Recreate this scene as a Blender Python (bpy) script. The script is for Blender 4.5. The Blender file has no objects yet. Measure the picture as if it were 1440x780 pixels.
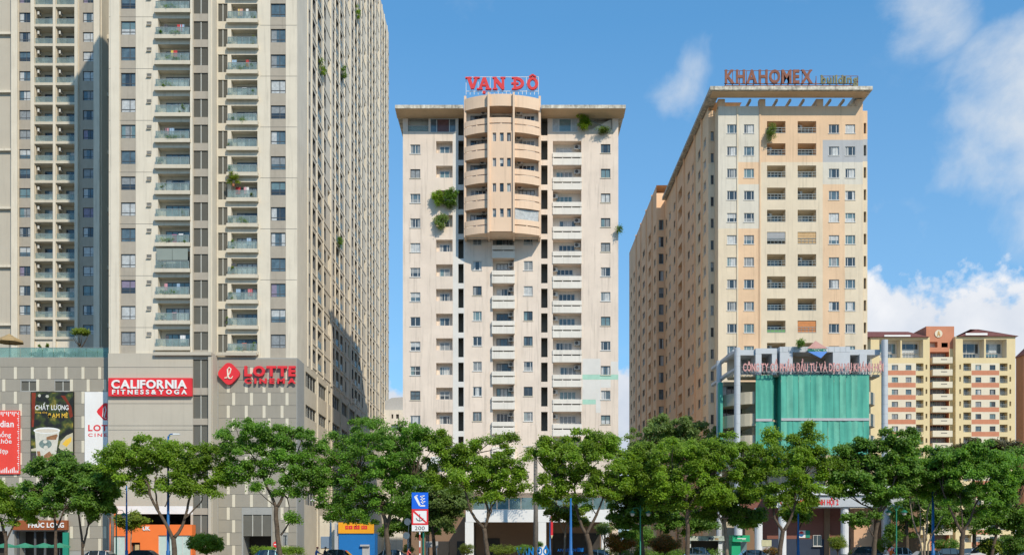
import bpy, math, random
import numpy as np
from mathutils import Vector
random.seed(7); rng = np.random.default_rng(11)
R = math.radians
sc = bpy.context.scene
COL = sc.collection
# ------------------------------------------------------------------ camera, sky, sun
cam_d = bpy.data.cameras.new('camera'); cam = bpy.data.objects.new('camera', cam_d); COL.objects.link(cam)
cam.location = (0, 0, 2.0); cam.rotation_euler = (R(90), 0, 0)
cam_d.sensor_width = 36; cam_d.lens = 35; cam_d.shift_y = (765-390)/1440.0
cam_d.clip_start = 0.5; cam_d.clip_end = 6000
sc.camera = cam
SUN = Vector((0.57, -1.0, 0.94)).normalized()
ELEV = math.asin(SUN.z)
sun_d = bpy.data.lights.new('sun', 'SUN'); sun = bpy.data.objects.new('sun', sun_d); COL.objects.link(sun)
sun_d.energy = 3.5; sun_d.angle = R(0.5); sun_d.color = (1.0, 0.885, 0.72)
sun.rotation_euler = SUN.to_track_quat('Z', 'Y').to_euler()
sc.view_settings.view_transform = 'Standard'; sc.view_settings.look = 'None'
sc.view_settings.exposure = 0.17; sc.view_settings.gamma = 1.0
world = bpy.data.worlds.new('World'); sc.world = world; world.use_nodes = True

def world_nodes():
    nt = world.node_tree; N = nt.nodes; L = nt.links
    for n in list(N): N.remove(n)
    out = N.new('ShaderNodeOutputWorld'); bg = N.new('ShaderNodeBackground'); L.new(bg.outputs[0], out.inputs[0])
    sky = N.new('ShaderNodeTexSky'); sky.sky_type = 'NISHITA'; sky.sun_disc = False
    sky.sun_elevation = ELEV; sky.sun_rotation = math.atan2(SUN.x, SUN.y)
    sky.air_density = 1.0; sky.dust_density = 0.6; sky.ozone_density = 1.6
    bg.inputs[1].default_value = 0.15
    def m(op, a, b=None, c=None, clamp=False):
        n = N.new('ShaderNodeMath'); n.operation = op; n.use_clamp = clamp
        for i, x in enumerate((a, b, c)):
            if x is None: continue
            if isinstance(x, (int, float)): n.inputs[i].default_value = x
            else: L.new(x, n.inputs[i])
        return n.outputs[0]
    tc = N.new('ShaderNodeTexCoord'); d = tc.outputs['Generated']
    sx = N.new('ShaderNodeSeparateXYZ'); L.new(d, sx.inputs[0])
    hl = m('SQRT', m('ADD', m('MULTIPLY', sx.outputs[0], sx.outputs[0]), m('MULTIPLY', sx.outputs[1], sx.outputs[1])))
    el = m('DIVIDE', sx.outputs[2], m('MAXIMUM', hl, 0.01))
    def noise(scale, det, rough, dist=0.0):
        n = N.new('ShaderNodeTexNoise'); n.inputs['Scale'].default_value = scale; n.inputs['Detail'].default_value = det
        n.inputs['Roughness'].default_value = rough; n.inputs['Distortion'].default_value = dist
        L.new(d, n.inputs['Vector']); return n.outputs[0]
    def spot(px, py, rad):            # soft patch of sky around a direction
        v = Vector(((px-720)/1400, 1, (765-py)/1400)).normalized()
        n = N.new('ShaderNodeVectorMath'); n.operation = 'DOT_PRODUCT'; n.inputs[1].default_value = v
        L.new(d, n.inputs[0])
        s = math.cos(rad)
        return m('SMOOTH_MIN', 1.0, m('MAXIMUM', m('DIVIDE', m('SUBTRACT', n.outputs['Value'], s), 1-s), 0.0), 0.1)
    fine = noise(9.0, 9, 0.6, 0.3); big = noise(2.4, 4, 0.5); puff = noise(20, 8, 0.55, 0.1)
    # high thin clouds: wisps scattered over the whole sky, thicker banks in a few directions
    gen = m('MULTIPLY', m('SUBTRACT', m('ADD', m('MULTIPLY', fine, 0.75), m('MULTIPLY', big, 0.35)), 0.63), 2.0, clamp=True)
    bank = None
    for (px, py, rad, a) in ((1470, 160, .10, 1.0), (1420, 110, .05, .65), (1400, 225, .065, .82), (1480, 260, .10, .62), (1310, 8, .055, .55), (972, 98, .030, .36), (956, 130, .034, .42), (944, 155, .038, .44), (926, 188, .042, .34), (905, 215, .04, .22), (992, 66, .020, .25),
                             (1235, 288, .020, .45), (1340, 320, .10, .30), (1365, 120, .05, .35), (845, 135, .012, .3), (1350, 200, .04, .35)):
        b = m('MULTIPLY', spot(px, py, rad), a); bank = b if bank is None else m('MAXIMUM', bank, b)
    wisp = m('MULTIPLY', m('SUBTRACT', m('ADD', m('MULTIPLY', fine, .72), m('MULTIPLY', puff, .28)), 0.36), 3.4, clamp=True)
    dens = m('MULTIPLY', m('SUBTRACT', m('ADD', bank, m('MULTIPLY', wisp, .75)), .62), 1.5, clamp=True)
    dens = m('MULTIPLY', dens, m('MINIMUM', m('MULTIPLY', bank, 3.0), 1.0))
    hi = m('MAXIMUM', m('MULTIPLY', gen, .5), m('MULTIPLY', dens, .82))
    veil = m('MULTIPLY', m('SUBTRACT', .52, el), .42, clamp=True)
    hi = m('MAXIMUM', hi, m('ADD', m('MULTIPLY', veil, m('ADD', .6, m('MULTIPLY', big, .8))), m('MULTIPLY', hi, .6)))
    # cumulus bank low over the horizon
    top = m('ADD', 0.125, m('MULTIPLY', big, 0.08))
    top = m('ADD', top, m('MULTIPLY', spot(1330, 430, .20), .088))
    top = m('ADD', top, m('MULTIPLY', m('SUBTRACT', puff, .5), .15))
    top = m('ADD', top, m('MULTIPLY', m('SUBTRACT', fine, .5), .09))
    cum = m('MULTIPLY', m('SUBTRACT', top, el), 60.0, clamp=True)
    lowfade = m('MULTIPLY', m('ADD', el, 0.02), 14.0, clamp=True)
    cum = m('MULTIPLY', cum, lowfade)
    gm = N.new('ShaderNodeGamma'); gm.inputs[1].default_value = .62; L.new(sky.outputs[0], gm.inputs[0])
    tint = N.new('ShaderNodeMix'); tint.data_type = 'RGBA'; tint.blend_type = 'MULTIPLY'; tint.inputs[0].default_value = 1
    L.new(gm.outputs[0], tint.inputs[6]); tint.inputs[7].default_value = SKYTINT
    def mixc(f, a, b):
        n = N.new('ShaderNodeMix'); n.data_type = 'RGBA'; L.new(f, n.inputs[0]); L.new(a, n.inputs[6])
        if isinstance(b, tuple): n.inputs[7].default_value = b
        else: L.new(b, n.inputs[7])
        return n.outputs[2]
    c1 = mixc(hi, tint.outputs[2], CLOUD_HI)
    ramp = N.new('ShaderNodeMix'); ramp.data_type = 'RGBA'
    shade = m('MULTIPLY', m('SUBTRACT', m('ADD', m('MULTIPLY', puff, .6), m('MULTIPLY', el, 2.2)), 0.45), 2.2, clamp=True)
    L.new(shade, ramp.inputs[0]); ramp.inputs[6].default_value = CLOUD_LO; ramp.inputs[7].default_value = CLOUD_TOP
    c2 = mixc(cum, c1, ramp.outputs[2])
    L.new(c2, bg.inputs[0])
SKYTINT = (0.60, 1.33, 1.90, 1)
CLOUD_HI = (4.4, 4.7, 5.0, 1); CLOUD_LO = (3.1, 3.6, 4.4, 1); CLOUD_TOP = (5.4, 5.5, 5.7, 1)
world_nodes()

# ------------------------------------------------------------------ mapping: photo measurements to metres
HZ = 765.0; F = 1400.0
def U(u, Y): return (u-720.0)*Y/F
def V(v, Y): return 2.0+(HZ-v)*Y/F

# ------------------------------------------------------------------ materials
MATS = {}
def mat(name, col, rough=0.8, var=0.06, scale=0.6, bump=0.0, bscale=20, streak=0.0, metal=0.0, spec=0.3, alpha=1.0, coat=0.0):
    if name in MATS: return MATS[name]
    m = bpy.data.materials.new(name); m.use_nodes = True; nt = m.node_tree; N = nt.nodes; L = nt.links
    b = N['Principled BSDF']; b.inputs['Roughness'].default_value = rough; b.inputs['Metallic'].default_value = metal
    b.inputs['Specular IOR Level'].default_value = spec; b.inputs['Coat Weight'].default_value = coat; b.inputs['Coat Roughness'].default_value = 0.03
    base = None
    if var or streak:
        geo = N.new('ShaderNodeNewGeometry')
        n1 = N.new('ShaderNodeTexNoise'); n1.inputs['Scale'].default_value = scale; n1.inputs['Detail'].default_value = 6; n1.inputs['Roughness'].default_value = .65
        L.new(geo.outputs['Position'], n1.inputs['Vector'])
        mr = N.new('ShaderNodeMapRange'); mr.inputs[1].default_value = .25; mr.inputs[2].default_value = .75
        mr.inputs[3].default_value = 1-var*1.6; mr.inputs[4].default_value = 1+var
        L.new(n1.outputs[0], mr.inputs[0])
        val = mr.outputs[0]
        if streak:
            mp = N.new('ShaderNodeMapping'); mp.inputs['Scale'].default_value = (2.2, 2.2, 0.10)
            L.new(geo.outputs['Position'], mp.inputs[0])
            n2 = N.new('ShaderNodeTexNoise'); n2.inputs['Scale'].default_value = 1.3; n2.inputs['Detail'].default_value = 5; n2.inputs['Roughness'].default_value = .7
            L.new(mp.outputs[0], n2.inputs['Vector'])
            m2 = N.new('ShaderNodeMapRange'); m2.inputs[1].default_value = .52; m2.inputs[2].default_value = .74
            m2.inputs[3].default_value = 1; m2.inputs[4].default_value = 1-streak
            L.new(n2.outputs[0], m2.inputs[0])
            mm = N.new('ShaderNodeMath'); mm.operation = 'MULTIPLY'; L.new(val, mm.inputs[0]); L.new(m2.outputs[0], mm.inputs[1]); val = mm.outputs[0]
        vm = N.new('ShaderNodeVectorMath'); vm.operation = 'SCALE'; vm.inputs[0].default_value = col[:3]; L.new(val, vm.inputs['Scale'])
        L.new(vm.outputs[0], b.inputs['Base Color'])
    else:
        b.inputs['Base Color'].default_value = (*col[:3], 1)
    if bump:
        geo = N.new('ShaderNodeNewGeometry')
        n3 = N.new('ShaderNodeTexNoise'); n3.inputs['Scale'].default_value = bscale; n3.inputs['Detail'].default_value = 4
        L.new(geo.outputs['Position'], n3.inputs['Vector'])
        bp = N.new('ShaderNodeBump'); bp.inputs['Strength'].default_value = bump; bp.inputs['Distance'].default_value = .03
        L.new(n3.outputs[0], bp.inputs['Height']); L.new(bp.outputs[0], b.inputs['Normal'])
    if alpha < 1:
        tr = N.new('ShaderNodeBsdfTransparent'); tr.inputs[0].default_value = (*[min(1, c*.6+.5) for c in col[:3]], 1)
        mx = N.new('ShaderNodeMixShader'); mx.inputs[0].default_value = alpha
        L.new(tr.outputs[0], mx.inputs[1]); L.new(b.outputs[0], mx.inputs[2]); L.new(mx.outputs[0], N['Material Output'].inputs[0])
    MATS[name] = m; return m

def leaf_mat(name, c1, c2, trans=0.35):
    m = bpy.data.materials.new(name); m.use_nodes = True; nt = m.node_tree; N = nt.nodes; L = nt.links
    b = N['Principled BSDF']; b.inputs['Roughness'].default_value = .48; b.inputs['Specular IOR Level'].default_value = .35
    geo = N.new('ShaderNodeNewGeometry')
    mx = N.new('ShaderNodeMix'); mx.data_type = 'RGBA'; L.new(geo.outputs['Random Per Island'], mx.inputs[0])
    mx.inputs[6].default_value = (*c1, 1); mx.inputs[7].default_value = (*c2, 1)
    n = N.new('ShaderNodeTexNoise'); n.inputs['Scale'].default_value = .45; n.inputs['Detail'].default_value = 3; L.new(geo.outputs['Position'], n.inputs['Vector'])
    mr = N.new('ShaderNodeMapRange'); mr.inputs[1].default_value = .3; mr.inputs[2].default_value = .7; mr.inputs[3].default_value = .62; mr.inputs[4].default_value = 1.3
    L.new(n.outputs[0], mr.inputs[0])
    vm = N.new('ShaderNodeVectorMath'); vm.operation = 'SCALE'; L.new(mx.outputs[2], vm.inputs[0]); L.new(mr.outputs[0], vm.inputs['Scale'])
    L.new(vm.outputs[0], b.inputs['Base Color'])
    t = N.new('ShaderNodeBsdfTranslucent')
    v2 = N.new('ShaderNodeVectorMath'); v2.operation = 'MULTIPLY'; v2.inputs[1].default_value = (1.5, 1.35, .4); L.new(vm.outputs[0], v2.inputs[0]); L.new(v2.outputs[0], t.inputs[0])
    ms = N.new('ShaderNodeMixShader'); ms.inputs[0].default_value = trans
    L.new(b.outputs[0], ms.inputs[1]); L.new(t.outputs[0], ms.inputs[2]); L.new(ms.outputs[0], N['Material Output'].inputs[0])
    return m

CREAM = mat('cream_render', (.69, .625, .51), .85, .06, .35, .15, 8, .22)
CREAM2 = mat('warm_slab_paint', (.60, .545, .44), .85, .06, .5, .1, 8, .12)
TANW = mat('tan_mosaic', (.40, .355, .29), .8, .06, 1.5, .2, 6, .14)
GREYB = mat('grey_blue_wall', (.34, .345, .33), .85, .05, .4, .1, 8, .12)
BEIGE = mat('beige_render', (.50, .455, .375), .85, .04, .25, .15, 6, .10)
CLAD = mat('grey_cladding', (.33, .305, .255), .75, .05, .5, .2, 10, .08)
STRIP = mat('pale_accent', (.66, .61, .49), .7, .04)
LOUV = mat('louvre_metal', (.17, .165, .14), .5, .05, metal=.0)
MULL = mat('pale_mullion', (.55, .55, .50), .5, .03)
FRAMED = mat('dark_window_frame', (.10, .105, .11), .45, .02)
FRAMEW = mat('white_window_frame', (.62, .62, .60), .5, .03)
GL_D = mat('glass_dark', (.035, .045, .055), .06, .3, 2.0, spec=.6, coat=.5)
GL_B = mat('glass_blue', (.10, .15, .18), .06, .35, 1.2, spec=.6, coat=.4)
GL_T = mat('glass_teal', (.15, .23, .24), .08, .25, 1.2, spec=.6, coat=.6)
CU_W = mat('curtain_white', (.50, .52, .52), .45, .22, 3, coat=.6)
CU_G = mat('curtain_grey', (.26, .28, .29), .5, .22, 3, coat=.5)
CU_L = mat('curtain_lilac', (.25, .21, .30), .5, .2, 3, coat=.5)
CU_B = mat('curtain_brown', (.24, .16, .11), .55, .2, 3, coat=.4)
RAILG = mat('railing_glass', (.42, .52, .51), .10, .2, 1.0, spec=.5, alpha=.30)
TERRG = mat('terrace_glass', (.30, .52, .49), .08, .25, .5, spec=.7, alpha=.36)
RAILM = mat('railing_metal', (.28, .33, .34), .4, .03)
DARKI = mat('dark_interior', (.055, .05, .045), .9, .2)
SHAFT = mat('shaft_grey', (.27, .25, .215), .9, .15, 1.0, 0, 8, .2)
ACW = mat('ac_white', (.60, .59, .55), .5, .08, 4)
ACD = mat('ac_grille', (.10, .10, .10), .6, .05)
VD = mat('vando_peach', (.74, .63, .53), .88, .08, .30, .12, 6, .30)
VDO = mat('vando_orange', (.75, .555, .40), .88, .06, .30, .12, 6, .16)
VDW = mat('vando_white', (.74, .70, .63), .85, .06, .5, .1, 6, .20)
VDG = mat('vando_patch_grey', (.68, .66, .62), .88, .06, .6)
MINT = mat('mint_patch', (.38, .62, .50), .88, .10, 1.5)
ROOFW = mat('weathered_fascia', (.60, .56, .47), .9, .45, 1.6, .2, 6, .65)
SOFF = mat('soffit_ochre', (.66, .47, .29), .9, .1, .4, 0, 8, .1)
KC = mat('kha_cream', (.70, .60, .45), .88, .07, .35, .15, 5, .22)
KW = mat('kha_offwhite', (.65, .61, .52), .88, .08, .35, .15, 5, .24)
KO = mat('kha_orange', (.73, .52, .34), .88, .07, .35, .15, 5, .20)
KG = mat('kha_grey', (.43, .44, .45), .88, .06, .35, .1, 5, .12)
KS = mat('kha_side_lifted_orange', (.90, .58, .35), .9, .07, .3, .15, 5, .14)  # side wall orange, brightened to make up for weak fill light
KS2 = mat('kha_side_sand', (.80, .62, .42), .9, .07, .3, .15, 5, .14)
PANEL = mat('aluminium_panel', (.50, .53, .56), .45, .05, 1.0, spec=.5)
NET = None
PINK = mat('faded_red_letter', (.62, .33, .31), .6, .10, 2)
RED = mat('red_sign', (.72, .035, .045), .45, .04)
REDV = mat('red_letter', (.66, .045, .05), .5, .08, 3)
RUST = mat('rust_letter', (.26, .11, .075), .8, .30, 1.6, .2, 12)
RUSTG = mat('green_rust_letter', (.22, .22, .13), .8, .40, 2.0)
WHITE = mat('white_paint', (.80, .80, .79), .5, .04)
WSTEEL = mat('white_steel', (.70, .72, .74), .5, .06)
BLUEP = mat('blue_pole_paint', (.02, .13, .36), .45, .08, 3)
GREENP = mat('green_pole_paint', (.02, .20, .13), .45, .08, 3)
GALV = mat('galvanised_steel', (.45, .46, .47), .45, .08, 3)
ORANGE = mat('orange_shop', (.86, .20, .045), .55, .04, .6)
YEL = mat('yellow_render', (.70, .58, .34), .88, .05, .3, .1, 5, .10)
YCR = mat('pale_cream_render', (.70, .64, .50), .88, .05, .3, .1, 5, .08)
BRK = mat('brick_red_render', (.55, .235, .14), .88, .08, .5, .1, 5, .12)
RTILE = mat('dark_red_tiles', (.20, .075, .06), .85, .15, 1.5)
BROWN = mat('brown_wall', (.26, .165, .105), .85, .08, .4)
BRICKW = mat('maroon_wall', (.24, .10, .075), .85, .08, .5)
NAVY = mat('navy_base', (.035, .05, .085), .5, .1)
BARK = mat('bark', (.115, .085, .060), .95, .30, 4, .6, 14)
BARKP = mat('pale_bark', (.26, .21, .16), .95, .25, 4, .5, 14)
ASPH = mat('asphalt', (.055, .055, .055), .9, .15, 2, .3, 30)
PAVE = mat('pavement_concrete', (.30, .28, .25), .9, .12, 1, .2, 12)
GROUNDM = mat('ground_pale_paving', (.30, .27, .22), .95, .25, .2)  # pale paving tone, raised to bounce more light onto the walls
WATER = mat('canal_water', (.05, .06, .045), .12, .1, .3, .3, 2, spec=.5)
TYRE = mat('tyre_rubber', (.02, .02, .02), .9, .05)
BLACKM = mat('black_board', (.02, .018, .016), .5, .2, .8)
TEAL = mat('teal_cloth', (.02, .26, .18), .7, .08)
CANV = mat('umbrella_canvas', (.42, .30, .15), .85, .08)
TAIL = mat('tail_red', (.5, .02, .02), .3, 0)
SKIN = mat('skin', (.42, .25, .17), .6, .03)
LEAF = leaf_mat('leaf_green', (.125, .235, .020), (.270, .420, .038), .50)
LEAF_W = leaf_mat('leaf_warm_green', (.125, .240, .020), (.285, .430, .040), .50)
LEAF_C = leaf_mat('leaf_fresh_green', (.095, .225, .028), (.215, .400, .050), .50)
LEAFD = leaf_mat('leaf_dark_green', (.085, .190, .026), (.185, .330, .046), .46)
LEAFO = leaf_mat('leaf_olive', (.120, .205, .055), (.230, .330, .095), .46)
LEAFB = leaf_mat('leaf_bronze', (.085, .085, .030), (.145, .120, .045), .3)
LEAFY = leaf_mat('leaf_lime', (.10, .17, .014), (.23, .28, .030), .35)
CROT = leaf_mat('leaf_croton', (.06, .13, .012), (.42, .13, .02), .3)

# ------------------------------------------------------------------ mesh helpers
class MB:
    def __init__(s): s.v = []; s.f = []; s.m = []; s.mats = []
    def mi(s, m):
        if m not in s.mats: s.mats.append(m)
        return s.mats.index(m)
    def face(s, pts, m):
        n = len(s.v); s.v += [tuple(p) for p in pts]; s.f.append(tuple(range(n, n+len(pts)))); s.m.append(s.mi(m))
    def box(s, x0, x1, y0, y1, z0, z1, m):
        n = len(s.v); i = s.mi(m)
        s.v += [(x0,y0,z0),(x1,y0,z0),(x1,y1,z0),(x0,y1,z0),(x0,y0,z1),(x1,y0,z1),(x1,y1,z1),(x0,y1,z1)]
        for f in ((0,3,2,1),(4,5,6,7),(0,1,5,4),(1,2,6,5),(2,3,7,6),(3,0,4,7)):
            s.f.append(tuple(n+k for k in f)); s.m.append(i)
    def tube(s, pts, rad, m, seg=8, cap=True):
        pts = [Vector(p) for p in pts]; i = s.mi(m); rings = []
        if isinstance(rad, (int, float)): rad = [rad]*len(pts)
        for k, p in enumerate(pts):
            d = (pts[min(k+1, len(pts)-1)]-pts[max(k-1, 0)]).normalized()
            a = d.cross(Vector((0, 1, 0)) if abs(d.y) < .9 else Vector((1, 0, 0))).normalized(); b = d.cross(a)
            n = len(s.v); rings.append(n)
            for q in range(seg):
                t = 2*math.pi*q/seg; s.v.append(tuple(p+(a*math.cos(t)+b*math.sin(t))*rad[k]))
        for k in range(len(pts)-1):
            for q in range(seg):
                s.f.append((rings[k]+q, rings[k]+(q+1) % seg, rings[k+1]+(q+1) % seg, rings[k+1]+q)); s.m.append(i)
        if cap:
            s.f.append(tuple(rings[0]+q for q in range(seg))[::-1]); s.m.append(i)
            s.f.append(tuple(rings[-1]+q for q in range(seg))); s.m.append(i)
    def prism(s, poly, y0, y1, m, axis='y'):       # polygon of (x,z) given depth y0..y1 (or axis z: (x,y) with z0..z1, axis x: (y,z))
        n = len(s.v); k = len(poly); i = s.mi(m)
        P = {'y': lambda a, b, c: (a, c, b), 'z': lambda a, b, c: (a, b, c), 'x': lambda a, b, c: (c, a, b)}[axis]
        for (a, b) in poly: s.v.append(P(a, b, y0))
        for (a, b) in poly: s.v.append(P(a, b, y1))
        s.f.append(tuple(range(n, n+k))); s.m.append(i)
        s.f.append(tuple(range(n+k, n+2*k))[::-1]); s.m.append(i)
        for q in range(k):
            s.f.append((n+q, n+k+q, n+k+(q+1) % k, n+(q+1) % k)); s.m.append(i)
    def mesh(s, name, smooth=False):
        me = bpy.data.meshes.new(name); me.from_pydata(s.v, [], s.f)
        for m in s.mats: me.materials.append(m)
        me.polygons.foreach_set('material_index', s.m)
        if smooth: me.polygons.foreach_set('use_smooth', [True]*len(s.f))
        me.update(); return me

def tag(o, label=None, cat=None, group=None, kind=None):
    if label: o['label'] = label
    if cat: o['category'] = cat
    if group: o['group'] = group
    if kind: o['kind'] = kind
    return o
def thing(name, label, cat, loc=(0, 0, 0), group=None, rz=0):
    o = bpy.data.objects.new(name, None); o.location = loc; o.rotation_euler = (0, 0, rz); o.empty_display_size = .5
    COL.objects.link(o); return tag(o, label, cat, group)
def part(name, me, parent=None, loc=None, rz=0, smooth=False):
    """loc None: mesh is in world metres and is shifted onto the (unrotated) thing; else loc is a world point"""
    if isinstance(me, MB): me = me.mesh(name, smooth)
    o = bpy.data.objects.new(name, me); COL.objects.link(o)
    base = Vector(parent.location) if parent else Vector((0, 0, 0))
    o.location = (Vector(loc) if loc is not None else Vector((0, 0, 0)))-base
    o.rotation_euler = (0, 0, rz)
    if parent: o.parent = parent
    return o
def sub(name, me, parent, loc=(0, 0, 0), rz=0):
    if isinstance(me, MB): me = me.mesh(name)
    o = bpy.data.objects.new(name, me); COL.objects.link(o); o.location = loc; o.rotation_euler = (0, 0, rz); o.parent = parent
    return o
def struct(name, mb):
    return tag(part(name, mb), kind='structure')

class Fac:
    """a wall plane: s runs to the right as seen from outside, d is depth inward"""
    def __init__(s, ox, oy, dx, dy): s.o = Vector((ox, oy, 0)); s.d = Vector((dx, dy, 0)); s.n = Vector((dy, -dx, 0)); s.rz = math.atan2(dy, dx)
    def P(s, a, z, d=0.0):
        p = s.o+s.d*a-s.n*d; return (p.x, p.y, z)
def front(Y): return Fac(0, Y, 1, 0)

def wall(mb, F_, s0, s1, z0, z1, ops, base, zones=()):
    """wall skin with real recessed openings. ops: (a,b,c,d,depth,backmat,revealmat); zones: (a,b,c,d,mat)"""
    S = {s0, s1}; Z = {z0, z1}
    for o in ops:
        S.update((max(s0, o[0]), min(s1, o[1]))); Z.update((max(z0, o[2]), min(z1, o[3])))
    for o in zones:
        S.update(min(max(x, s0), s1) for x in o[:2]); Z.update(min(max(x, z0), z1) for x in o[2:4])
    def uq(a):
        a = sorted(a); r = [a[0]]
        for x in a[1:]:
            if x-r[-1] > 1e-4: r.append(x)
        return r
    S = uq(S); Z = uq(Z)
    def zone(a, z):
        m = base
        for o in zones:
            if o[0] < a < o[1] and o[2] < z < o[3]: m = o[4]
        return m
    for i in range(len(S)-1):
        a = (S[i]+S[i+1])/2; run = None
        oo = [o for o in ops if o[0] < a < o[1]]
        for j in range(len(Z)-1):
            z = (Z[j]+Z[j+1])/2
            if any(o[2] < z < o[3] for o in oo):
                m = None
            else: m = zone(a, z)
            if run and run[1] is m: continue
            if run and run[1] is not None:
                mb.face([F_.P(S[i], run[0]), F_.P(S[i+1], run[0]), F_.P(S[i+1], Z[j]), F_.P(S[i], Z[j])], run[1])
            run = (Z[j], m)
        if run and run[1] is not None:
            mb.face([F_.P(S[i], run[0]), F_.P(S[i+1], run[0]), F_.P(S[i+1], Z[-1]), F_.P(S[i], Z[-1])], run[1])
    for o in ops:
        a, b, c, d, dp, bm, rm = o
        m = rm or zone((a+b)/2, d+.05)
        P = F_.P
        mb.face([P(a, c), P(a, d), P(a, d, dp), P(a, c, dp)], m)
        mb.face([P(b, c), P(b, c, dp), P(b, d, dp), P(b, d)], m)
        mb.face([P(a, c), P(a, c, dp), P(b, c, dp), P(b, c)], m)
        mb.face([P(a, d), P(b, d), P(b, d, dp), P(a, d, dp)], m)
        if bm: mb.face([P(a, c, dp), P(a, d, dp), P(b, d, dp), P(b, c, dp)], bm)

def shell(mb, x0, x1, y0, y1, z0, z1, m, skip='f'):
    """body behind the facades: f front, b back, l left, r right, t top"""
    P = {'b': [(x1,y1,z0),(x0,y1,z0),(x0,y1,z1),(x1,y1,z1)], 'f': [(x0,y0,z0),(x1,y0,z0),(x1,y0,z1),(x0,y0,z1)],
         'l': [(x0,y1,z0),(x0,y0,z0),(x0,y0,z1),(x0,y1,z1)], 'r': [(x1,y0,z0),(x1,y1,z0),(x1,y1,z1),(x1,y0,z1)],
         't': [(x0,y0,z1),(x1,y0,z1),(x1,y1,z1),(x0,y1,z1)]}
    for k in P:
        if k not in skip: mb.face(P[k], m)

# ------------------------------------------------------------------ windows
CACHE = {}
GLASSES = {'tower': (GL_B, GL_T, CU_W, CU_G, CU_W, CU_W, CU_W, CU_G, CU_L), 'vd': (GL_B, GL_D, GL_T, CU_G, CU_G, CU_W, GL_D, CU_W),
           'kh': (GL_D, GL_B, CU_W, CU_G, GL_T, GL_D), 'far': (GL_D, GL_B, GL_T, CU_G)}
def frame_mesh(w, h, style, fm):
    key = ('fr', round(w, 2), round(h, 2), style, fm.name)
    if key in CACHE: return CACHE[key]
    mb = MB(); t = .07 if w > 1.0 else .05; a, b = -w/2, w/2
    mb.box(a, b, 0, .09, 0, t, fm); mb.box(a, b, 0, .09, h-t, h, fm); mb.box(a, a+t, .002, .088, t, h-t, fm); mb.box(b-t, b, .002, .088, t, h-t, fm)
    if style == 'tower':      # one fixed light, a narrow casement, a low transom
        x = a+w*.60; mb.box(x-t/2, x+t/2, .004, .086, t, h-t, fm)
        z = h*.24; mb.box(a+t, x-t/2, .006, .084, z-t/2, z+t/2, fm); mb.box(x+t/2, b-t, .006, .084, z-t/2, z+t/2, fm)
    elif style == 'two': mb.box(-t/2, t/2, .004, .086, t, h-t, fm)
    elif style == 'three':
        for x in (a+w*.25, a+w*.75): mb.box(x-t/2, x+t/2, .004, .086, t, h-t, fm)
    elif style == 'four':
        for q in (.25, .5, .75): mb.box(a+w*q-t/2, a+w*q+t/2, .004, .086, t, h-t, fm)
    elif style == 'grid':
        mb.box(-t/2, t/2, .004, .086, t, h-t, fm); mb.box(a+t, -t/2, .006, .084, h*.5, h*.5+t, fm); mb.box(t/2, b-t, .006, .084, h*.5, h*.5+t, fm)
    if style in ('two', 'three', 'grid') and h > 1: mb.box(a-.08, b+.08, -.20, -.001, -.09, -.002, fm if fm is FRAMEW else CREAM2)
    CACHE[key] = mb.mesh('window'); return CACHE[key]
def pane_mesh(w, h, variant, m1, m2):
    key = ('pn', round(w, 2), round(h, 2), variant, m1.name, m2.name)
    if key in CACHE: return CACHE[key]
    mb = MB(); a, b = -w/2, w/2
    def q(x0, x1, z0, z1, m): mb.face([(x0, .05, z0), (x1, .05, z0), (x1, .05, z1), (x0, .05, z1)], m)
    if variant == 0: q(a, b, 0, h, m1)
    elif variant == 1: x = a+w*.38; q(a, x, 0, h, m1); q(x, b, 0, h, m2)
    elif variant == 2: q(a, a+w*.28, 0, h, m1); q(a+w*.28, b-w*.28, 0, h, m2); q(b-w*.28, b, 0, h, m1)
    elif variant == 3: q(a, b, 0, h*.45, m2); q(a, b, h*.45, h, m1)
    CACHE[key] = mb.mesh('pane'); return CACHE[key]
def window(root, F_, s, z, w, h, style='tower', fm=None, fam='tower', depth=.12, name='window'):
    fm = fm or FRAMED
    o = part(name, frame_mesh(w, h, style, fm), root, F_.P(s, z, depth), F_.rz)
    g = GLASSES[fam]; m1 = random.choice(g); m2 = random.choice((GL_D, GL_B)) if m1 in (CU_W, CU_G, CU_L, CU_B) else random.choice((GL_D, CU_W, CU_G))
    sub('pane', pane_mesh(w, h, random.choice((0, 0, 1, 2, 3, 1)), m1, m2), o)
    return o
def louvre_mesh(w, h, mull=1, lm=None):
    key = ('lv', round(w, 2), round(h, 2), mull)
    if key in CACHE: return CACHE[key]
    mb = MB(); a, b = -w/2, w/2; lm = lm or LOUV; n = max(6, int(h/.12))
    mb.face([(a, .14, 0), (b, .14, 0), (b, .14, h), (a, .14, h)], SHAFT)
    for k in range(n):
        z = h*(k+.5)/n; mb.face([(a, .0, z-.055), (b, .0, z-.055), (b, .06, z+.055), (a, .06, z+.055)], lm)
    for q in range(mull):
        x = a+w*(q+1)/(mull+1); mb.box(x-.045, x+.045, -.03, .02, 0, h, MULL)
    CACHE[key] = mb.mesh('louvre_panel'); return CACHE[key]
def ac_mesh():
    if 'ac' in CACHE: return CACHE['ac']
    mb = MB(); mb.box(-.4, .4, -.15, .15, 0, .55, ACW)
    n = 12; mb.prism([(-.1+.22*math.cos(t*2*math.pi/n), .28+.22*math.sin(t*2*math.pi/n)) for t in range(n)], -.17, -.151, ACD)
    mb.box(-.3, -.24, -.1, .15, -.08, 0, ACD); mb.box(.24, .3, -.1, .15, -.08, 0, ACD)
    CACHE['ac'] = mb.mesh('air_conditioner'); return CACHE['ac']

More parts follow.
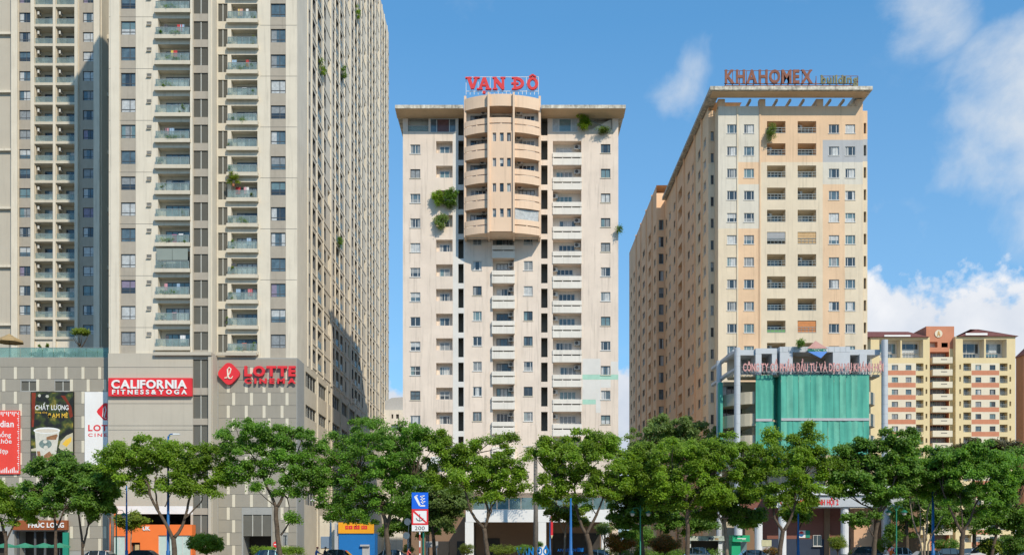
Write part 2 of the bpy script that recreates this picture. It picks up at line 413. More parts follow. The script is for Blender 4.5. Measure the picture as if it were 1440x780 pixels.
# ------------------------------------------------------------------ leaves
def leaf_mesh(name, centers, rad, per, size, m, flat=.55, droop=.35):
    """rosettes of small folded leaves round each centre"""
    per = int(per*1.75); size = size*.75; C_ = np.repeat(np.array(centers), per, axis=0); Rr = np.repeat(np.array(rad), per); n = len(C_)
    th = rng.random(n)*2*np.pi; rho = np.sqrt(rng.random(n)); out = np.stack([np.cos(th), np.sin(th), np.zeros(n)], 1)
    pos = C_+out*(rho*Rr)[:, None]; pos[:, 2] += Rr*flat*(1-rho**2)-Rr*flat*.5*rng.random(n)**.7*1.6+rng.normal(0, .06, n)
    pos += rng.normal(0, .27, (n, 3))*Rr[:, None]
    ax = out*np.cos(droop)+rng.normal(0, .45, (n, 3)); ax[:, 2] -= droop*(.5+rho); ax /= np.linalg.norm(ax, axis=1)[:, None]
    up = np.stack([rng.normal(0.40, .5, n), rng.normal(-.90, .5, n), np.ones(n)], 1)
    sd = np.cross(ax, up); sd /= np.linalg.norm(sd, axis=1)[:, None]
    L_ = size*(.65+.7*rng.random(n)); W = L_*.30
    a = pos-ax*(L_*.5)[:, None]; b = pos+ax*(L_*.5)[:, None]
    c = pos+sd*W[:, None]; d = pos-sd*W[:, None]
    v = np.stack([a, c, b, d], 1).reshape(-1, 3)
    me = bpy.data.meshes.new(name); me.vertices.add(4*n); me.vertices.foreach_set('co', v.ravel().astype(np.float32))
    me.loops.add(4*n); me.loops.foreach_set('vertex_index', np.arange(4*n, dtype=np.int32))
    me.polygons.add(n); me.polygons.foreach_set('loop_start', np.arange(0, 4*n, 4, dtype=np.int32)); me.polygons.foreach_set('loop_total', np.full(n, 4, dtype=np.int32))
    me.materials.append(m); me.update(); me.validate(); return me

def tree(name, label, Y, limbs, crown, nleaf=11000, m=None, bark=None, leaf=.27, group=None, cr=(.32, .66), depth=.85):
    """limbs: polylines of (u,v,radius m); crown: (u,v,ru,rv) lobes, all as seen in the photo at distance Y"""
    m = m or LEAF; bark = bark or BARK; k = Y/F
    if m is LEAF: m = random.choice((LEAF, LEAF_W, LEAF_C))
    bu = limbs[0][0][0]; root = thing(name, label, 'tree', (U(bu, Y), Y, 0), group)
    mb = MB(); ends = []
    for li, pl in enumerate(limbs):
        yy = 0 if li == 0 else random.uniform(-1.0, 1.0); pts = []; rr = []
        for i, (u, v, r) in enumerate(pl):
            z = V(v, Y) if not (li == 0 and i == 0) else 0
            pts.append((U(u, Y)+random.uniform(-.05, .05), Y+yy*i/max(1, len(pl)-1), z)); rr.append(r)
        P2 = []; R2 = []                                   # smooth the polyline
        for i in range(len(pts)-1):
            p0 = Vector(pts[max(i-1, 0)]); p1 = Vector(pts[i]); p2 = Vector(pts[i+1]); p3 = Vector(pts[min(i+2, len(pts)-1)])
            for q in range(4):
                t = q/4; P2.append(.5*((2*p1)+(p2-p0)*t+(2*p0-5*p1+4*p2-p3)*t*t+(-p0+3*p1-3*p2+p3)*t**3)+Vector((random.uniform(-.03, .03), 0, 0))); R2.append(rr[i]+(rr[i+1]-rr[i])*t)
        P2.append(Vector(pts[-1])); R2.append(rr[-1]); mb.tube(P2, R2, bark, 8)
        ends += [P2[-1], P2[len(P2)//2]] if li else [P2[-1]]
    cs = []; rs = []
    tot = sum(a[2]*a[3] for a in crown); nsub = max(20, int(tot*k*k*7.5)); nleaf = int(nleaf*1.6)
    for (u, v, ru, rv) in crown:
        n = max(3, int(nsub*ru*rv/tot)); c = Vector((U(u, Y), Y, V(v, Y)))
        for _ in range(n):
            while True:
                p = rng.uniform(-1, 1, 3); q = np.linalg.norm(p)
                if .15 < q <= 1: break
            q2 = p*(min(1, q*1.15)/q)
            r = random.uniform(*cr)
            cs.append((c.x+q2[0]*(ru*k*1.08-r*.3), c.y+q2[1]*max(.6, min(ru*k, 4.2)*depth), c.z+q2[2]*(rv*k*1.15-r*.15))); rs.append(r)
    for i, c in enumerate(cs):
        if i % 5 and len(cs) > 40: continue
        e = min(ends, key=lambda p: (p-Vector(c)).length+max(0, p.z-c[2])*2) if ends else Vector((U(bu, Y), Y, V(crown[0][1], Y)))
        mid = (e+Vector(c))/2+Vector((random.uniform(-.3, .3), random.uniform(-.3, .3), random.uniform(-.1, .35)))
        mb.tube([e, mid, Vector(c)], [.06, .035, .015], bark, 4, False)
    part('trunk', mb, root, smooth=True)
    per = max(20, int(nleaf/len(cs)))
    part('crown', leaf_mesh('crown', cs, rs, per, leaf, m), root)
    return root

def bush(name, label, u, v, ru, rv, Y, m=None, n=1600, leaf=.16, cat='shrub', group=None, pot=False):
    k = Y/F; x = U(u, Y); z = V(v, Y); root = thing(name, label, cat, (x, Y, 0), group); cs = []; rs = []
    for _ in range(max(10, int(ru*rv*k*k*60))):
        p = rng.normal(0, 1, 3); p /= np.linalg.norm(p); p *= random.uniform(.55, 1)
        cs.append((x+p[0]*ru*k*.85, Y+p[1]*ru*k*.8, z+p[2]*rv*k*.85)); rs.append(min(.3, ru*k*.35))
    part('crown', leaf_mesh('crown', cs, rs, max(8, n//len(cs)), leaf, m or LEAFY, .6), root)
    mb = MB(); mb.tube([(x, Y, 0), (x, Y, z*.5), (x, Y, max(.4, z))], [.09, .06, .03], BARK, 6)
    for q in range(5):
        a = q*1.26; mb.tube([(x, Y, z*.5), (x+math.cos(a)*ru*k*.6, Y+math.sin(a)*ru*k*.6, z+rv*k*.3)], [.04, .01], BARK, 5)
    part('trunk', mb, root)
    return root

# ------------------------------------------------------------------ lettering
def glyph(ch, bold=0.0):
    key = ('gl', ch, bold)
    if key in CACHE: return CACHE[key]
    cu = bpy.data.curves.new('t', 'FONT'); cu.body = ch; cu.size = 1; cu.extrude = .0; cu.offset = bold; cu.resolution_u = 3
    o = bpy.data.objects.new('t', cu); COL.objects.link(o); dg = bpy.context.evaluated_depsgraph_get(); dg.update()
    me = bpy.data.meshes.new_from_object(o.evaluated_get(dg)); COL.objects.unlink(o); bpy.data.objects.remove(o)
    vs = np.array([v.co[:2] for v in me.vertices]) if len(me.vertices) else np.zeros((0, 2))
    fs = [tuple(p.vertices) for p in me.polygons]
    # outline edges (used once) for the sides
    cnt = {}
    for f in fs:
        for i in range(len(f)):
            e = (f[i], f[(i+1) % len(f)]); cnt[tuple(sorted(e))] = cnt.get(tuple(sorted(e)), 0)+1
    rim = [e for f in fs for e in [(f[i], f[(i+1) % len(f)]) for i in range(len(f))] if cnt[tuple(sorted(e))] == 1]
    bpy.data.meshes.remove(me)
    CACHE[key] = (vs, fs, rim); return CACHE[key]
def letters(root, text, x0, x1, y, zb, zt, m, depth=.15, bold=.02, gap=.08, name='letter', flat=False, space=.35, order=None):
    """upright letters from x0 to x1, cap height zt-zb, front face at y; every letter a part"""
    caps = glyph('H' if text.upper() == text else 'H', bold)[0][:, 1].max()
    pos = []; x = 0
    for ch in text:
        if ch == ' ': x += space; continue
        vs, fs, rim = glyph(ch, bold)
        if not len(vs): continue
        w = vs[:, 0].max()-vs[:, 0].min(); pos.append((ch, x, vs[:, 0].min(), w)); x += w+gap
    tot = x-gap; sxx = (x1-x0)/tot; sz = (zt-zb)/caps
    for (ch, px, mn, w) in pos:
        vs, fs, rim = glyph(ch, bold); ox = x0+px*sxx; mb = MB(); i = mb.mi(m); n = len(vs)
        mb.v = [((a-mn)*sxx, 0, b*sz) for a, b in vs]
        mb.f = [f for f in fs]; mb.m = [i]*len(fs)
        if depth > .02:
            mb.v += [((a-mn)*sxx, depth, b*sz) for a, b in vs]
            for (a, b) in rim: mb.f.append((b, a, a+n, b+n)); mb.m.append(i)
            mb.f += [tuple(q+n for q in f[::-1]) for f in fs]; mb.m += [i]*len(fs)
        part(name, mb, root, (ox, y, zb))

# ------------------------------------------------------------------ ground, street, canal
def flat(name, x0, x1, y0, y1, z, m):
    mb = MB(); mb.face([(x0, y0, z), (x1, y0, z), (x1, y1, z), (x0, y1, z)], m); return struct(name, mb)
flat('ground', -2500, 2500, 88, 4500, -.012, GROUNDM)
flat('road', -600, 600, 95.4, 105.5, -.004, ASPH)
flat('canal_water', -900, 900, -400, 84, -2.4, WATER)
mb = MB(); mb.box(-600, 600, 84, 95.2, -3, .13, PAVE); struct('embankment_pavement', mb)
mb = MB(); mb.box(-600, 600, 95.2, 95.4, -.2, .14, GALV); mb.box(-600, 600, 105.5, 105.7, -.2, .14, GALV); struct('kerb', mb)
mb = MB(); mb.box(-600, 600, 105.7, 116, -.2, .13, PAVE); struct('pavement', mb)
mb = MB()
for i in range(-60, 61): mb.face([(i*6, 100.3, 0), (i*6+3, 100.3, 0), (i*6+3, 100.45, 0), (i*6, 100.45, 0)], WHITE)
struct('road_marking', mb)
mb = MB(); mb.box(-600, 600, -30, -3, -3, 0, PAVE); mb.face([(-600, -3, .004), (600, -3, .004), (600, 8, .004), (-600, 8, .004)], PAVE); struct('near_bank', mb)

# ================================================================== LEFT TOWER (front at 123 m, set-back part at 125.1 m)
def left_tower():
    YA, YB = 123.0, 125.1; XL = U(153, YA); XM = -37.04; XR = U(418, YB); ZT = 113.8
    zpA = V(497, YA); zpB = V(503.5, YB); YE = 218.0
    root = thing('apartment_tower', 'tall cream apartment tower with glass balconies, cut off by the top of the picture', 'apartment building', ((XL+XR)/2, YA, 0))
    mb = MB(); FA, FB, FS = front(YA), front(YB), Fac(XR, 0, 0, 1)
    pA = 36.35; pB = 35.75; KA = range(-2, 13); KB = range(-2, 13)
    uA = lambda u: U(u, YA); vA = lambda v: V(v, YA); uB = lambda u: U(u, YB); vB = lambda v: V(v, YB)
    # front, forward part
    ops = []; zn = [(uA(169), uA(191), zpA, ZT, TANW), (uA(271.5), uA(293), zpA, ZT, TANW)]
    for k in KA:
        a = pA*k
        ops.append((uA(170), uA(190.5), vA(49+a), vA(30+a), .14, None, None))
        ops.append((uA(206), uA(213), vA(36+a), vA(30.5+a), .18, DARKI, None))
        if k < 12: ops.append((uA(222), uA(267), vA(51.7+pA+a), vA(62.5+a), 1.1, CREAM2, None))
        ops.append((uA(272.3), uA(292.6), vA(55.7+a), vA(30+a), .25, None, None))
        if k % 2 == 0: ops.append((XL+.02, uA(216), vA(24.4+a), vA(23.8+a), .04, GREYB, None))
    ops.append((uA(222), uA(267), vA(51.7-2*pA), vA(27.7-2*pA), 1.1, CREAM2, None))
    wall(mb, FA, XL, XM, zpA, ZT, ops, CREAM, zn)
    # thin raised pilasters
    mb.box(uA(156), uA(168.5), YA-.18, YA-.002, zpA, ZT, CREAM); mb.box(uA(268.6), uA(271.8), YA-.35, YA-.002, zpA, ZT, CREAM); mb.box(uA(293), uA(297), YA-.12, YA-.002, zpA, ZT, CREAM2)
    # front, set-back part
    ops = []; zn = [(uB(380), uB(402), zpB, ZT, TANW), (uB(306), uB(320.5), zpB, ZT, CREAM2)]
    for k in KB:
        a = pB*k
        ops.append((uB(380.7), uB(401.6), vB(60+a), vB(41+a), .14, None, None))
        ops.append((uB(306.7), uB(319.8), vB(66+a), vB(41+a), .25, None, None))
        if k < 13 : ops.append((uB(325), uB(362), vB(65.2+a), vB(41.5+a), 1.1, CREAM2, None))
        if k % 2 == 1: ops.append((uB(366), uB(417.8), vB(0.4+a), vB(-.2+a), .04, GREYB, None))
    wall(mb, FB, XM, XR, zpB, ZT, ops, CREAM, zn)
    mb.face([(XM, YA, zpA), (XM, YB, zpA), (XM, YB, ZT), (XM, YA, ZT)], CREAM)
    # side facing the street gap
    w_cols = [(131.8, 133.0), (134.4, 136.6), (142.5, 144.3)]; b_cols = [(137.9, 140.9)]; r_cols = [(145.8, 147.6)]
    y = 149.0
    while y < 214:
        w_cols += [(y, y+2.0), (y+11.6, y+13.0)]; b_cols += [(y+3.2, y+6.0), (y+7.0, y+9.6)]; r_cols.append((y+14.6, y+16.2)); y += 18.2
    ops = []; zn = []; fl = 3.192; z0 = vB(60); wins = []; bals = []
    for (a, b) in w_cols:
        if b > YE: continue
        zn.append((a-.1, b+.25, zpB, ZT-2, BEIGE))
        for k in range(-14, 13):
            z = z0-fl*k
            if z > V(-25, (a+b)/2) or z < zpB+.2 or z+1.7 > ZT-1: continue
            ops.append((a, b, z, z+1.75, .42, GL_D, FRAMED)); wins.append((a, b, z))  # jambs coloured dark in place of dark glass and recess shade
    for (a, b) in b_cols:
        if b > YE: continue
        for k in range(-14, 13):
            z = z0-fl*k-.45
            if z > V(-25, (a+b)/2) or z < zpB+.2 or z+2.2 > ZT-1: continue
            ops.append((a, b, z, z+2.35, 1.05, GL_D, SHAFT)); bals.append((a, b, z))  # jambs coloured dark in place of the shadow inside the balcony
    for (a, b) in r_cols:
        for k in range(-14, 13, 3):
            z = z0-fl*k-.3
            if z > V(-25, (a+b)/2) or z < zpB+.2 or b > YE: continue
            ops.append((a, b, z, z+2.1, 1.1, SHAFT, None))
    wall(mb, FS, YB, YE, zpB, ZT, ops, CREAM, zn)
    # raised fins and ledges of the side wall
    edges = []
    for (a, b) in w_cols+b_cols: edges += [a-.5]
    for e in edges:
        if e < YE-.5: mb.box(XR+.002, XR+.12, e, e+.32, zpB+.1, ZT, CREAM)
    for (a, b) in r_cols:
        if b+1.4 < YE: mb.box(XR+.002, XR+.15, b+.3, b+1.5, zpB+.1, ZT, CREAM)
    for k in range(-14, 13):
        z = z0-fl*k-.80
        if zpB+.3 < z < ZT-1: mb.box(XR+.002, XR+.08, YB+9, YE, z, z+.20, CREAM)
    mb.face([(XL, YE, 0), (XL, YA, 0), (XL, YA, ZT), (XL, YE, ZT)], CREAM2)
    mb.face([(XL, YE, 0), (XL, YE, ZT), (XR, YE, ZT), (XR, YE, 0)], CREAM2)
    mb.face([(XL, YA, ZT), (XM, YA, ZT), (XM, YE, ZT), (XL, YE, ZT)], CREAM2); mb.face([(XM, YB, ZT), (XR, YB, ZT), (XR, YE, ZT), (XM, YE, ZT)], CREAM2)
    part('wall', mb, root)
    # windows of the front
    for k in KA:
        a = pA*k
        window(root, FA, uA(180.25), vA(49+a), uA(190.5)-uA(170), vA(30+a)-vA(49+a), 'tower', depth=.12)
        lv = louvre_mesh(1.782, 2.257); part('louvre_panel', lv, root, FA.P(uA(282.45), vA(55.7+a), .12), 0)
    for k in KB:
        a = pB*k
        window(root, FB, uB(391.15), vB(60+a), uB(401.6)-uB(380.7), vB(41+a)-vB(60+a), 'tower', depth=.12)
        part('louvre_panel', louvre_mesh(1.168, 2.232), root, FB.P(uB(313.25), vB(66+a), .12), 0)
    # balconies of the front: slab, glass railing, door
    def balcony(F_, c, z, w, h, ow, side):
        key = ('slab', round(w, 2))
        if key not in CACHE:
            b = MB(); b.box(-w/2, w/2, -.55, -.003, -.46, 0, CREAM2); CACHE[key] = b.mesh('balcony_slab')
        part('balcony_slab', CACHE[key], root, F_.P(c, z), F_.rz)
        key = ('rail', round(w, 2))
        if key not in CACHE:
            b = MB(); ww = w*.90; b.box(-ww/2, ww/2, -.48, -.46, .06, .86, RAILG); b.box(-ww/2, -ww/2+.02, -.45, -.02, .06, .86, RAILG); b.box(ww/2-.02, ww/2, -.45, -.02, .06, .86, RAILG)
            b.box(-ww/2-.03, ww/2+.03, -.50, -.44, .87, .93, RAILM)
            n = 4
            for q in range(n+1):
                x = -ww/2+ww*q/n; b.box(x-.025, x+.025, -.505, -.485, .01, .87, RAILM)
            CACHE[key] = b.mesh('balcony_railing')
        part('balcony_railing', CACHE[key], root, F_.P(c, z), F_.rz)
        dw = ow*.78; key = ('door', round(dw, 2), round(h, 2))
        fr = frame_mesh(dw, h-.25, 'four', FRAMED); o = part('balcony_door', fr, root, F_.P(c+ow*.07, z+.02, .98), F_.rz)
        g = random.choice((GL_B, CU_W, GL_T, GL_T, CU_G, CU_W)); sub('pane', pane_mesh(dw, h-.25, random.choice((0, 1, 2)), g, random.choice((GL_D, GL_B, CU_W))), o)
    bal_spots = []
    for k in range(-2, 12):
        z = vA(51.7+pA*(k+1)); balcony(FA, uA(244), z, uA(269.5)-uA(218.5), 2.05, uA(267)-uA(222), 0); bal_spots.append(('left', k+1, FA, uA(244), z))
    for k in range(-2, 13):
        z = vB(65.2+pB*k); balcony(FB, uB(342), z, uB(364)-uB(320), 1.97, uB(362)-uB(325), 1); bal_spots.append(('right', k, FB, uB(342), z))
    # side windows and loggias
    far = MB()
    for (a, b, z) in wins:
        if a < 186: window(root, FS, (a+b)/2, z, b-a, 1.75, 'two', depth=.28)
        else:
            p = FS.P(a, z, .05); q = FS.P(b, z, .05); far.face([p, q, (q[0], q[1], z+1.75), (p[0], p[1], z+1.75)], random.choice((GL_D, GL_B, CU_G)))
    for (a, b, z) in bals:
        if a < 186:
            window(root, FS, (a+b)/2, z+.02, (b-a)*.8, 2.1, 'two', depth=.93, name='balcony_door')
            key = ('srail', round(b-a, 2))
            if key not in CACHE:
                r_ = MB(); w = b-a; r_.box(-w/2+.02, w/2-.02, .02, .05, .05, .9, RAILG); r_.box(-w/2+.01, w/2-.01, .01, .06, .9, .96, RAILM); CACHE[key] = r_.mesh('balcony_railing')
            part('side_balcony_railing', CACHE[key], root, FS.P((a+b)/2, z), FS.rz)
        else:
            p = FS.P(a+.2, z, 1.0); q = FS.P(b-.2, z, 1.0); far.face([p, q, (q[0], q[1], z+2), (p[0], p[1], z+2)], random.choice((GL_D, GL_B, CU_G)))
            p = FS.P(a, z, .03); q = FS.P(b, z, .03); far.face([p, q, (q[0], q[1], z+.9), (p[0], p[1], z+.9)], RAILG)
    tag(part('far_side_windows', far, root), kind='stuff')
    # small vent grilles
    vm = MB(); vm.box(-.29, .29, 0, .03, .05, .09, ACW); vm.box(-.29, .29, 0, .03, .2, .25, ACW); vm.box(-.29, .29, 0, .03, .36, .4, ACW); vm.box(-.3, .3, -.22, 0, -.06, -.001, CREAM2); vmm = vm.mesh('vent')
    for k in KA: part('vent', vmm, root, FA.P(uA(209.5), vA(36+pA*k), .0), 0)
    # ---------------- podium of this tower
    mb = MB(); YP, YQ = 122.7, 124.8
    uP = lambda u: U(u, YP); vP = lambda v: V(v, YP); uQ = lambda u: U(u, YQ); vQ = lambda v: V(v, YQ)
    XP0 = uP(152); XPM = uP(298.8); lz = [(545, 505), (588, 555), (627, 597), (669, 639), (714, 681), (755, 723)]
    ops = [(uP(271.5), uP(293), vP(a), vP(b), .3, None, None) for a, b in lz]
    ops += [(uP(158), uP(268), vP(738.5), vP(722), .5, None, WSTEEL)]
    ops += [(XP0+.02, uP(271), vP(v+.5), vP(v-.2), .05, GREYB, None) for v in (516, 567, 598, 604, 640, 676)]
    wall(mb, Fac(0, YP, 1, 0), XP0, XPM, 0, zpA, ops, BEIGE, [(uP(271), uP(293.4), 0, zpA, TANW), (uP(154), uP(271), vP(722.5), vP(711), WHITE), (uP(154), uP(271), 0, vP(738), BEIGE)])
    mb.face([(XP0, YP, 0), (XP0, YA+4, 0), (XP0, YA+4, zpA), (XP0, YP, zpA)][::-1], BEIGE)
    mb.face([(XPM, YP, 0), (XPM, YQ, 0), (XPM, YQ, zpA), (XPM, YP, zpA)], BEIGE)
    mb.face([(XP0, YP, zpA), (XPM, YP, zpA), (XPM, YA+.0, zpA), (XP0, YA, zpA)], BEIGE)
    mb.box(uP(217), uP(298.6), YP-.45, YP-.003, vP(500), vP(495.5), BEIGE); mb.box(XPM-.1, uQ(362), YQ-.55, YQ-.15, vQ(500.5), vQ(496), BEIGE); mb.box(uP(293.6), uP(298), YP-.25, YP-.004, 0, vP(500.3), BEIGE)
    # grey clad part
    XQ0, XQ1 = XPM, XR+.06
    ops = [(uQ(342), uQ(381.5), .0, vQ(723), 3.0, DARKI, None), (uQ(398), uQ(403.5), vQ(767), vQ(752), .2, None, None)]
    wall(mb, Fac(0, YQ, 1, 0), XQ0, XQ1, 0, zpB, ops, GREYB)
    mb.face([(XQ0, YQ, zpB), (XQ1, YQ, zpB), (XQ1, YB, zpB), (XQ0, YB, zpB)], BEIGE)
    FSQ = Fac(XQ1, 0, 0, 1); ops = []; lrows = [(22.6, 24.6), (18.7, 20.3), (14.6, 16.3), (11.0, 12.8), (7.2, 9.0)]
    lcols = [(129.9, 137.0), (138.2, 144.4), (145.6, 147.6), (148.8, 155.6), (157, 163), (164.4, 170.5), (172, 178)]
    for a, b in lcols:
        for c, d in lrows: ops.append((a, b, c, d, .35, None, None))
    wall(mb, FSQ, YQ, 217, 0, zpB, ops, CREAM2, [(YQ, 129.0, 0, zpB, GREYB)])
    for a, b in lcols: mb.box(XQ1+.002, XQ1+.18, b+.35, b+.75, 0, zpB-.3, CREAM2)
    part('podium_wall', mb, root)
    for a, b in lz: part('louvre_panel', louvre_mesh(uP(293)-uP(271.5), vP(b)-vP(a)), root, (uP(282.25), YP+.14, vP(a)), 0)
    part('louvre_panel', louvre_mesh(uQ(381.5)-uQ(342), vQ(723)-vQ(753), 2), root, (uQ(361.75), YQ+.1, vQ(753)), 0)
    for a, b in lcols:
        for c, d in lrows:
            if a < 165: part('side_louvre_panel', louvre_mesh(b-a, d-c, 3 if b-a > 3 else 1), root, FSQ.P((a+b)/2, c, .2), FSQ.rz)
    window(root, Fac(0, YQ, 1, 0), uQ(400.75), vQ(767), uQ(403.5)-uQ(398), vQ(752)-vQ(767), 'two', depth=.1)
    # cladding panels in rows with pale strips between them
    def cladding(us, v0, uL, uR, rows, Y, skip, u_of, v_of):
        for r, (va, vb, xs) in enumerate(rows):
            cuts = sorted([uL]+[x for x in xs if uL < x < uR]+[uR]+[x for sk in skip if sk[2] < (va+vb)/2 < sk[3] for x in sk[:2] if uL < x < uR])
            for i in range(len(cuts)-1):
                a = cuts[i]+(2.2 if cuts[i] in xs else 0); b = cuts[i+1]-(2.2 if cuts[i+1] in xs else 0)
                if b-a < 1 or any(x0 < (a+b)/2 < x1 and y0 < (va+vb)/2 < y1 for (x0, x1, y0, y1) in skip): continue
                key = ('clad', round(b-a, 1), round(vb-va, 1), Y)
                if key not in CACHE:
                    w = (b-a)*Y/F; h = (vb-va)*Y/F; m_ = MB(); m_.box(-w/2+.015, w/2-.015, -.05, -.003, .02, h-.02, CLAD); CACHE[key] = m_.mesh('cladding_panel')
                part('cladding_panel', CACHE[key], root_c, (u_of((a+b)/2), Y, v_of(vb)), 0)
            for x in xs:
                if not (uL-1 < x < uR) or any(x0 < x < x1 and y0 < (va+vb)/2 < y1 for (x0, x1, y0, y1) in skip): continue
                key = ('strip', round(vb-va, 1), Y)
                if key not in CACHE:
                    h = (vb-va)*Y/F; m_ = MB(); m_.box(-.19, .19, -.08, -.003, .02, h-.02, STRIP); CACHE[key] = m_.mesh('accent_strip')
                part('accent_strip', CACHE[key], root_c, (u_of(x), Y, v_of(vb)), 0)
    root_c = root; rows = []; v = 516.2; i = 0
    rows.append((504.2, 516.2, []))
    while v < 790:
        rows.append((v, v+17.85, [328.8, 353.8, 378.8, 403.8] if i % 2 == 0 else [321.2, 346.5, 371.5, 396.8])); v += 17.85; i += 1
    cladding(None, 0, 307.2, 417.0, rows, YQ, [(340, 383, 720, 800), (396, 405, 750, 768)], uQ, vQ)
    # ---------------- left grey podium, set back
    YL = 127.0; uL_ = lambda u: U(u, YL); vL = lambda v: V(v, YL)
    root2 = thing('podium', 'grey panelled shopping podium with pale strips and posters under the glass terrace', 'podium', (uL_(60), YL, 0))
    mb = MB(); ops = [(uL_(30), uL_(51.5), vL(549), vL(535.5), .2, None, None), (uL_(77.5), uL_(99), vL(549), vL(535.5), .2, None, None), (uL_(20), uL_(91), 0.1, vL(746), 3.0, DARKI, None), (uL_(-30), uL_(10), .1, vL(746), 3, DARKI, None)]
    wall(mb, Fac(0, YL, 1, 0), uL_(-60), XP0+.0, 0, vL(502), ops, GREYB)
    mb.face([(uL_(-60), YL, vL(502)), (XP0+.0, YL, vL(502)), (XP0, 163, vL(502)), (uL_(-60), 163, vL(502))], PAVE)
    part('wall', mb, root2)
    for c in (40.75, 88.25): part('louvre_panel', louvre_mesh(uL_(51.5)-uL_(30), vL(535.5)-vL(549), 1), root2, (uL_(c), YL+.1, vL(549)), 0)
    root_c = root2; rows = [(502.3, 515.7, [])]; v = 515.7; i = 0
    while v < 760:
        rows.append((v, v+17.2, [x-23.75 for x in (22,)]+[22, 45.8, 69.5, 93.2, 117, 140.5] if i % 2 == 0 else [-18, 5.7, 29.2, 53.4, 76.9, 100.8, 124.3, 147.9])); v += 17.2; i += 1
    cladding(None, 0, -20, 151.5, rows, YL, [(28.5, 53, 533, 549.6), (76.5, 100.2, 533, 549.6), (-40, 92, 746, 800)], uL_, vL)
    # shop front posts and glazing behind
    mb = MB()
    for x in (22, 46, 60, 76, 90): mb = MB(); mb.box(uL_(x)-.12, uL_(x)+.12, YL+.6, YL+.8, .1, vL(746), FRAMED); part('shop_front_post', mb, root2)
    pm_ = None
    mb = MB(); mb.box(uL_(90.5), uL_(98), YL-.5, YL-.1, .1, vL(748), TEAL); part('teal_banner_column', mb, root2)
    # glass railing of the terrace
    t = thing('glass_railing', 'teal glass railing along the terrace edge on top of the grey podium', 'railing', (uL_(60), YL+.3, vL(502)))
    n = 11; x0 = uL_(-20); x1 = uL_(151.5)
    for q in range(n):
        a = x0+(x1-x0)*q/n; b = x0+(x1-x0)*(q+1)/n; m_ = MB(); m_.box(-(b-a)/2+.02, (b-a)/2-.02, 0, .03, .05, 1.25, TERRG); part('glass_panel', m_, t, ((a+b)/2, YL+.3, vL(502)))
    m_ = MB(); m_.box(x0, x1, YL+.27, YL+.36, vL(502)+1.25, vL(502)+1.30, RAILM); part('top_rail', m_, t)
    return bal_spots
BAL = left_tower()

# ================================================================== FAR LEFT WING (163 m)
def far_wing():
    Y = 163.0; u_ = lambda u: U(u, Y); v_ = lambda v: V(v, Y); ZT = 100; zb = v_(520); p = 27.4; FB = front(Y)
    root = thing('apartment_wing', 'far narrow cream apartment wing with stacked twin loggias behind the glass terrace', 'apartment building', (u_(80), Y, 0))
    mb = MB(); ops = []; K = range(-1, 17)
    for k in K:
        a = p*k
        ops += [(u_(27), u_(43.3), v_(31.7+a), v_(18+a), .15, None, None), (u_(116.5), u_(133), v_(31.7+a), v_(18+a), .15, None, None)]
        for (x0, x1) in ((50, 75), (80, 105.3)): ops.append((u_(x0), u_(x1), v_(35.3+a), v_(12.0+a), 1.7, CREAM2, CREAM2))
    wall(mb, FB, u_(17), u_(143), zb, ZT, ops, CREAM, [(u_(26.5), u_(44), zb, ZT, TANW), (u_(111), u_(134), zb, ZT, TANW)])
    for x0, x1 in ((17, 26), (44.3, 49.5), (75.6, 79.4), (106, 110.5)): mb.box(u_(x0), u_(x1), Y-.35, Y-.003, zb, ZT, CREAM)
    mb.box(u_(133.6), u_(142), Y-.6, Y-.003, zb, ZT, CREAM)
    F2 = front(Y+3)                                               # recessed strip beside the near tower, then the blank left bay
    ops = []; wall(mb, F2, U(142, Y+3), U(160, Y+3)+30, zb, ZT, [], GREYB); mb.face([(u_(142.9), Y, zb), (u_(142.9), Y+3, zb), (u_(142.9), Y+3, ZT), (u_(142.9), Y, ZT)], CREAM2)
    F3 = front(Y+1.2); wall(mb, F3, U(-60, Y+1.2), U(17.6, Y+1.2), zb, ZT, [], BEIGE)
    for k in range(6):
        z = V(45+82.2*k, Y); mb.box(U(-60, Y), u_(16.8), Y+.7, Y+1.19, z, z+.38, CREAM); mb.box(u_(143), u_(160)+20, Y+2.2, Y+2.99, z, z+.7, CREAM2)
    shell(mb, u_(-60), u_(143), Y+1, Y+18, zb, ZT, CREAM2, 'f')
    part('wall', mb, root)
    sl = MB(); w = u_(75)-u_(50); sl.box(-w/2-.25, w/2+.25, -.30, -.003, -.42, 0, CREAM2); slm = sl.mesh('balcony_slab')
    rl = MB(); rl.box(-w/2, w/2, -.06, -.03, .08, .92, RAILG); rl.box(-w/2, w/2, -.08, -.02, .92, .98, RAILM); rlm = rl.mesh('balcony_railing')
    for k in K:
        a = p*k
        for c in (35.15, 124.75): window(root, FB, u_(c), v_(31.7+a), u_(43.3)-u_(27), v_(18)-v_(31.7), 'tower', depth=.13)
        for c in (62.5, 92.65):
            part('balcony_slab', slm, root, (u_(c), Y, v_(35.3+a)))
            part('balcony_railing', rlm, root, (u_(c), Y, v_(35.3+a)))
            o = part('balcony_door', frame_mesh(1.9, 2.1, 'three', FRAMED), root, (u_(c)+.3, Y+1.55, v_(35.3+a)+.02)); g = random.choice((GL_B, GL_D, GL_T)); sub('pane', pane_mesh(1.9, 2.1, random.choice((0, 1, 2)), g, random.choice((CU_W, GL_D))), o)
            part('air_conditioner', ac_mesh(), root, (u_(c)-w/2+.35, Y+.6, v_(18+a)-.2), R(90))
far_wing()

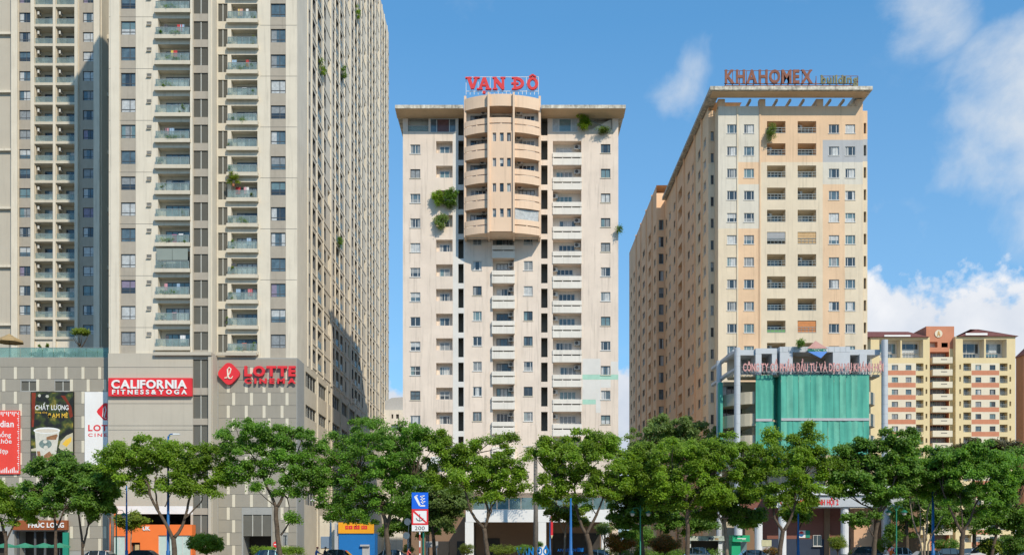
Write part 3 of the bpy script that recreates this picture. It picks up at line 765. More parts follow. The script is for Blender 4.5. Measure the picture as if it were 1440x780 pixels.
# ================================================================== MIDDLE TOWER (127 m)
def mid_tower():
    Y = 127.0; u_ = lambda u: U(u, Y); v_ = lambda v: V(v, Y); p = 34.6; FB = front(Y); XL, XR = u_(566.5), u_(869.5); ZT = v_(158.5); zb = 0
    root = thing('residential_tower', 'pale peach apartment tower with curved orange bay and red rooftop letters in the middle', 'apartment building', (0, Y, 0))
    mb = MB(); ops = []; K = range(0, 14)
    for k in K:
        a = p*k
        if k < 13:
            ops.append((u_(577), u_(591), v_(216+a), v_(203.3+a), .16, None, None)); ops.append((u_(845), u_(858.3), v_(215.4+a), v_(202.8+a), .16, None, None))
            ops.append((u_(613.3), u_(636.4), v_(215.3+a), v_(198.5+a), .85, VD, None))
            ops.append((u_(777.5), u_(817.5), v_(215.3+a), v_(198.3+a), 1.3, VDW, None))
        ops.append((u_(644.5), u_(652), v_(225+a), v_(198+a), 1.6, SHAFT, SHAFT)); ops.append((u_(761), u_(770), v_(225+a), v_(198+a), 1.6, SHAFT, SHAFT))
        if k >= 4 and k < 13:
            b = 35.3*(k-4)
            if 367+b < 640:
                ops.append((u_(665), u_(677.3), v_(344.6+b), v_(331.6+b), .16, None, None)); ops.append((u_(736.5), u_(749), v_(344.6+b), v_(331.6+b), .16, None, None))
                ops.append((u_(693), u_(722.5), v_(346+b), v_(328.2+b), 1.3, VDW, None))
    # top floor
    ops += [(u_(573.5), u_(602.5), v_(185), v_(164), 1.2, VDW, None), (u_(605), u_(641), v_(186), v_(166.5), .2, None, None), (u_(777), u_(812.5), v_(185), v_(166.5), .2, None, None),
            (u_(820.5), u_(861), v_(182.5), v_(163.5), 1.4, VDW, None), (u_(644.5), u_(652), v_(190.5), v_(166), 1.6, SHAFT, SHAFT), (u_(761), u_(770), v_(190.5), v_(166), 1.6, SHAFT, SHAFT)]
    zn = [(u_(637), u_(653), 0, ZT, VDG), (u_(770.6), u_(777), 0, ZT, VD)]
    wall(mb, FB, XL, XR, zb, ZT, ops, VD, zn)
    shell(mb, XL, XR, Y, Y+25, 0, ZT, VD, 'f')
    part('wall', mb, root)
    # roof slab with deep eaves
    mb = MB(); x0, x1 = U(555.5, 124.6), U(880, 124.6); z0, z1 = V(152.5, 124.6), V(147.6, 124.6)
    zf = v_(162.5)
    for (a, b) in ((x0, u_(652.8)), (u_(760.5), x1)):
        mb.box(a, b, 124.6, 126, z0, z1, ROOFW)
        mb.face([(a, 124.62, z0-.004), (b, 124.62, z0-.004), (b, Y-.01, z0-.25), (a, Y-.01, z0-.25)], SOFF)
    mb.box(x0, x1, 126.0, Y+26, z0+.004, z1-.004, ROOFW)
    mb.box(XL-.02, XR+.02, Y+.02, Y+24.9, ZT, z0, VD)
    mb.box(U(770, 128)-.15, U(770, 128)+.15, 128, 128.3, z1, z1+.8, FRAMED); mb.box(U(770, 128)-.3, U(770, 128)+.3, 127.9, 128.4, z1+.8, z1+1.1, FRAMED)
    part('roof', mb, root)
    # repainted wear patches on the lower right wall
    mb = MB(); d = -.004
    def patch(a, b, c, e, m): mb.face([FB.P(u_(a), v_(e), d), FB.P(u_(b), v_(e), d), FB.P(u_(b), v_(c), d), FB.P(u_(a), v_(c), d)], m)
    patch(819, 844.5, 504, 526, VDG); patch(819, 838, 533.6, 561, VDG); patch(838, 844.6, 533.6, 580, VDG); patch(819, 869.4, 526.3, 533.3, MINT); patch(819, 837.8, 561.3, 568, MINT); patch(859, 869.4, 508, 526, VDG); patch(844.8, 858.8, 533.6, 544.8, VDG)
    part('paint_patch', mb, root)
    # windows
    for k in range(13):
        a = p*k
        window(root, FB, u_(584), v_(216+a), u_(591)-u_(577), v_(203.3)-v_(216), random.choice(('two', 'two', 'three', 'grid')), random.choice((FRAMEW, FRAMED, FRAMEW)), 'vd', .12)
        window(root, FB, u_(851.65), v_(215.4+a), u_(858.3)-u_(845), v_(202.8)-v_(215.4), random.choice(('two', 'two', 'three')), random.choice((FRAMEW, FRAMED)), 'vd', .12)
        window(root, FB, u_(624.8), v_(214.6+a), u_(632)-u_(618), 1.08, random.choice(('two', 'three')), FRAMEW, 'vd', .78)
        window(root, FB, u_(797)+random.uniform(-.3, .3), v_(215+a), 2.1, 1.15, 'four', FRAMEW, 'vd', 1.22)
        part('air_conditioner', ac_mesh(), root, (u_(random.choice((780.5, 812.5))), Y+.9, v_(206.5+a)))
        # white parapet in two bands with a slit
        key = 'vdpar'
        if key not in CACHE:
            w = u_(818)-u_(777); m_ = MB(); h = p*Y/F
            m_.box(-w/2, w/2, -.16, -.004, -.56, .0, VDW); m_.box(-w/2, w/2, -.13, -.005, -1.55, -.72, VDW)
            for q in (-1, -.33, .33, 1): m_.box(q*(w/2-.1)-.06, q*(w/2-.1)+.06, -.10, -.006, -.72, -.56, VDW)
            m_.face([(-w/2, -.006, -.72), (w/2, -.006, -.72), (w/2, -.006, -.56), (-w/2, -.006, -.56)], DARKI)
            CACHE[key] = m_.mesh('balcony_parapet')
        part('balcony_parapet', CACHE[key], root, (u_(797.5), Y, v_(215.3+a)))
    for k in range(9):
        b = 35.3*k
        for c, w in ((671.15, 12.3), (742.75, 12.5)):
            if 344+b < 660: window(root, FB, u_(c), v_(344.6+b), w*Y/F, 13*Y/F, random.choice(('two', 'two', 'three')), random.choice((FRAMEW, FRAMED, FRAMEW)), 'vd', .12)
        window(root, FB, u_(708.5), v_(345.7+b), 1.9, 1.25, 'four', random.choice((FRAMEW, FRAMED)), 'vd', 1.22)
        part('air_conditioner', ac_mesh(), root, (u_(719.3), Y+.85, v_(337+b)))
        key = 'vdpar2'
        if key not in CACHE:
            w = u_(724)-u_(691.7); m_ = MB()
            m_.box(-w/2, w/2, -.42, -.004, -.56, .0, VDW); m_.box(-w/2, w/2, -.38, -.005, -1.6, -.72, VDW)
            for q in (-1, 0, 1): m_.box(q*(w/2-.1)-.06, q*(w/2-.1)+.06, -.34, -.006, -.72, -.56, VDW)
            m_.face([(-w/2, -.006, -.72), (w/2, -.006, -.72), (w/2, -.006, -.56), (-w/2, -.006, -.56)], DARKI)
            CACHE[key] = m_.mesh('centre_parapet')
        part('centre_parapet', CACHE[key], root, (u_(707.8), Y, v_(346+b)))
    window(root, FB, u_(623), v_(186), u_(641)-u_(605), v_(166.5)-v_(186), 'three', FRAMEW, 'vd', .12).children[0].data = pane_mesh(u_(641)-u_(605), v_(166.5)-v_(186), 2, GL_B, mat('curtain_maroon', (.14, .06, .055), .5, .2, 3, coat=.4))
    window(root, FB, u_(794.75), v_(185), u_(812.5)-u_(777), v_(166.5)-v_(185), 'three', FRAMEW, 'vd', .12).children[0].data = pane_mesh(u_(812.5)-u_(777), v_(166.5)-v_(185), 2, CU_W, GL_T)
    mb = MB(); mb.box(u_(573.7), u_(602.3), Y+.05, Y+.08, v_(184.5), v_(177.5), RAILG); mb.box(u_(573.7), u_(602.3), Y+.03, Y+.1, v_(177.5), v_(176.8), RAILM); part('terrace_railing', mb, root)
    mb = MB(); mb.prism([(u_(828), v_(181.8)), (u_(860.4), v_(181.8)), (u_(860.4), v_(165.5))], Y+.4, Y+.5, VDW); mb.tube([(u_(860.4), Y+.3, v_(182)), (u_(824), Y+.3, v_(165))], .05, RAILM, 5); part('stair_side', mb, root)
    # light beams across the shafts
    # ---------------- curved bay
    bay = MB(); q = 35.5; yc = 123.35; uc = lambda u: U(u, yc); vc = lambda v: V(v, yc)
    xl0, xl1, xr0, xr1 = uc(653.2), uc(687.0), uc(722.5), uc(759.5)
    def arc(x0, x1, y0, y1, bulge, n=8):
        r = []
        for i in range(n+1):
            t = i/n; r.append((x0+(x1-x0)*t, y0+(y1-y0)*t-bulge*4*t*(1-t)))
        return r
    secL = arc(xl0, xl1, 124.9, 123.75, .20); secC = arc(xl1, xr0, 123.55, 123.55, .10); secR = arc(xr0, xr1, 123.75, 124.9, .20)
    def band(m_, sec, za, zb_, th, m):
        n = len(sec); inner = [(a, b+th) for a, b in sec]
        for i in range(n-1):
            (a, b), (c, d) = sec[i], sec[i+1]; (e, f), (g, h) = inner[i], inner[i+1]
            m_.face([(a, b, za), (c, d, za), (c, d, zb_), (a, b, zb_)], m); m_.face([(e, f, zb_), (g, h, zb_), (g, h, za), (e, f, za)], m)
            m_.face([(a, b, zb_), (c, d, zb_), (g, h, zb_), (e, f, zb_)], m); m_.face([(e, f, za), (g, h, za), (c, d, za), (a, b, za)], m)
        for i in (0, -1):
            (a, b), (e, f) = sec[i], inner[i]; m_.face([(a, b, za), (e, f, za), (e, f, zb_), (a, b, zb_)], m)
    def slab(m_, sec, z, yback, th, m):
        n = len(sec)
        for i in range(n-1):
            (a, b), (c, d) = sec[i], sec[i+1]
            m_.face([(a, b+.05, z), (a, yback, z), (c, yback, z), (c, d+.05, z)], m)
            m_.face([(a, b+.05, z+th), (c, d+.05, z+th), (c, yback, z+th), (a, yback, z+th)], m)
    for sec in (secL, secC, secR):
        band(bay, sec, vc(148.3), vc(131.5), .2, VDO); slab(bay, sec, vc(148.0), 126.6, .3, VDO)
        for k in range(5): slab(bay, sec, vc(183.5+q*k), 126.6, .25, VDO)
    yb = 125.75
    # backs of the loggias, a flat centre panel with three slits
    FBk = front(yb); wall(bay, FBk, xl0, xl1, vc(184+q*4+1), vc(132), [], VDW); wall(bay, FBk, xr0, xr1, vc(184+q*4+1), vc(132), [], VDW); wall(bay, FBk, xl1, xr0, vc(185), vc(132), [], VDW)
    ops = []
    for k in range(4):
        for (a, b) in ((692.8, 697.7), (702.9, 708.3), (713, 718.4)): ops.append((uc(a), uc(b), vc(198.4+q*k), vc(186.2+q*k), .3, None, None))
    FC = front(123.42); wall(bay, FC, xl1, xr0, vc(325), vc(183.5), ops, VDO)
    for x0, x1, y0 in ((xl0-.14, xl0+.14, 125.0), (xl1-.12, xl1+.12, 123.15), (xr0-.12, xr0+.12, 123.15), (xr1-.14, xr1+.14, 125.0)): bay.box(x0, x1, y0, 126.9, vc(327.5), vc(130.6 if y0 < 124 else 126.5), VDO)
    for sgn, x in ((-1, xl0-.141), (1, xr1+.141)): bay.face([(x, 125.0, vc(327)), (x, 127, vc(327)), (x, 127, vc(127)), (x, 125.0, vc(127))], VDO)
    bay.face([(xl0, 124.9, vc(131.8)), (xr1, 124.9, vc(131.8)), (xr1, 130, vc(131.8)), (xl0, 130, vc(131.8))], VDO)
    bay.face([(xl1, 123.4, vc(325)), (xl1, 127, vc(325)), (xr0, 127, vc(325)), (xr0, 123.4, vc(325))], VDO)
    bay.box(xl0-.1, xr1+.1, 126.9, 131, ZT, vc(131.8), VDO)
    part('curved_bay', bay, root)
    for k in range(5):
        za = q*k
        for nm, sec in (('l', secL), ('r', secR), ('c', secC)):
            if nm == 'c' and k > 0: continue
            m_ = MB(); band(m_, sec, vc(171.9+za), vc(164.4+za), .14, VDO); band(m_, sec, vc(184+za), vc(173.4+za), .14, VDO)
            for t in (.03, .5, .97):
                i = min(len(sec)-1, int(round(t*(len(sec)-1)))); a, b = sec[i]; m_.box(a-.09, a+.09, b+.03, b+.11, vc(173.4+za), vc(171.9+za), VDO)
            part('bay_parapet', m_, root)
            cx = (sec[0][0]+sec[-1][0])/2
            window(root, FBk, cx+(.15 if nm == 'l' else 0), vc(164.6+za), 2.0 if nm != 'c' else 2.4, 1.15, 'four', random.choice((FRAMEW, FRAMED, FRAMEW)), 'vd', -.06)
            if nm != 'c':
                part('air_conditioner', ac_mesh(), root, (cx+(.85 if nm == 'l' else -.85)+random.uniform(-.2, .2), yb-.25, vc(151.6+za)))
    for k in range(4):
        for (a, b) in ((692.8, 697.7), (702.9, 708.3), (713, 718.4)): window(root, FC, (uc(a)+uc(b))/2, vc(198.4+q*k), uc(b)-uc(a), vc(186.2)-vc(198.4), 'plain', random.choice((FRAMEW, FRAMED)), 'vd', .18)
    m_ = MB(); m_.face([(xr0+.15, 124.0, vc(306+0.2)), (xr1-.15, 125.1, vc(306)), (xr1-.15, 125.0, vc(291)), (xr0+.15, 123.9, vc(291))], CU_W); part('roller_blind', m_, root)
    # ---------------- base: porch with white beam, brown wall
    YP = 118.0; a_ = lambda u: U(u, YP); b_ = lambda v: V(v, YP); mb = MB()
    mb.box(U(655, YP), U(868, YP), YP, YP+1.0, b_(733.5), b_(716), WHITE)
    mb.box(U(655, YP), U(868, YP), YP+1.0, Y-.3, b_(716.5)-.2, b_(716.2), WHITE)
    mb.box(a_(654), a_(666), YP+.02, YP+1.0, .1, b_(733.6), WHITE); mb.box(a_(757), a_(768), YP+.02, YP+1.0, .1, b_(733.6), WHITE); mb.box(a_(846), a_(857), YP+.02, YP+1, .1, b_(733.6), WHITE)
    mb.box(a_(600), a_(654), YP+4, YP+8.5, 0.1, b_(690), BROWN); mb.box(a_(666.5), a_(868), YP+6, YP+8.4, .1, b_(716.6)-.25, BROWN)
    mb.box(a_(585), a_(875), YP+6.5, YP+8.3, b_(688), b_(640), VD); mb.box(a_(600), a_(660), YP+5.5, YP+6.4, b_(646), b_(636), WHITE)
    mb.box(a_(560), a_(600), YP+5, YP+8, .1, b_(700), BROWN)
    for c in (612, 640): mb.box(a_(c), a_(c)+1.4, YP+3.93, YP+3.99, .12, 2.4, DARKI)
    mb.box(a_(680), a_(702), YP+5.94, YP+5.99, .12, 2.8, DARKI)
    mb.box(a_(780), a_(850), YP+5.9, YP+5.99, .12, 3.4, DARKI)
    part('entrance_porch', mb, root)
    for i in range(12):
        m_ = MB(); w = (a_(868)-a_(665))/12; m_.box(-w/2+.04, w/2-.04, 0, .06, 0, b_(699)-b_(715.5), GL_T); part('glass_panel', m_, root, (a_(665)+w*(i+.5), YP+.35, b_(715.5)))
    # rooftop sign
    ys = 124.6; zs0, zs1 = V(125.5, ys), V(108.5, ys)
    s = thing('rooftop_sign', 'red VẠN ĐÔ slab letters on a white frame on top of the curved orange bay', 'sign', (U(707, ys), ys, V(131.8, ys)))
    word(s, ys, zs0, zs1)
    fr = MB(); W = WSTEEL
    for z in (V(106.8, ys), V(126.8, ys)): fr.box(U(655, ys), U(757.5, ys), ys+.3, ys+.36, z-.03, z+.03, W)
    for i in range(19):
        x = U(655.3+i*5.67, ys); fr.box(x-.03, x+.03, ys+.31, ys+.35, V(131.6, ys), V(106.8 if i % 3 == 0 else 126.8, ys), W)
    part('frame', fr, s)

def word(s, y, z0, z1):
    """VẠN ĐÔ in slab serif capitals, drawn as strokes"""
    H = z1-z0; px = lambda u: U(u, y); t = H*.20; dd = .3; m = REDV
    def poly(mb, pts, d0=0.0): mb.prism(pts, y+d0, y+dd+d0, m)
    def bar(mb, a, b, w, d0=0.0):
        a = Vector((*a, 0)); b = Vector((*b, 0)); n = (b-a).normalized(); n = Vector((-n.y, n.x, 0))*w/2
        poly(mb, [(a+n)[:2], (b+n)[:2], (b-n)[:2], (a-n)[:2]][::-1], d0)
    def serif(mb, x, z, w): mb.box(x-w/2, x+w/2, y-.012, y+dd+.012, z-t*.28, z+t*.28, m)
    def V_(x0, x1):
        mb = MB(); c = (x0+x1)/2; w = (x1-x0)*.26; bar(mb, (x0+w*.7, z1), (c, z0+.1), w); bar(mb, (x1-w*.7, z1), (c+.02, z0+.1), w*.8, .004); serif(mb, x0+w*.7, z1-.06, w*1.9); serif(mb, x1-w*.7, z1-.06, w*1.9); part('letter', mb, s)
    def A_(x0, x1, dot):
        mb = MB(); c = (x0+x1)/2; w = (x1-x0)*.24; bar(mb, (x0+w*.7, z0), (c, z1-.05), w*.8); bar(mb, (x1-w*.7, z0), (c+.02, z1-.05), w, .004); mb.box(x0+w, x1-w, y-.006, y+dd+.02, z0+H*.28, z0+H*.43, m); serif(mb, x0+w*.7, z0+.06, w*1.9); serif(mb, x1-w*.7, z0+.06, w*1.9)
        if dot: mb.prism([(c+.20*math.cos(a*.785), z0-.36+.20*math.sin(a*.785)) for a in range(8)], y, y+dd, m)
        part('letter', mb, s)
    def N_(x0, x1):
        mb = MB(); w = (x1-x0)*.20; mb.box(x0+w*.5, x0+w*1.5, y, y+dd, z0, z1, m); mb.box(x1-w*1.5, x1-w*.5, y, y+dd, z0, z1, m); bar(mb, (x0+w*.9, z1-.1), (x1-w*.9, z0+.1), w*1.25, .005); serif(mb, x0+w, z0+.06, w*1.9); serif(mb, x0+w*.8, z1-.06, w*1.6); serif(mb, x1-w, z1-.06, w*1.9); part('letter', mb, s)
    def ring(mb, cx, cz, rx, rz, w, a0, a1, d0=0):
        n = 14
        for i in range(n):
            p, q = a0+(a1-a0)*i/n, a0+(a1-a0)*(i+1)/n
            mb.prism([(cx+rx*math.cos(p), cz+rz*math.sin(p)), (cx+rx*math.cos(q), cz+rz*math.sin(q)), (cx+(rx-w)*math.cos(q), cz+(rz-w*.8)*math.sin(q)), (cx+(rx-w)*math.cos(p), cz+(rz-w*.8)*math.sin(p))][::-1], y+d0, y+dd, m)
    def D_(x0, x1):
        mb = MB(); w = (x1-x0)*.27; mb.box(x0+w*.35, x0+w*1.25, y+.004, y+dd-.004, z0, z1, m); ring(mb, x0+w*1.1, (z0+z1)/2, (x1-x0)-w*1.1, H/2, w, -math.pi/2, math.pi/2); serif(mb, x0+w*.7, z0+.07, w*1.8); serif(mb, x0+w*.7, z1-.07, w*1.8); mb.box(x0-w*.35, x0+w*2.0, y-.02, y+dd, z0+H*.42, z0+H*.56, m); part('letter', mb, s)
    def O_(x0, x1):
        mb = MB(); w = (x1-x0)*.27; c = (x0+x1)/2; ring(mb, c, (z0+z1)/2-.03, (x1-x0)/2, H/2+.03, w, 0, 2*math.pi); bar(mb, (c-.42, z1+.06), (c, z1+.34), .17); bar(mb, (c+.42, z1+.06), (c, z1+.34), .17, .004); part('letter', mb, s)
    V_(px(655.5), px(673.5)); A_(px(671.5), px(690), True); N_(px(692.5), px(711)); D_(px(720.5), px(737)); O_(px(741), px(757))
mid_tower()

# ================================================================== RIGHT TOWER (145 m)
def right_tower():
    Y = 145.0; u_ = lambda u: U(u, Y); v_ = lambda v: V(v, Y); FB = front(Y); p = 31.12; K = range(0, 18)
    XL, XR = u_(1010), u_(1213.3); ZT = v_(149.5); XS = 29.1; XS2 = 27.5; YM = 189.5; YE = 233.5
    root = thing('apartment_block', 'orange and cream apartment block with an open roof frame and rusty rooftop letters', 'apartment building', ((XL+XR)/2, Y, 0))
    mb = MB(); ops = []
    for k in K:
        a = p*k
        for (x0, x1) in ((1022.5, 1036), (1046.3, 1060.3), (1165.6, 1180), (1188.8, 1202.6)): ops.append((u_(x0), u_(x1), v_(187.5+a), v_(175+a), .22, None, None))
        for (x0, x1) in ((1078.6, 1104.6), (1121.7, 1147.8)): ops.append((u_(x0), u_(x1), v_(187.6+a), v_(170.5+a), 1.9, KC, None))
    Z0 = 0; B = lambda r: v_(149.5 if r == 0 else 196.6+p*(r-1)-.1)       # bottom edge lines of the colour rows
    rows = [ZT]+[v_(196.9+p*r) for r in range(0, 18)]+[0]
    zn = [(u_(1010), u_(1068), rows[3], rows[0], KW), (u_(1037), u_(1068), rows[3], rows[2], KO), (u_(1037), u_(1068), rows[5], rows[3], KW), (u_(1037), u_(1068), 0, rows[5], KO),
          (u_(1010), u_(1037), rows[5], rows[3], KW), (u_(1068), u_(1157), rows[2], ZT, KO), (u_(1157), u_(1214), rows[1], ZT, KO), (u_(1157), u_(1214), rows[2], rows[1], KG),
          (u_(1157), u_(1214), rows[3], rows[2], KW), (u_(1157), u_(1188), 0, rows[3], KO)]
    wall(mb, FB, XL, XR, 0, ZT, ops, KC, zn)
    for x in (1037, 1068.6): mb.box(u_(x)-.10, u_(x)+.10, Y-.12, Y-.004, 0, ZT, KC if x == 1037 else KO)
    # stepped right end and left notch
    F2 = front(Y+1.0); ops2 = [(U(1214.6, Y+1), U(1218.2, Y+1), V(188+p*k, Y+1), V(173+p*k, Y+1), .5, SHAFT, None) for k in K]
    wall(mb, F2, XR, U(1219.8, Y+1), 0, V(156, Y+1), ops2, KC, [(XR, u_(1230), V(196, Y+1), ZT+2, KO), (XR, u_(1230), V(227, Y+1), V(196, Y+1), KG)])
    mb.face([(XR, Y, 0), (XR, Y+1, 0), (XR, Y+1, ZT), (XR, Y, ZT)], KC)
    shell(mb, XL, U(1219.8, Y+1), Y+1.0, YM, 0, V(156, Y+1), KC, 'fl')
    YN = 147.5; F3 = front(YN); ops3 = [(U(1000, YN)-.05, U(1008, YN)-.45, V(187.5+p*k, Y)-.1, V(174+p*k, Y)-.1, .2, None, None) for k in K]
    wall(mb, F3, XS, XL, 0, 66.2, ops3, KC, [(XS, XL, V(230, YN), 70, KO)])
    mb.face([(XL, YN, 0), (XL, Y, 0), (XL, Y, ZT), (XL, YN, ZT)], KC)
    # long side wall, in two blocks
    FS = Fac(XS, 0, 0, -1); zb = v_(187.5); fl = p*Y/F
    cols = [(149.4, 151.3, 'w'), (153.8, 155.8, 'w'), (159.2, 161.2, 'w'), (163.0, 165.0, 'w'), (170.5, 174.3, 'b'), (177.2, 179.2, 'w'), (182.6, 184.4, 'w'), (186.8, 188.4, 'w')]
    opS = []; 
    for k in K:
        for (a, b, t) in cols:
            z = zb-fl*k-(.25 if t == 'b' else 0)
            opS.append((-b, -a, z, z+(1.35 if t == 'w' else 1.9), .22 if t == 'w' else 1.3, None if t == 'w' else SHAFT, None))
    wall(mb, FS, -YM, -YN, 0, 67.4, opS, KS, [(-152.2, -147.5, 0, 70, KS2), (-158, -152.4, 30, 70, KS2), (-158, -152.4, 0, 30, KS)])
    for yy in (152.3, 158.1, 168.0, 175.9): mb.box(XS-.22, XS-.003, yy-.2, yy+.25, 0, 67.5, KS)
    F4 = front(YM); ops4 = [(XS2+.45, XS2+1.35, zb-fl*k, zb-fl*k+1.9, .2, None, None) for k in K]
    wall(mb, F4, XS2, XS, 0, 68.8, ops4, KS)
    FS2 = Fac(XS2, 0, 0, -1); cols2 = [(190.8, 192.8), (197.2, 200.6), (206.4, 209.6), (214.2, 216.8), (223.2, 225.4), (228.6, 230.4)]; opS2 = []
    for k in K:
        for i, (a, b) in enumerate(cols2):
            z = zb-fl*k+.1; opS2.append((-b, -a, z, z+(1.4 if i not in (1,) else 1.9), .22 if i != 1 else 1.2, None if i != 1 else SHAFT, None))
    wall(mb, FS2, -YE, -YM, 0, 70.3, opS2, KS)
    for yy in (195, 203.5, 212, 220): mb.box(XS2-.22, XS2-.003, yy-.2, yy+.25, 0, 70.3, KS)
    shell(mb, XS2, U(1219, Y), YM, YE, 0, 70.3, KS, 'fl')
    mb.face([(XS, YN, 67.4), (XL+4, YN, 67.4), (XL+4, YM, 67.4), (XS, YM, 67.4)], KS)
    part('wall', mb, root)
    # roof frame: slab ring on columns with sloping rafters
    mb = MB(); yr = 142.3; X0, X1 = U(998.8, yr), U(1227.3, yr); z0, z1 = V(126.3, yr), V(121.2, yr)
    mb.box(X0, X1, yr, yr+2.5, z0, z1, ROOFW); mb.box(X0, X0+1.6, yr+2.5, 188, z0+.01, z1-.01, ROOFW); mb.box(X1-1.6, X1, yr+2.5, 162, z0+.01, z1-.01, ROOFW); mb.box(X0+1.6, X1-1.6, 160, 162.5, z0+.005, z1-.005, ROOFW)
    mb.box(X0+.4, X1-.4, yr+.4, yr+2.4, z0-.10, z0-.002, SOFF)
    for (a, b) in ((1010, 1019.4), (1067.8, 1076.2), (1148.9, 1157.6), (1205, 1213.2)): mb.box(u_(a), u_(b), Y-.05, Y+.9, ZT, z0-.13, KO)
    for q in range(8):
        x = u_(1054)+q*1.95; mb.prism([(Y+.2, z0-.02), (Y+.2, z0-.35), (Y+10, z0-.35), (Y+10, z0-.02)], x, x+.30, KO, 'x')
    mb.box(u_(1012), u_(1213), Y+10.01, Y+10.3, z0-.5, z0-.03, KO)
    mb.box(XS, XS+.4, 148, 188, 67.4, z0-.14, KS); mb.box(XL, XR, Y+.001, Y+.6, ZT-.3, ZT+.002, KC)
    part('roof_frame', mb, root)
    for k in K:
        a = p*k; vis = 187+a < 560
        for c, w in ((1029.25, 13.5), (1053.3, 14), (1172.8, 14.4), (1195.7, 13.8)):
            window(root, FB, u_(c), v_(187.5+a), w*Y/F, 12.5*Y/F, 'three', FRAMEW, 'kh', .12)
        window(root, F3, (U(1000, YN)+U(1008, YN))/2-.25, V(187.5+p*k, Y)-.1, U(1008, YN)-U(1000, YN)-.40, 13.5*Y/F, 'two', FRAMED, 'kh', .12)
        window(root, F4, XS2+.9, zb-fl*k, .9, 1.9, 'two', FRAMED, 'kh', .12)
        for c in (1091.6, 1134.75):
            w = 26*Y/F; r_ = CACHE.get('khr')
            if not r_:
                r = MB()
                for z in (.05, .45, .80): r.box(-w/2, w/2, .02, .07, z, z+.06, RAILM)
                for q in range(6): r.box(-w/2+w*q/5-.02, -w/2+w*q/5+.02, .03, .06, .05, .8, RAILM)
                r_ = CACHE['khr'] = r.mesh('balcony_railing')
            part('balcony_railing', r_, root, (u_(c), Y, v_(187.6+a)))
            window(root, FB, u_(c)+.2, v_(187.4+a), 2.0, 1.45, 'three', random.choice((FRAMEW, FRAMED)), 'kh', 1.8)
            if (k*7+int(c)) % 3 == 0: part('air_conditioner', ac_mesh(), root, (u_(c)-w/2+.5, Y+1.0, v_(187.6+a)+1.0))
        for i, (ca, cb, t) in enumerate(cols):
            if t == 'w': window(root, FS, -(ca+cb)/2, zb-fl*k, cb-ca, 1.35, 'two', FRAMED if i % 2 else FRAMEW, 'kh', .12)
        for i, (ca, cb) in enumerate(cols2):
            if i != 1: window(root, FS2, -(ca+cb)/2, zb-fl*k+.1, cb-ca, 1.4, 'two', FRAMED, 'kh', .12)
    # blinds and covers on some balconies
    def cover(c, k, m, f0=0.0, f1=1.0, name='balcony_blind'):
        b = MB(); w = 12.6*Y/F; b.face([(u_(c)-w, Y+.10, v_(187.4+p*k-16.5*f0)), (u_(c)+w, Y+.10, v_(187.4+p*k-16.5*f0)), (u_(c)+w, Y+.10, v_(187.4+p*k-16.5*f1)), (u_(c)-w, Y+.10, v_(187.4+p*k-16.5*f1))], m)
        for q in range(7): b.box(u_(c)-w, u_(c)+w, Y+.07, Y+.095, v_(187.4+p*k-16.5*(f0+(f1-f0)*q/7)), v_(187.4+p*k-16.5*(f0+(f1-f0)*q/7))+.05, m)
        part(name, b, root)
    cover(1134.75, 5, mat('bamboo_blind', (.62, .42, .22), .8, .15, 6), 0, 1); cover(1091.6, 5, KG, .35, 1); cover(1134.75, 9, mat('orange_blind', (.62, .26, .10), .8, .1, 5), .05, 1); cover(1091.6, 9, mat('green_board', (.20, .42, .16), .8, .1, 5), 0, .25, 'balcony_board')
    # rooftop lettering
    yl = 143.2; s = thing('rooftop_sign', 'rusty KHAHOMEX building letters on a thin frame atop the orange and cream block', 'sign', (u_(1110), yl, z1))
    letters(s, 'KHAHOMEX', U(1019.5, yl), U(1143, yl), yl, V(116.3, yl), V(98, yl), RUST, .2, .035, .10)
    letters(s, 'building', U(1154.5, yl), U(1207, yl), yl, V(117, yl), V(105.5, yl), RUSTG, .2, .03, .09)
    fr = MB()
    for z in (V(119.6, yl), V(116.8, yl)): fr.box(U(1019, yl), U(1207, yl), yl+.22, yl+.30, z-.05, z+.05, RUST)
    for z, x1 in ((V(98.5, yl), 1143), (V(106, yl), 1207)): fr.box(U(1019 if x1 < 1200 else 1154, yl), U(x1, yl), yl+.22, yl+.28, z-.03, z+.03, RUST)
    for q in range(20):
        x = U(1021+q*9.8, yl); fr.box(x-.04, x+.04, yl+.21, yl+.31, z1, V(98.5 if 1021+q*9.8 < 1143 else 106, yl), RUST); fr.tube([(x, yl+.3, V(110, yl)), (x+.3, yl+2.5, z1)], .04, RUST, 4)
    part('frame', fr, s)
right_tower()

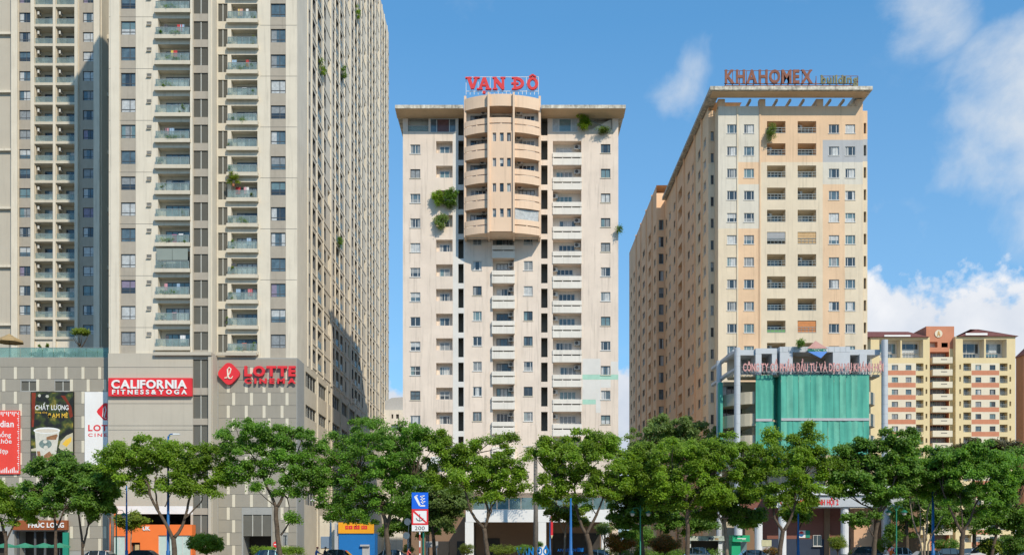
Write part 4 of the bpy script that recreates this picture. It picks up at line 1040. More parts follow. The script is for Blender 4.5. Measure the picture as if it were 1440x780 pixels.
# ================================================================== NETTED HALL IN FRONT OF THE RIGHT TOWER (118 m)
def net_hall():
    Y = 118.0; u_ = lambda u: U(u, Y); v_ = lambda v: V(v, Y)
    root = thing('office_hall', 'grey panelled hall wrapped in green building net under pink Vietnamese letters', 'building', (u_(1140), Y, 0))
    GRN = mat('green_net', (.085, .39, .30), .75, .12, .35, .3, 3, .18); GRN2 = mat('green_net_light', (.10, .42, .32), .75, .12, .4, .3, 3, .15); GRN3 = mat('green_net_faded', (.14, .46, .345), .75, .14, .4, .3, 3, .2)
    mb = MB()
    mb.box(u_(1030), u_(1238), Y+5, Y+8, 0, v_(527), mat('sand_render', (.56, .50, .38), .9, .08, .5, .1, 6, .15))
    # upper storey blocks
    for (a, b, t) in ((1062, 1070.3, 490), (1085, 1092, 490), (1095, 1112.7, 489), (1169, 1193, 489.5), (1208, 1218.3, 491)): mb.box(u_(a), u_(b), Y-.2 if a != 1095 and a != 1169 else Y-.6, Y+2.6, v_(527), v_(t+6.5), PANEL)
    for (a, b, t, dy) in ((1030.5, 1062, 491.5, .1), (1062, 1092, 490, -.2), (1094.8, 1193, 488.6, -.6), (1193, 1237, 491.5, -.1)): mb.box(u_(a), u_(b)-.004, Y+dy-.02, Y+2.7+dy, v_(t+7.5), v_(t), PANEL)
    for (a, b) in ((1030, 1238),): mb.box(u_(a), u_(b), Y+2.8, Y+2.95, v_(527), v_(497), mat('hall_back_wall', (.48, .46, .40), .9, .1)); mb.box(u_(a), u_(b), Y+.2, Y+2.7, v_(529), v_(526), mat('sand_render', (0, 0, 0)))  # greyer back wall behind the upper storey openings
    mb.face([(u_(1030), Y+2, v_(492)+.01), (u_(1238), Y+2, v_(492)+.01), (u_(1238), Y+8, v_(492)), (u_(1030), Y+8, v_(492))], PAVE)
    for x in range(1035, 1236, 8): mb.box(u_(x)-.015, u_(x)+.015, Y-.63, Y-.61, v_(496), v_(489), RAILM) if 1095 < x < 1192 else None
    part('wall', mb, root)
    for (a, b, t0, t1, nm) in ((1071, 1084, 526, 497.5, 'w'), (1114, 1168, 526, 497, 'w'), (1194, 1207, 526, 498, 'w'), (1040, 1060, 520, 500, 'w'), (1220, 1234, 524, 499, 'w')):
        n = max(1, int((b-a)/14))
        for i in range(n): window(root, front(Y+2.8), U(a+(b-a)*(i+.5)/n, Y), V(t0, Y), U(b, Y)*1/n-U(a, Y)/n-.15, 2.0, 'two', FRAMEW, 'kh', -.09)
    # clad columns with ring joints
    for x, t in ((1034.3, 491), (1240, 480)):
        c = MB(); X = u_(x); c.tube([(X, Y-.9, 0.1), (X, Y-.9, v_(t))], .37, PANEL, 14)
        for q in range(22):
            z = .5+q*1.12
            if z < v_(t): c.tube([(X, Y-.9, z), (X, Y-.9, z+.03)], .378, GALV, 14, False)
        part('clad_column', c, root)
    # net sheets with slight waves
    def net(a, b, ya, yb, za, zb_, m):
        n = 5; s_ = MB()
        ph = random.random()*6
        for i in range(n):
            for j in range(4):
                P = []
                for (di, dj) in ((0, 0), (1, 0), (1, 1), (0, 1)):
                    t = (i+di)/n; q = (j+dj)/4; x = u_(a+(b-a)*t); y = ya+(yb-ya)*t-.05*math.sin(t*math.pi)*math.sin(q*math.pi*1.5+ph)-.03*math.sin(ph+t*5)
                    P.append((x, y, za+(zb_-za)*q))
                s_.face(P, m)
        part('net_sheet', s_, root)
    def run(x0, x1, ya, yb, n):
        for r, (za, zb_) in enumerate(((v_(589), v_(527.5)), (v_(640), v_(592)))):
            for i in range(n):
                a = x0+(x1-x0)*i/n; b = x0+(x1-x0)*(i+1)/n; f = (yb-ya)/n
                net(a, b-.05, ya+f*i, ya+f*(i+1), za, zb_, random.choice((GRN, GRN, GRN, GRN2, GRN2, GRN3)))
    run(1062, 1085, Y-.25, Y-.25, 3); run(1085.1, 1095.5, Y-.2, Y+1.2, 1); run(1096, 1219, Y-.75, Y-.75, 15)
    for (a, b, dy) in ((1096, 1219, -.85), (1062, 1085, -.35)): m_ = MB(); m_.box(u_(a), u_(b), Y+dy, Y+dy+.12, v_(592.3), v_(588.8), GALV); part('net_rail', m_, root)
    m_ = MB(); m_.face([(u_(1095.8), Y+1.3, v_(650)), (u_(1095.8), Y-.74, v_(650)), (u_(1095.8), Y-.74, v_(527)), (u_(1095.8), Y+1.3, v_(527))], GRN); part('side_net', m_, root); m_ = MB(); m_.box(u_(1016.5), u_(1022), Y+2.2, Y+3.2, v_(660), v_(533), GRN); part('side_net', m_, root)
    # curved balconies on both flanks
    for side, (xa, xb) in (('l', (1022, 1062)), ('r', (1219.3, 1238))):
        for k, (t, b) in enumerate(((550, 567), (580.5, 598), (611, 629), (641, 659))):
            m_ = MB(); n = 6; pts = []
            for i in range(n+1):
                q = i/n; yy = Y+.2+3.2*((1-q)**2 if side == 'l' else q**2*.5); pts.append((u_(xa+(xb-xa)*q), yy))
            for i in range(n):
                (a, y0), (c, y1) = pts[i], pts[i+1]
                m_.face([(a, y0, v_(b)), (c, y1, v_(b)), (c, y1, v_(t)), (a, y0, v_(t))], MATS['sand_render']); m_.face([(a, y0, v_(t)), (c, y1, v_(t)), (c, y1+.2, v_(t)), (a, y0+.2, v_(t))], MATS['sand_render']); m_.face([(a, y0, v_(b)), (a, Y+5, v_(b)), (c, Y+5, v_(b)), (c, y1, v_(b))], MATS['sand_render']); m_.face([(c, y1+.2, v_(b)), (a, y0+.2, v_(b)), (a, y0+.2, v_(t)), (c, y1+.2, v_(t))], MATS['sand_render'])
            part('curved_balcony', m_, root)
            window(root, front(Y+5), (u_(xa)+u_(xb))/2, v_(t+1), (u_(xb)-u_(xa))*.75, 1.5, 'four' if side == 'l' else 'two', FRAMED, 'kh', -.06)
    # curving canopy frame at the left corner
    m_ = MB()
    for z in (v_(496), v_(520)):
        m_.tube([(u_(1034), Y-.9, z), (u_(1026), Y+1.5, z-.3), (u_(1017), Y+6, z-.8)], .28, PANEL, 6)
    m_.tube([(u_(1019), Y+3.2, 0), (u_(1019), Y+3.2, v_(500))], .34, PANEL, 10); part('canopy_frame', m_, root)
    # entrance: white band, sign fascia, columns, brown wall
    m_ = MB(); m_.box(u_(1085), u_(1262), Y-2.6, Y-.3, v_(697), v_(684), WSTEEL); m_.box(u_(1085), u_(1262), Y-2.2, Y-.3, v_(714), v_(697.4), WSTEEL); part('entrance_canopy', m_, root)
    for x in (1095, 1181.5, 1240, 1034, 1062): 
        m_ = MB(); m_.tube([(u_(x), Y-1.6, .1), (u_(x), Y-1.6, v_(714.2))], .46, WSTEEL, 14); part('column', m_, root)
    m_ = MB(); m_.box(u_(1040), u_(1200), Y+1.2, Y+1.4, v_(757), v_(700), BRICKW); m_.box(u_(1040), u_(1200), Y+1.1, Y+1.4, .1, v_(757.2), NAVY); m_.box(u_(1200), u_(1228), Y-.2, Y+1.4, .1, v_(714.5), mat('peach_wall', (.66, .42, .27), .88, .06)); m_.box(u_(1228), u_(1300), Y+1.2, Y+3, .1, v_(700), BROWN)
    m_.box(u_(1163), u_(1171), Y+1.0, Y+1.19, .1, v_(714), BROWN); m_.box(u_(1040), u_(1070), Y+1.0, Y+1.19, 0.1, v_(742), BROWN)
    part('entrance_wall', m_, root)
    window(root, front(Y+1.1), u_(1153), v_(767), 1.0, 1.3, 'two', FRAMEW, 'kh', -.1)
    s = thing('fascia_sign', 'white fascia band with red words ÁNH HỘI 2 over the hall entrance', 'sign', (u_(1150), Y-2.25, v_(713)))
    m_ = MB(); m_.box(u_(1088), u_(1258), Y-2.32, Y-2.205, v_(713), v_(699), PANEL); part('board', m_, s); letters(s, 'CHI NHÁNH KHÁNH HỘI 2', u_(1090), u_(1170), Y-2.36, v_(710.4), v_(703), RED, .04, .03)
    s = thing('poster', 'small white and green poster with a red and blue round logo on the maroon wall', 'poster', (u_(1134), Y+1.1, v_(755)))
    m_ = MB(); m_.box(u_(1125), u_(1136.6), Y+1.12, Y+1.16, v_(755.4), v_(745), WHITE); m_.box(u_(1137), u_(1143), Y+1.12, Y+1.161, v_(755.4), v_(745), TEAL); part('board', m_, s)
    m_ = MB(); c = (u_(1130.8), v_(750)); r = .28
    m_.prism([(c[0]+r*math.cos(t*math.pi/8), c[1]+.04+r*math.sin(t*math.pi/8)) for t in range(9)], Y+1.09, Y+1.118, RED); m_.prism([(c[0]-r*math.cos(t*math.pi/8), c[1]-.04-r*math.sin(t*math.pi/8)) for t in range(9)], Y+1.09, Y+1.118, BLUEP); part('round_logo', m_, s)
    # company lettering on its rail, emblem above
    s = thing('company_sign', 'long row of faded pink Vietnamese letters standing above the green net', 'sign', (u_(1140), Y-1.2, v_(524.5)))
    letters(s, 'CÔNG TY CỔ PHẦN ĐẦU TƯ VÀ DỊCH VỤ KHÁNH HỘI', u_(1041.5), u_(1237), Y-1.25, v_(523.8), v_(513.2), PINK, .12, .03, .06, space=.28)
    m_ = MB(); m_.box(u_(1040), u_(1238), Y-1.10, Y-1.04, v_(525), v_(524.2), GALV); m_.box(u_(1040), u_(1238), Y-1.10, Y-1.04, v_(518.5), v_(518), GALV)
    for q in range(34): x = u_(1042+q*5.9); m_.box(x-.02, x+.02, Y-1.1, Y-.55, v_(526.5), v_(526), GALV); m_.tube([(x, Y-1.05, v_(524.5)), (x, Y-.1, v_(531)+random.uniform(-.1, .3))], .025, GALV, 4)
    part('frame', m_, s)
    s = thing('emblem', 'pink and blue diamond emblem with a green band above the pink letters', 'emblem', (u_(1144), Y-1.3, v_(507)))
    m_ = MB(); m_.prism([(u_(1130), v_(493)), (u_(1158.5), v_(493)), (u_(1141.5), v_(482.5))], Y-1.5, Y-1.3, mat('emblem_pink', (.62, .34, .30), .6, .08, 2)); part('upper_triangle', m_, s)
    m_ = MB(); m_.prism([(u_(1131), v_(497.5)), (u_(1149), v_(506.5)), (u_(1158), v_(497.5))], Y-1.5, Y-1.3, mat('emblem_blue', (.11, .28, .70), .5, .05)); part('lower_triangle', m_, s)
    letters(s, 'KHAHOMEX', u_(1131), u_(1157), Y-1.5, v_(497), v_(493.6), mat('emblem_green', (.02, .25, .15), .6, .05), .1, .04)
net_hall()

# ================================================================== YELLOW BLOCKS AT THE RIGHT (259 m)
def yellow_block():
    Y = 259.0; u_ = lambda u: U(u, Y); v_ = lambda v: V(v, Y); FB = front(Y); p = 17.2; K = range(0, 15)
    cx = lambda x: 1200+x/4.104; cy = lambda y: 430+y/4.104
    root = thing('yellow_apartment_block', 'yellow and brick red apartment block with dark red roof and round emblem, at the right', 'apartment building', (u_(1328), Y, 0))
    mb = MB(); ops = []
    tops = [(150, 272), (280, 403), (632, 755), (765, 885)]
    for a, b in tops: ops.append((u_(cx(a)), u_(cx(b)), v_(cy(299)), v_(cy(192)), 2.6, VDW, YCR))
    W = []; Lg = []; 
    for k in K:
        t = 340+70.6*k
        for a, b in ((222, 258), (302, 335), (705, 738), (787, 820)): ops.append((u_(cx(a)), u_(cx(b)), v_(cy(t+29)), v_(cy(t)), .3, None, None)); W.append((a, b, t+29, 29))
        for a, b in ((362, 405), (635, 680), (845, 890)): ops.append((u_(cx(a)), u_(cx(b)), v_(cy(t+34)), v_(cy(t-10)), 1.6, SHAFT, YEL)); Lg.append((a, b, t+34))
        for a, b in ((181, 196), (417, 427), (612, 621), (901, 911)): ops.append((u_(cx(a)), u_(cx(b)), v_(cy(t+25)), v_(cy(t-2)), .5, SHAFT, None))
    zn = [(u_(cx(200)), u_(cx(361)), 0, v_(cy(330)), YCR), (u_(cx(681)), u_(cx(843)), 0, v_(cy(330)), YCR)]
    for k in K:
        t = 372+70.6*k; zn += [(u_(cx(200)), u_(cx(360)), v_(cy(t+27)), v_(cy(t)), BRK), (u_(cx(682)), u_(cx(842)), v_(cy(t+27)), v_(cy(t)), BRK)]
    x_l, x_c0, x_c1, x_r = u_(cx(100)), u_(cx(441)), u_(cx(590)), u_(cx(935))
    wall(mb, FB, x_l, x_c0, 0, v_(cy(180)), [o for o in ops if o[1] < x_c0], YEL, zn)
    wall(mb, FB, x_c1, x_r, 0, v_(cy(175)), [o for o in ops if o[0] > x_c1], YEL, zn)
    zt = v_(cy(110)); FC = front(Y+1.5); oc = []
    for k in range(15): t = 330+70.6*k; oc.append((u_(cx(457)), u_(cx(567)), v_(cy(t+36)), v_(cy(t)), 2.0, SHAFT, BRK))
    oc.append((u_(cx(448)), u_(cx(500)), v_(cy(232)), v_(cy(200)), 1.5, VDW, None)); oc.append((u_(cx(457)), u_(cx(567)), v_(cy(298)), v_(cy(258)), 2.0, SHAFT, BRK)); oc.append((u_(cx(523)), u_(cx(560)), v_(cy(232)), v_(cy(205)), .3, None, None))
    wall(mb, FC, x_c0-.3, x_c1+.3, 0, zt, oc, BRK, [(u_(cx(441)), u_(cx(456)), 0, v_(cy(240)), BRK), (u_(cx(568)), u_(cx(590)), 0, v_(cy(240)), YEL)])
    mb.face([(x_c0, Y, 0), (x_c0, Y+1.5, 0), (x_c0, Y+1.5, v_(cy(180))), (x_c0, Y, v_(cy(180)))], YEL); mb.face([(x_c1, Y+1.5, 0), (x_c1, Y, 0), (x_c1, Y, v_(cy(175))), (x_c1, Y+1.5, v_(cy(175)))], YEL)
    shell(mb, x_c0-.3, x_c1+.3, Y+1.5, Y+14, 0, zt, BRK, 'f'); shell(mb, x_l, x_r, Y, Y+20, 0, v_(cy(181)), YEL, 'ft')
    part('wall', mb, root)
    mb = MB()
    def hip(a, b, zb_, zt_, d): # hipped roof
        y0, y1 = Y-.6, Y+18; h = (y1-y0)*.42
        A = [(a, y0, zb_), (b, y0, zb_), (b, y1, zb_), (a, y1, zb_)]; T = [(a+d, y0+h, zt_), (b-d, y0+h, zt_), (b-d, y1-h, zt_), (a+d, y1-h, zt_)]
        for i in range(4): j = (i+1) % 4; mb.face([A[i], A[j], T[j], T[i]], RTILE)
        mb.face(T, RTILE); mb.face(A[::-1], RTILE)
    hip(x_l-1.5, x_c0-.31, v_(cy(181)), V(cy(152), Y+8), 2.5); hip(x_c1+.31, x_r+.6, v_(cy(176)), V(cy(138), Y+8), 9)
    part('roof', mb, root)
    mb = MB(); mb.box(u_(cx(172)), u_(cx(322)), Y-.9, Y-.7, v_(cy(180)), v_(cy(171)), WHITE); mb.box(u_(cx(640)), u_(cx(765)), Y-.9, Y-.7, v_(cy(172)), v_(cy(160)), WHITE); part('roof_fascia', mb, root)
    for (a, b, t, h) in W: window(root, FB, u_((cx(a)+cx(b))/2), v_(cy(t)), u_(cx(b))-u_(cx(a)), h/4.104*Y/F, 'two', FRAMED, 'far', .15)
    m_ = MB(); w = u_(cx(43))-u_(cx(0)); 
    for z in (.2, .55, .9): m_.box(-w/2, w/2, 0, .06, z, z+.07, RAILM)
    rm = m_.mesh('loggia_railing')
    for (a, b, t) in Lg:
        part('loggia_railing', rm, root, (u_((cx(a)+cx(b))/2), Y+.02, v_(cy(t))))
        window(root, FB, u_((cx(a)+cx(b))/2), v_(cy(t-2)), w*.7, 1.7, 'two', FRAMEW, 'far', 1.5)
    for k in range(15):
        t = 366+70.6*(k-1); m_ = MB(); m_.box(u_(cx(456)), u_(cx(570)), Y-.3, Y+1.49, v_(cy(t+35)), v_(cy(t)), YCR)
        for q in (-1, 0, 1): m_.box(u_(cx(521+q*12))-.25, u_(cx(521+q*12))+.25, Y-.33, Y-.305, v_(cy(t+17)), v_(cy(t+11)), SHAFT)
        part('balcony_parapet', m_, root)
        window(root, FC, u_(cx(512)), v_(cy(t)), u_(cx(560))-u_(cx(464)), 1.9, 'four', FRAMEW, 'far', 1.8)
    for a, b in tops: window(root, FB, u_((cx(a)+cx(b))/2)+.3, v_(cy(265)), 4.2, 2.6, 'three', FRAMEW, 'far', 2.5); window(root, FB, u_((cx(a)+cx(b))/2), v_(cy(299)), 3.2, 1.8, 'four', FRAMEW, 'far', 2.5)
    m_ = MB(); c = (u_(cx(505)), v_(cy(153))); r = 22/4.104*Y/F
    m_.prism([(c[0]+r*math.cos(t*math.pi/9), c[1]+r*math.sin(t*math.pi/9)) for t in range(18)], Y+1.3, Y+1.49, YCR)
    part('round_emblem', m_, root)
    m_ = MB(); m_.prism([(c[0]-r*.45, c[1]-r*.6), (c[0]-r*.15, c[1]-r*.6), (c[0], c[1]+r*.1), (c[0]+r*.15, c[1]-r*.6), (c[0]+r*.45, c[1]-r*.6), (c[0]+r*.1, c[1]+r*.65), (c[0]-r*.1, c[1]+r*.65)], Y+1.2, Y+1.295, mat('emblem_ochre', (.55, .33, .12), .6, .05)); part('emblem_figure', m_, root)
    # edge-of-picture brick block
    Y2 = 262.0; q = lambda u: U(u, Y2); r2 = thing('brick_apartment_block', 'brick red apartment block with pitched roof at the right edge of the picture', 'apartment building', (q(1450), Y2, 0))
    mb = MB(); ops = []
    for k in range(16):
        for a, b in ((1445, 1449), (1458, 1464), (1470, 1476)): ops.append((q(a), q(b), V(513+17.5*k, Y2), V(505+17.5*k, Y2), .3, None, None))
    wall(mb, front(Y2), q(1440), q(1485), 0, V(499, Y2), ops, BRK, []); shell(mb, q(1440), q(1485), Y2, Y2+4.2, 0, V(499, Y2), mat('dull_brick', (.40, .22, .16), .9, .08), 'ft'); part('wall', mb, r2)
    mb = MB(); mb.prism([(q(1438), V(499, Y2)), (q(1487), V(499, Y2)), (q(1462), V(476, Y2))], Y2-.5, Y2+4.6, RTILE); part('roof', mb, r2)
    for o in ops: window(r2, front(Y2), (o[0]+o[1])/2, o[2], o[1]-o[0], o[3]-o[2], 'two', FRAMED, 'far', .15)
yellow_block()

# low houses seen in the gap between the left and the middle tower
def gap_houses():
    Y = 210.0; q = lambda u: U(u, Y); z = lambda v: V(v, Y)
    r = thing('white_house', 'small white house with a grey sloping roof in the gap between the two left towers', 'house', (q(556), Y, 0))
    mb = MB(); ops = [(q(550.5), q(553), z(588), z(582), .3, DARKI, None), (q(557), q(561), z(588), z(582), .3, DARKI, None), (q(550), q(562), z(604), z(596), .4, GL_T, None)]
    wall(mb, front(Y), q(535), q(575), 0, z(576), ops, VDW); shell(mb, q(535), q(575), Y, Y+14, 0, z(576), VDW, 'f'); part('wall', mb, r)
    mb = MB(); mb.prism([(q(534), z(576)), (q(576), z(576)), (q(576), z(556)), (q(550), z(558)), (q(534), z(566))], Y+1, Y+13, GALV); part('roof', mb, r)
gap_houses()

# ================================================================== SIGNS AND POSTERS OF THE LEFT PODIUM
def left_signs():
    Y = 122.25; u_ = lambda u: U(u, Y); v_ = lambda v: V(v, Y)
    s = thing('wall_sign', 'red CALIFORNIA FITNESS&YOGA board with raised white letters on the beige podium wall', 'sign', (u_(211), Y, v_(556.5)))
    mb = MB(); mb.box(u_(152.4), u_(269.8), Y, Y+.4, v_(556.5), v_(531), RED); part('board', mb, s)
    letters(s, 'CALIFORNIA', u_(157), u_(263), Y-.14, v_(545.6), v_(534), WHITE, .13, .035, .07)
    letters(s, 'FITNESS&YOGA', u_(158), u_(263), Y-.10, v_(553.8), v_(547.6), WHITE, .09, .035, .30)
    Y = 124.35; u_ = lambda u: U(u, Y); v_ = lambda v: V(v, Y)
    s = thing('cinema_sign', 'red rounded emblem and LOTTE CINEMA letters on the grey panelled podium', 'sign', (u_(362), Y, v_(540)))
    mb = MB(); c = (u_(322), v_(525.3)); r = 15.2*Y/F; pts = []
    for q in range(4):
        a0 = q*math.pi/2
        for t in range(-4, 5):
            a = a0+t*.09; rr = r*(1-.9*abs(t/4)**2*.075)
            pts.append((c[0]+rr*math.cos(a)*.98, c[1]+rr*math.sin(a)))
    mb.prism(pts, Y-.15, Y+.35, RED); part('emblem', mb, s)
    mb = MB(); g = lambda x, z: (c[0]+x*r, Y-.20, c[1]+z*r)
    mb.tube([g(-.30, -.30), g(-.34, -.44), g(-.18, -.40), g(.12, .05), g(.22, .42), g(.06, .56), g(-.10, .36), g(-.06, -.2), g(.06, -.46), g(.26, -.44), g(.40, -.22)], [.05, .07, .08, .09, .09, .09, .10, .11, .09, .08, .04], mat('emblem_cream', (.80, .72, .60), .5, .04), 6); part('script_letter', mb, s)
    letters(s, 'LOTTE', u_(343.7), u_(415.8), Y-.10, v_(528), v_(514.3), RED, .3, .045, .10)
    letters(s, 'CINEMA', u_(343.7), u_(415.8), Y-.06, v_(538.6), v_(531.5), RED, .25, .045, .30)
    # posters on the left podium
    Y = 126.8; u_ = lambda u: U(u, Y); v_ = lambda v: V(v, Y)
    s = thing('red_poster', 'red poster with white Vietnamese words at the left edge of the grey podium', 'poster', (u_(5), Y, v_(665)))
    mb = MB(); mb.box(u_(-45), u_(28), Y-.1, Y+.14, v_(666), v_(577), mat('poster_red', (.80, .07, .05), .5, .05, .5)); part('board', mb, s)
    letters(s, 'guardian', u_(-22), u_(20), Y-.12, v_(600), v_(591), WHITE, .015, .02)
    for t, a, b, z in (('da hồng', -14, 16, 614), ('khỏe', -3, 17, 623), ('đẹp', -2, 12, 637)): letters(s, t, u_(a), u_(b), Y-.12, v_(z), v_(z-6.2), WHITE, .015, .01)
    mb = MB()
    for q in range(26):
        x = -40+q*2.6; mb.box(u_(x), u_(x+1.2), Y-.115, Y-.101, v_(581+2*(q % 3)), v_(578.6), WHITE); mb.box(u_(x), u_(x+1.3), Y-.115, Y-.101, v_(664.5), v_(661-1.5*(q % 4)), WHITE)
    for q in range(28): mb.box(u_(25+.7*(q % 3)), u_(27.4), Y-.115, Y-.101, v_(580+q*3.0), v_(578.6+q*3.0), WHITE)
    part('printed_border', mb, s)
    s = thing('drink_poster', 'dark poster of an iced coffee cup with white and golden Vietnamese words', 'poster', (u_(74), Y, v_(662)))
    mb = MB(); mb.box(u_(43.6), u_(104), Y-.1, Y+.14, v_(664), v_(550.5), BLACKM); part('board', mb, s)
    m = bpy.data.materials.new('poster_bokeh'); m.use_nodes = True; nt = m.node_tree; b = nt.nodes['Principled BSDF']; ge = nt.nodes.new('ShaderNodeNewGeometry'); no = nt.nodes.new('ShaderNodeTexNoise'); no.inputs['Scale'].default_value = .9; no.inputs['Detail'].default_value = 2; cr_ = nt.nodes.new('ShaderNodeValToRGB')
    e = cr_.color_ramp.elements; e[0].position = .44; e[0].color = (.012, .012, .008, 1); e[1].position = .78; e[1].color = (.40, .30, .04, 1); e2 = e.new(.58); e2.color = (.05, .07, .01, 1)
    nt.links.new(ge.outputs['Position'], no.inputs['Vector']); nt.links.new(no.outputs[0], cr_.inputs[0]); nt.links.new(cr_.outputs[0], b.inputs['Base Color']); b.inputs['Roughness'].default_value = .5
    mb = MB(); f = lambda pts, d, mm: mb.face([(u_(a), Y-.1-d, v_(b_)) for a, b_ in pts], mm)
    f([(44.4, 640), (103.2, 640), (103.2, 551.5), (44.4, 551.5)], .006, m)
    REDB = mat('poster_dim_red', (.22, .035, .015), .5, .3, .8); f([(45, 600), (48, 600), (51, 552), (45, 552)], .010, REDB); f([(92, 556), (101, 572), (103, 585), (99, 588), (94, 566), (86, 556)], .010, REDB)
    def disc(cx_, cy_, rx, ry, d, mm, n=18): f([(cx_+rx*math.cos(-t*2*math.pi/n), cy_-ry*math.sin(-t*2*math.pi/n)) for t in range(n)][::-1], d, mm)
    PLATE = mat('poster_plate', (.55, .50, .36), .5, .1, 2); GOLD = mat('poster_gold', (.80, .50, .06), .5, .08); CUPM = mat('poster_cup', (.62, .60, .52), .5, .12, 2.5); COF = mat('poster_coffee', (.34, .17, .08), .5, .35, 3); GREENL = mat('poster_green', (.03, .15, .09), .5, .1)
    f([(44.4, 663), (103, 663), (103, 636), (44.4, 636)], .007, mat('poster_table', (.075, .068, .06), .4, .25, 1))
    f([(83, 629), (86, 620), (94, 612), (103, 608), (103, 635), (94, 634), (86, 632)][::-1], .012, PLATE); f([(88, 624), (93, 618), (101, 614), (101, 620), (94, 628)][::-1], .014, GOLD); f([(44.4, 631), (52, 629), (54, 634), (44.4, 634)], .012, PLATE); f([(84, 643), (96, 648), (96, 650), (84, 646)], .012, PLATE)
    f([(52.5, 648), (78, 648), (84.2, 606), (49.5, 606)], .016, CUPM); f([(66, 614), (80, 610), (82, 612), (79, 618), (66, 618)], .018, COF); f([(52.5, 634), (57, 634), (58, 642), (54, 646)], .018, COF); f([(62, 640), (70, 634), (75, 640), (73, 647), (64, 647)], .018, COF)
    disc(64.5, 624, 9, 6.4, .020, mat('poster_greygreen', (.20, .27, .25), .5, .35, 3)); disc(64, 620.5, 3, 2.4, .022, CUPM); disc(65, 629, 3, 3, .022, CUPM); disc(66.5, 605, 18.8, 4.4, .020, WHITE); disc(66.5, 605.4, 16.8, 2.8, .022, mat('poster_milk', (.66, .60, .50), .5, .1, 3)); disc(56, 556, 2, 2.2, .010, mat('poster_glow', (.5, .5, .42), .5, .1)); disc(67, 557, 2.4, 2, .010, MATS['poster_glow']); f([(44.4, 662), (48.5, 662), (48.5, 657), (44.4, 657)], .012, TEAL)
    part('printed_picture', mb, s)
    letters(s, 'CHẤT LƯỢNG', u_(50), u_(97), Y-.13, v_(576), v_(569.5), WHITE, .01, .015); letters(s, 'trong từng', u_(50), u_(67), Y-.13, v_(580.6), v_(578.4), GOLD, .01, .01); letters(s, 'ĐAM MÊ', u_(68), u_(96), Y-.13, v_(587), v_(581), GOLD, .01, .015)
    s = thing('cinema_poster', 'tall white cinema poster with red emblem half hidden behind the beige podium corner', 'poster', (u_(140), Y, v_(640)))
    mb = MB(); mb.box(u_(119.6), u_(151.8), Y-.1, Y+.14, v_(664), v_(550.8), WHITE); part('board', mb, s)
    mb = MB(); cc = (149.5, 578.5); mb.face([(u_(cc[0]+a*1), Y-.112, v_(cc[1]-b_)) for a, b_ in ((-13, 0), (-11.5, -3), (-3, -12), (2, -12), (2.2, 12), (-3, 12), (-11.5, 3))], RED)
    mb.tube([(u_(145), Y-.13, v_(586)), (u_(146), Y-.13, v_(574)), (u_(148.5), Y-.13, v_(571)), (u_(149.6), Y-.13, v_(576)), (u_(147), Y-.13, v_(587)), (u_(150), Y-.13, v_(588))], .07, WHITE, 5); part('printed_emblem', mb, s)
    letters(s, 'LOTTE', u_(124.5), u_(177.5), Y-.12, v_(605.5), v_(597), RED, .012, .03) if False else letters(s, 'LOT', u_(124.5), u_(151.6), Y-.12, v_(605.5), v_(597), RED, .012, .03)
    letters(s, 'CINE', u_(124.5), u_(151.0), Y-.12, v_(613.5), v_(609), RED, .012, .02, .3)
    # coffee shop fascia
    s = thing('shop_sign', 'brown fascia with white PHÚC LONG letters above the dark shop front', 'sign', (u_(60), Y, v_(744)))
    mb = MB(); mb.box(u_(20), u_(96), Y-.35, Y+.14, v_(744.5), v_(731), mat('fascia_rust', (.30, .09, .03), .6, .1)); part('board', mb, s); letters(s, 'PHÚC LONG', u_(42), u_(92), Y-.45, v_(741), v_(734.3), WHITE, .08, .03)
    # orange shop under the beige wall
    Y = 121.2; u_ = lambda u: U(u, Y); v_ = lambda v: V(v, Y)
    s = thing('orange_shop', 'bright orange shop front with pale glass windows under the beige podium wall', 'shop', (u_(212), Y, 0))
    mb = MB(); wall(mb, front(Y), u_(156), u_(270), 0.13, v_(737), [(u_(159), u_(176), .2, v_(753), .3, None, None), (u_(184), u_(197), .2, v_(762), .5, DARKI, None), (u_(222.5), u_(268), .2, v_(752), .3, None, None)], ORANGE); mb.face([(u_(156), Y, v_(737)), (u_(270), Y, v_(737)), (u_(270), 122.6, v_(737)), (u_(156), 122.6, v_(737))], ORANGE); mb.box(u_(154.5), u_(158), Y-.1, 122.6, .13, v_(713), ORANGE); mb.face([(u_(270), Y, .13), (u_(270), 122.6, .13), (u_(270), 122.6, v_(737)), (u_(270), Y, v_(737))], ORANGE); part('wall', mb, s)
    FR = mat('frosted_glass', (.50, .62, .58), .2, .05, 2, coat=.5)
    for a, b, z in ((159, 176, 753), (222.5, 244.5, 752), (245, 268, 752)): o = part('shop_window', frame_mesh(u_(b)-u_(a), v_(z)-.2, 'two', FRAMEW), s, ((u_(a)+u_(b))/2, Y+.12, .2)); sub('pane', pane_mesh(u_(b)-u_(a), v_(z)-.2, 0, FR, FR), o)
    letters(s, 'UK', u_(201), u_(211.5), Y-.12, v_(745), v_(739.5), WHITE, .1, .03)
    mb = MB(); mb.box(u_(188.5), u_(194.5), Y+.3, Y+.36, v_(774), v_(765), mat('menu_cream', (.55, .42, .22), .5, .2, 4)); part('menu_board', mb, s)
    # kiosk at the foot of the left tower
    Y = 119.0; u_ = lambda u: U(u, Y); v_ = lambda v: V(v, Y)
    s = thing('blue_kiosk', 'blue hoarding with an orange top board under the trees beside the left tower', 'kiosk', (u_(502), Y, 0))
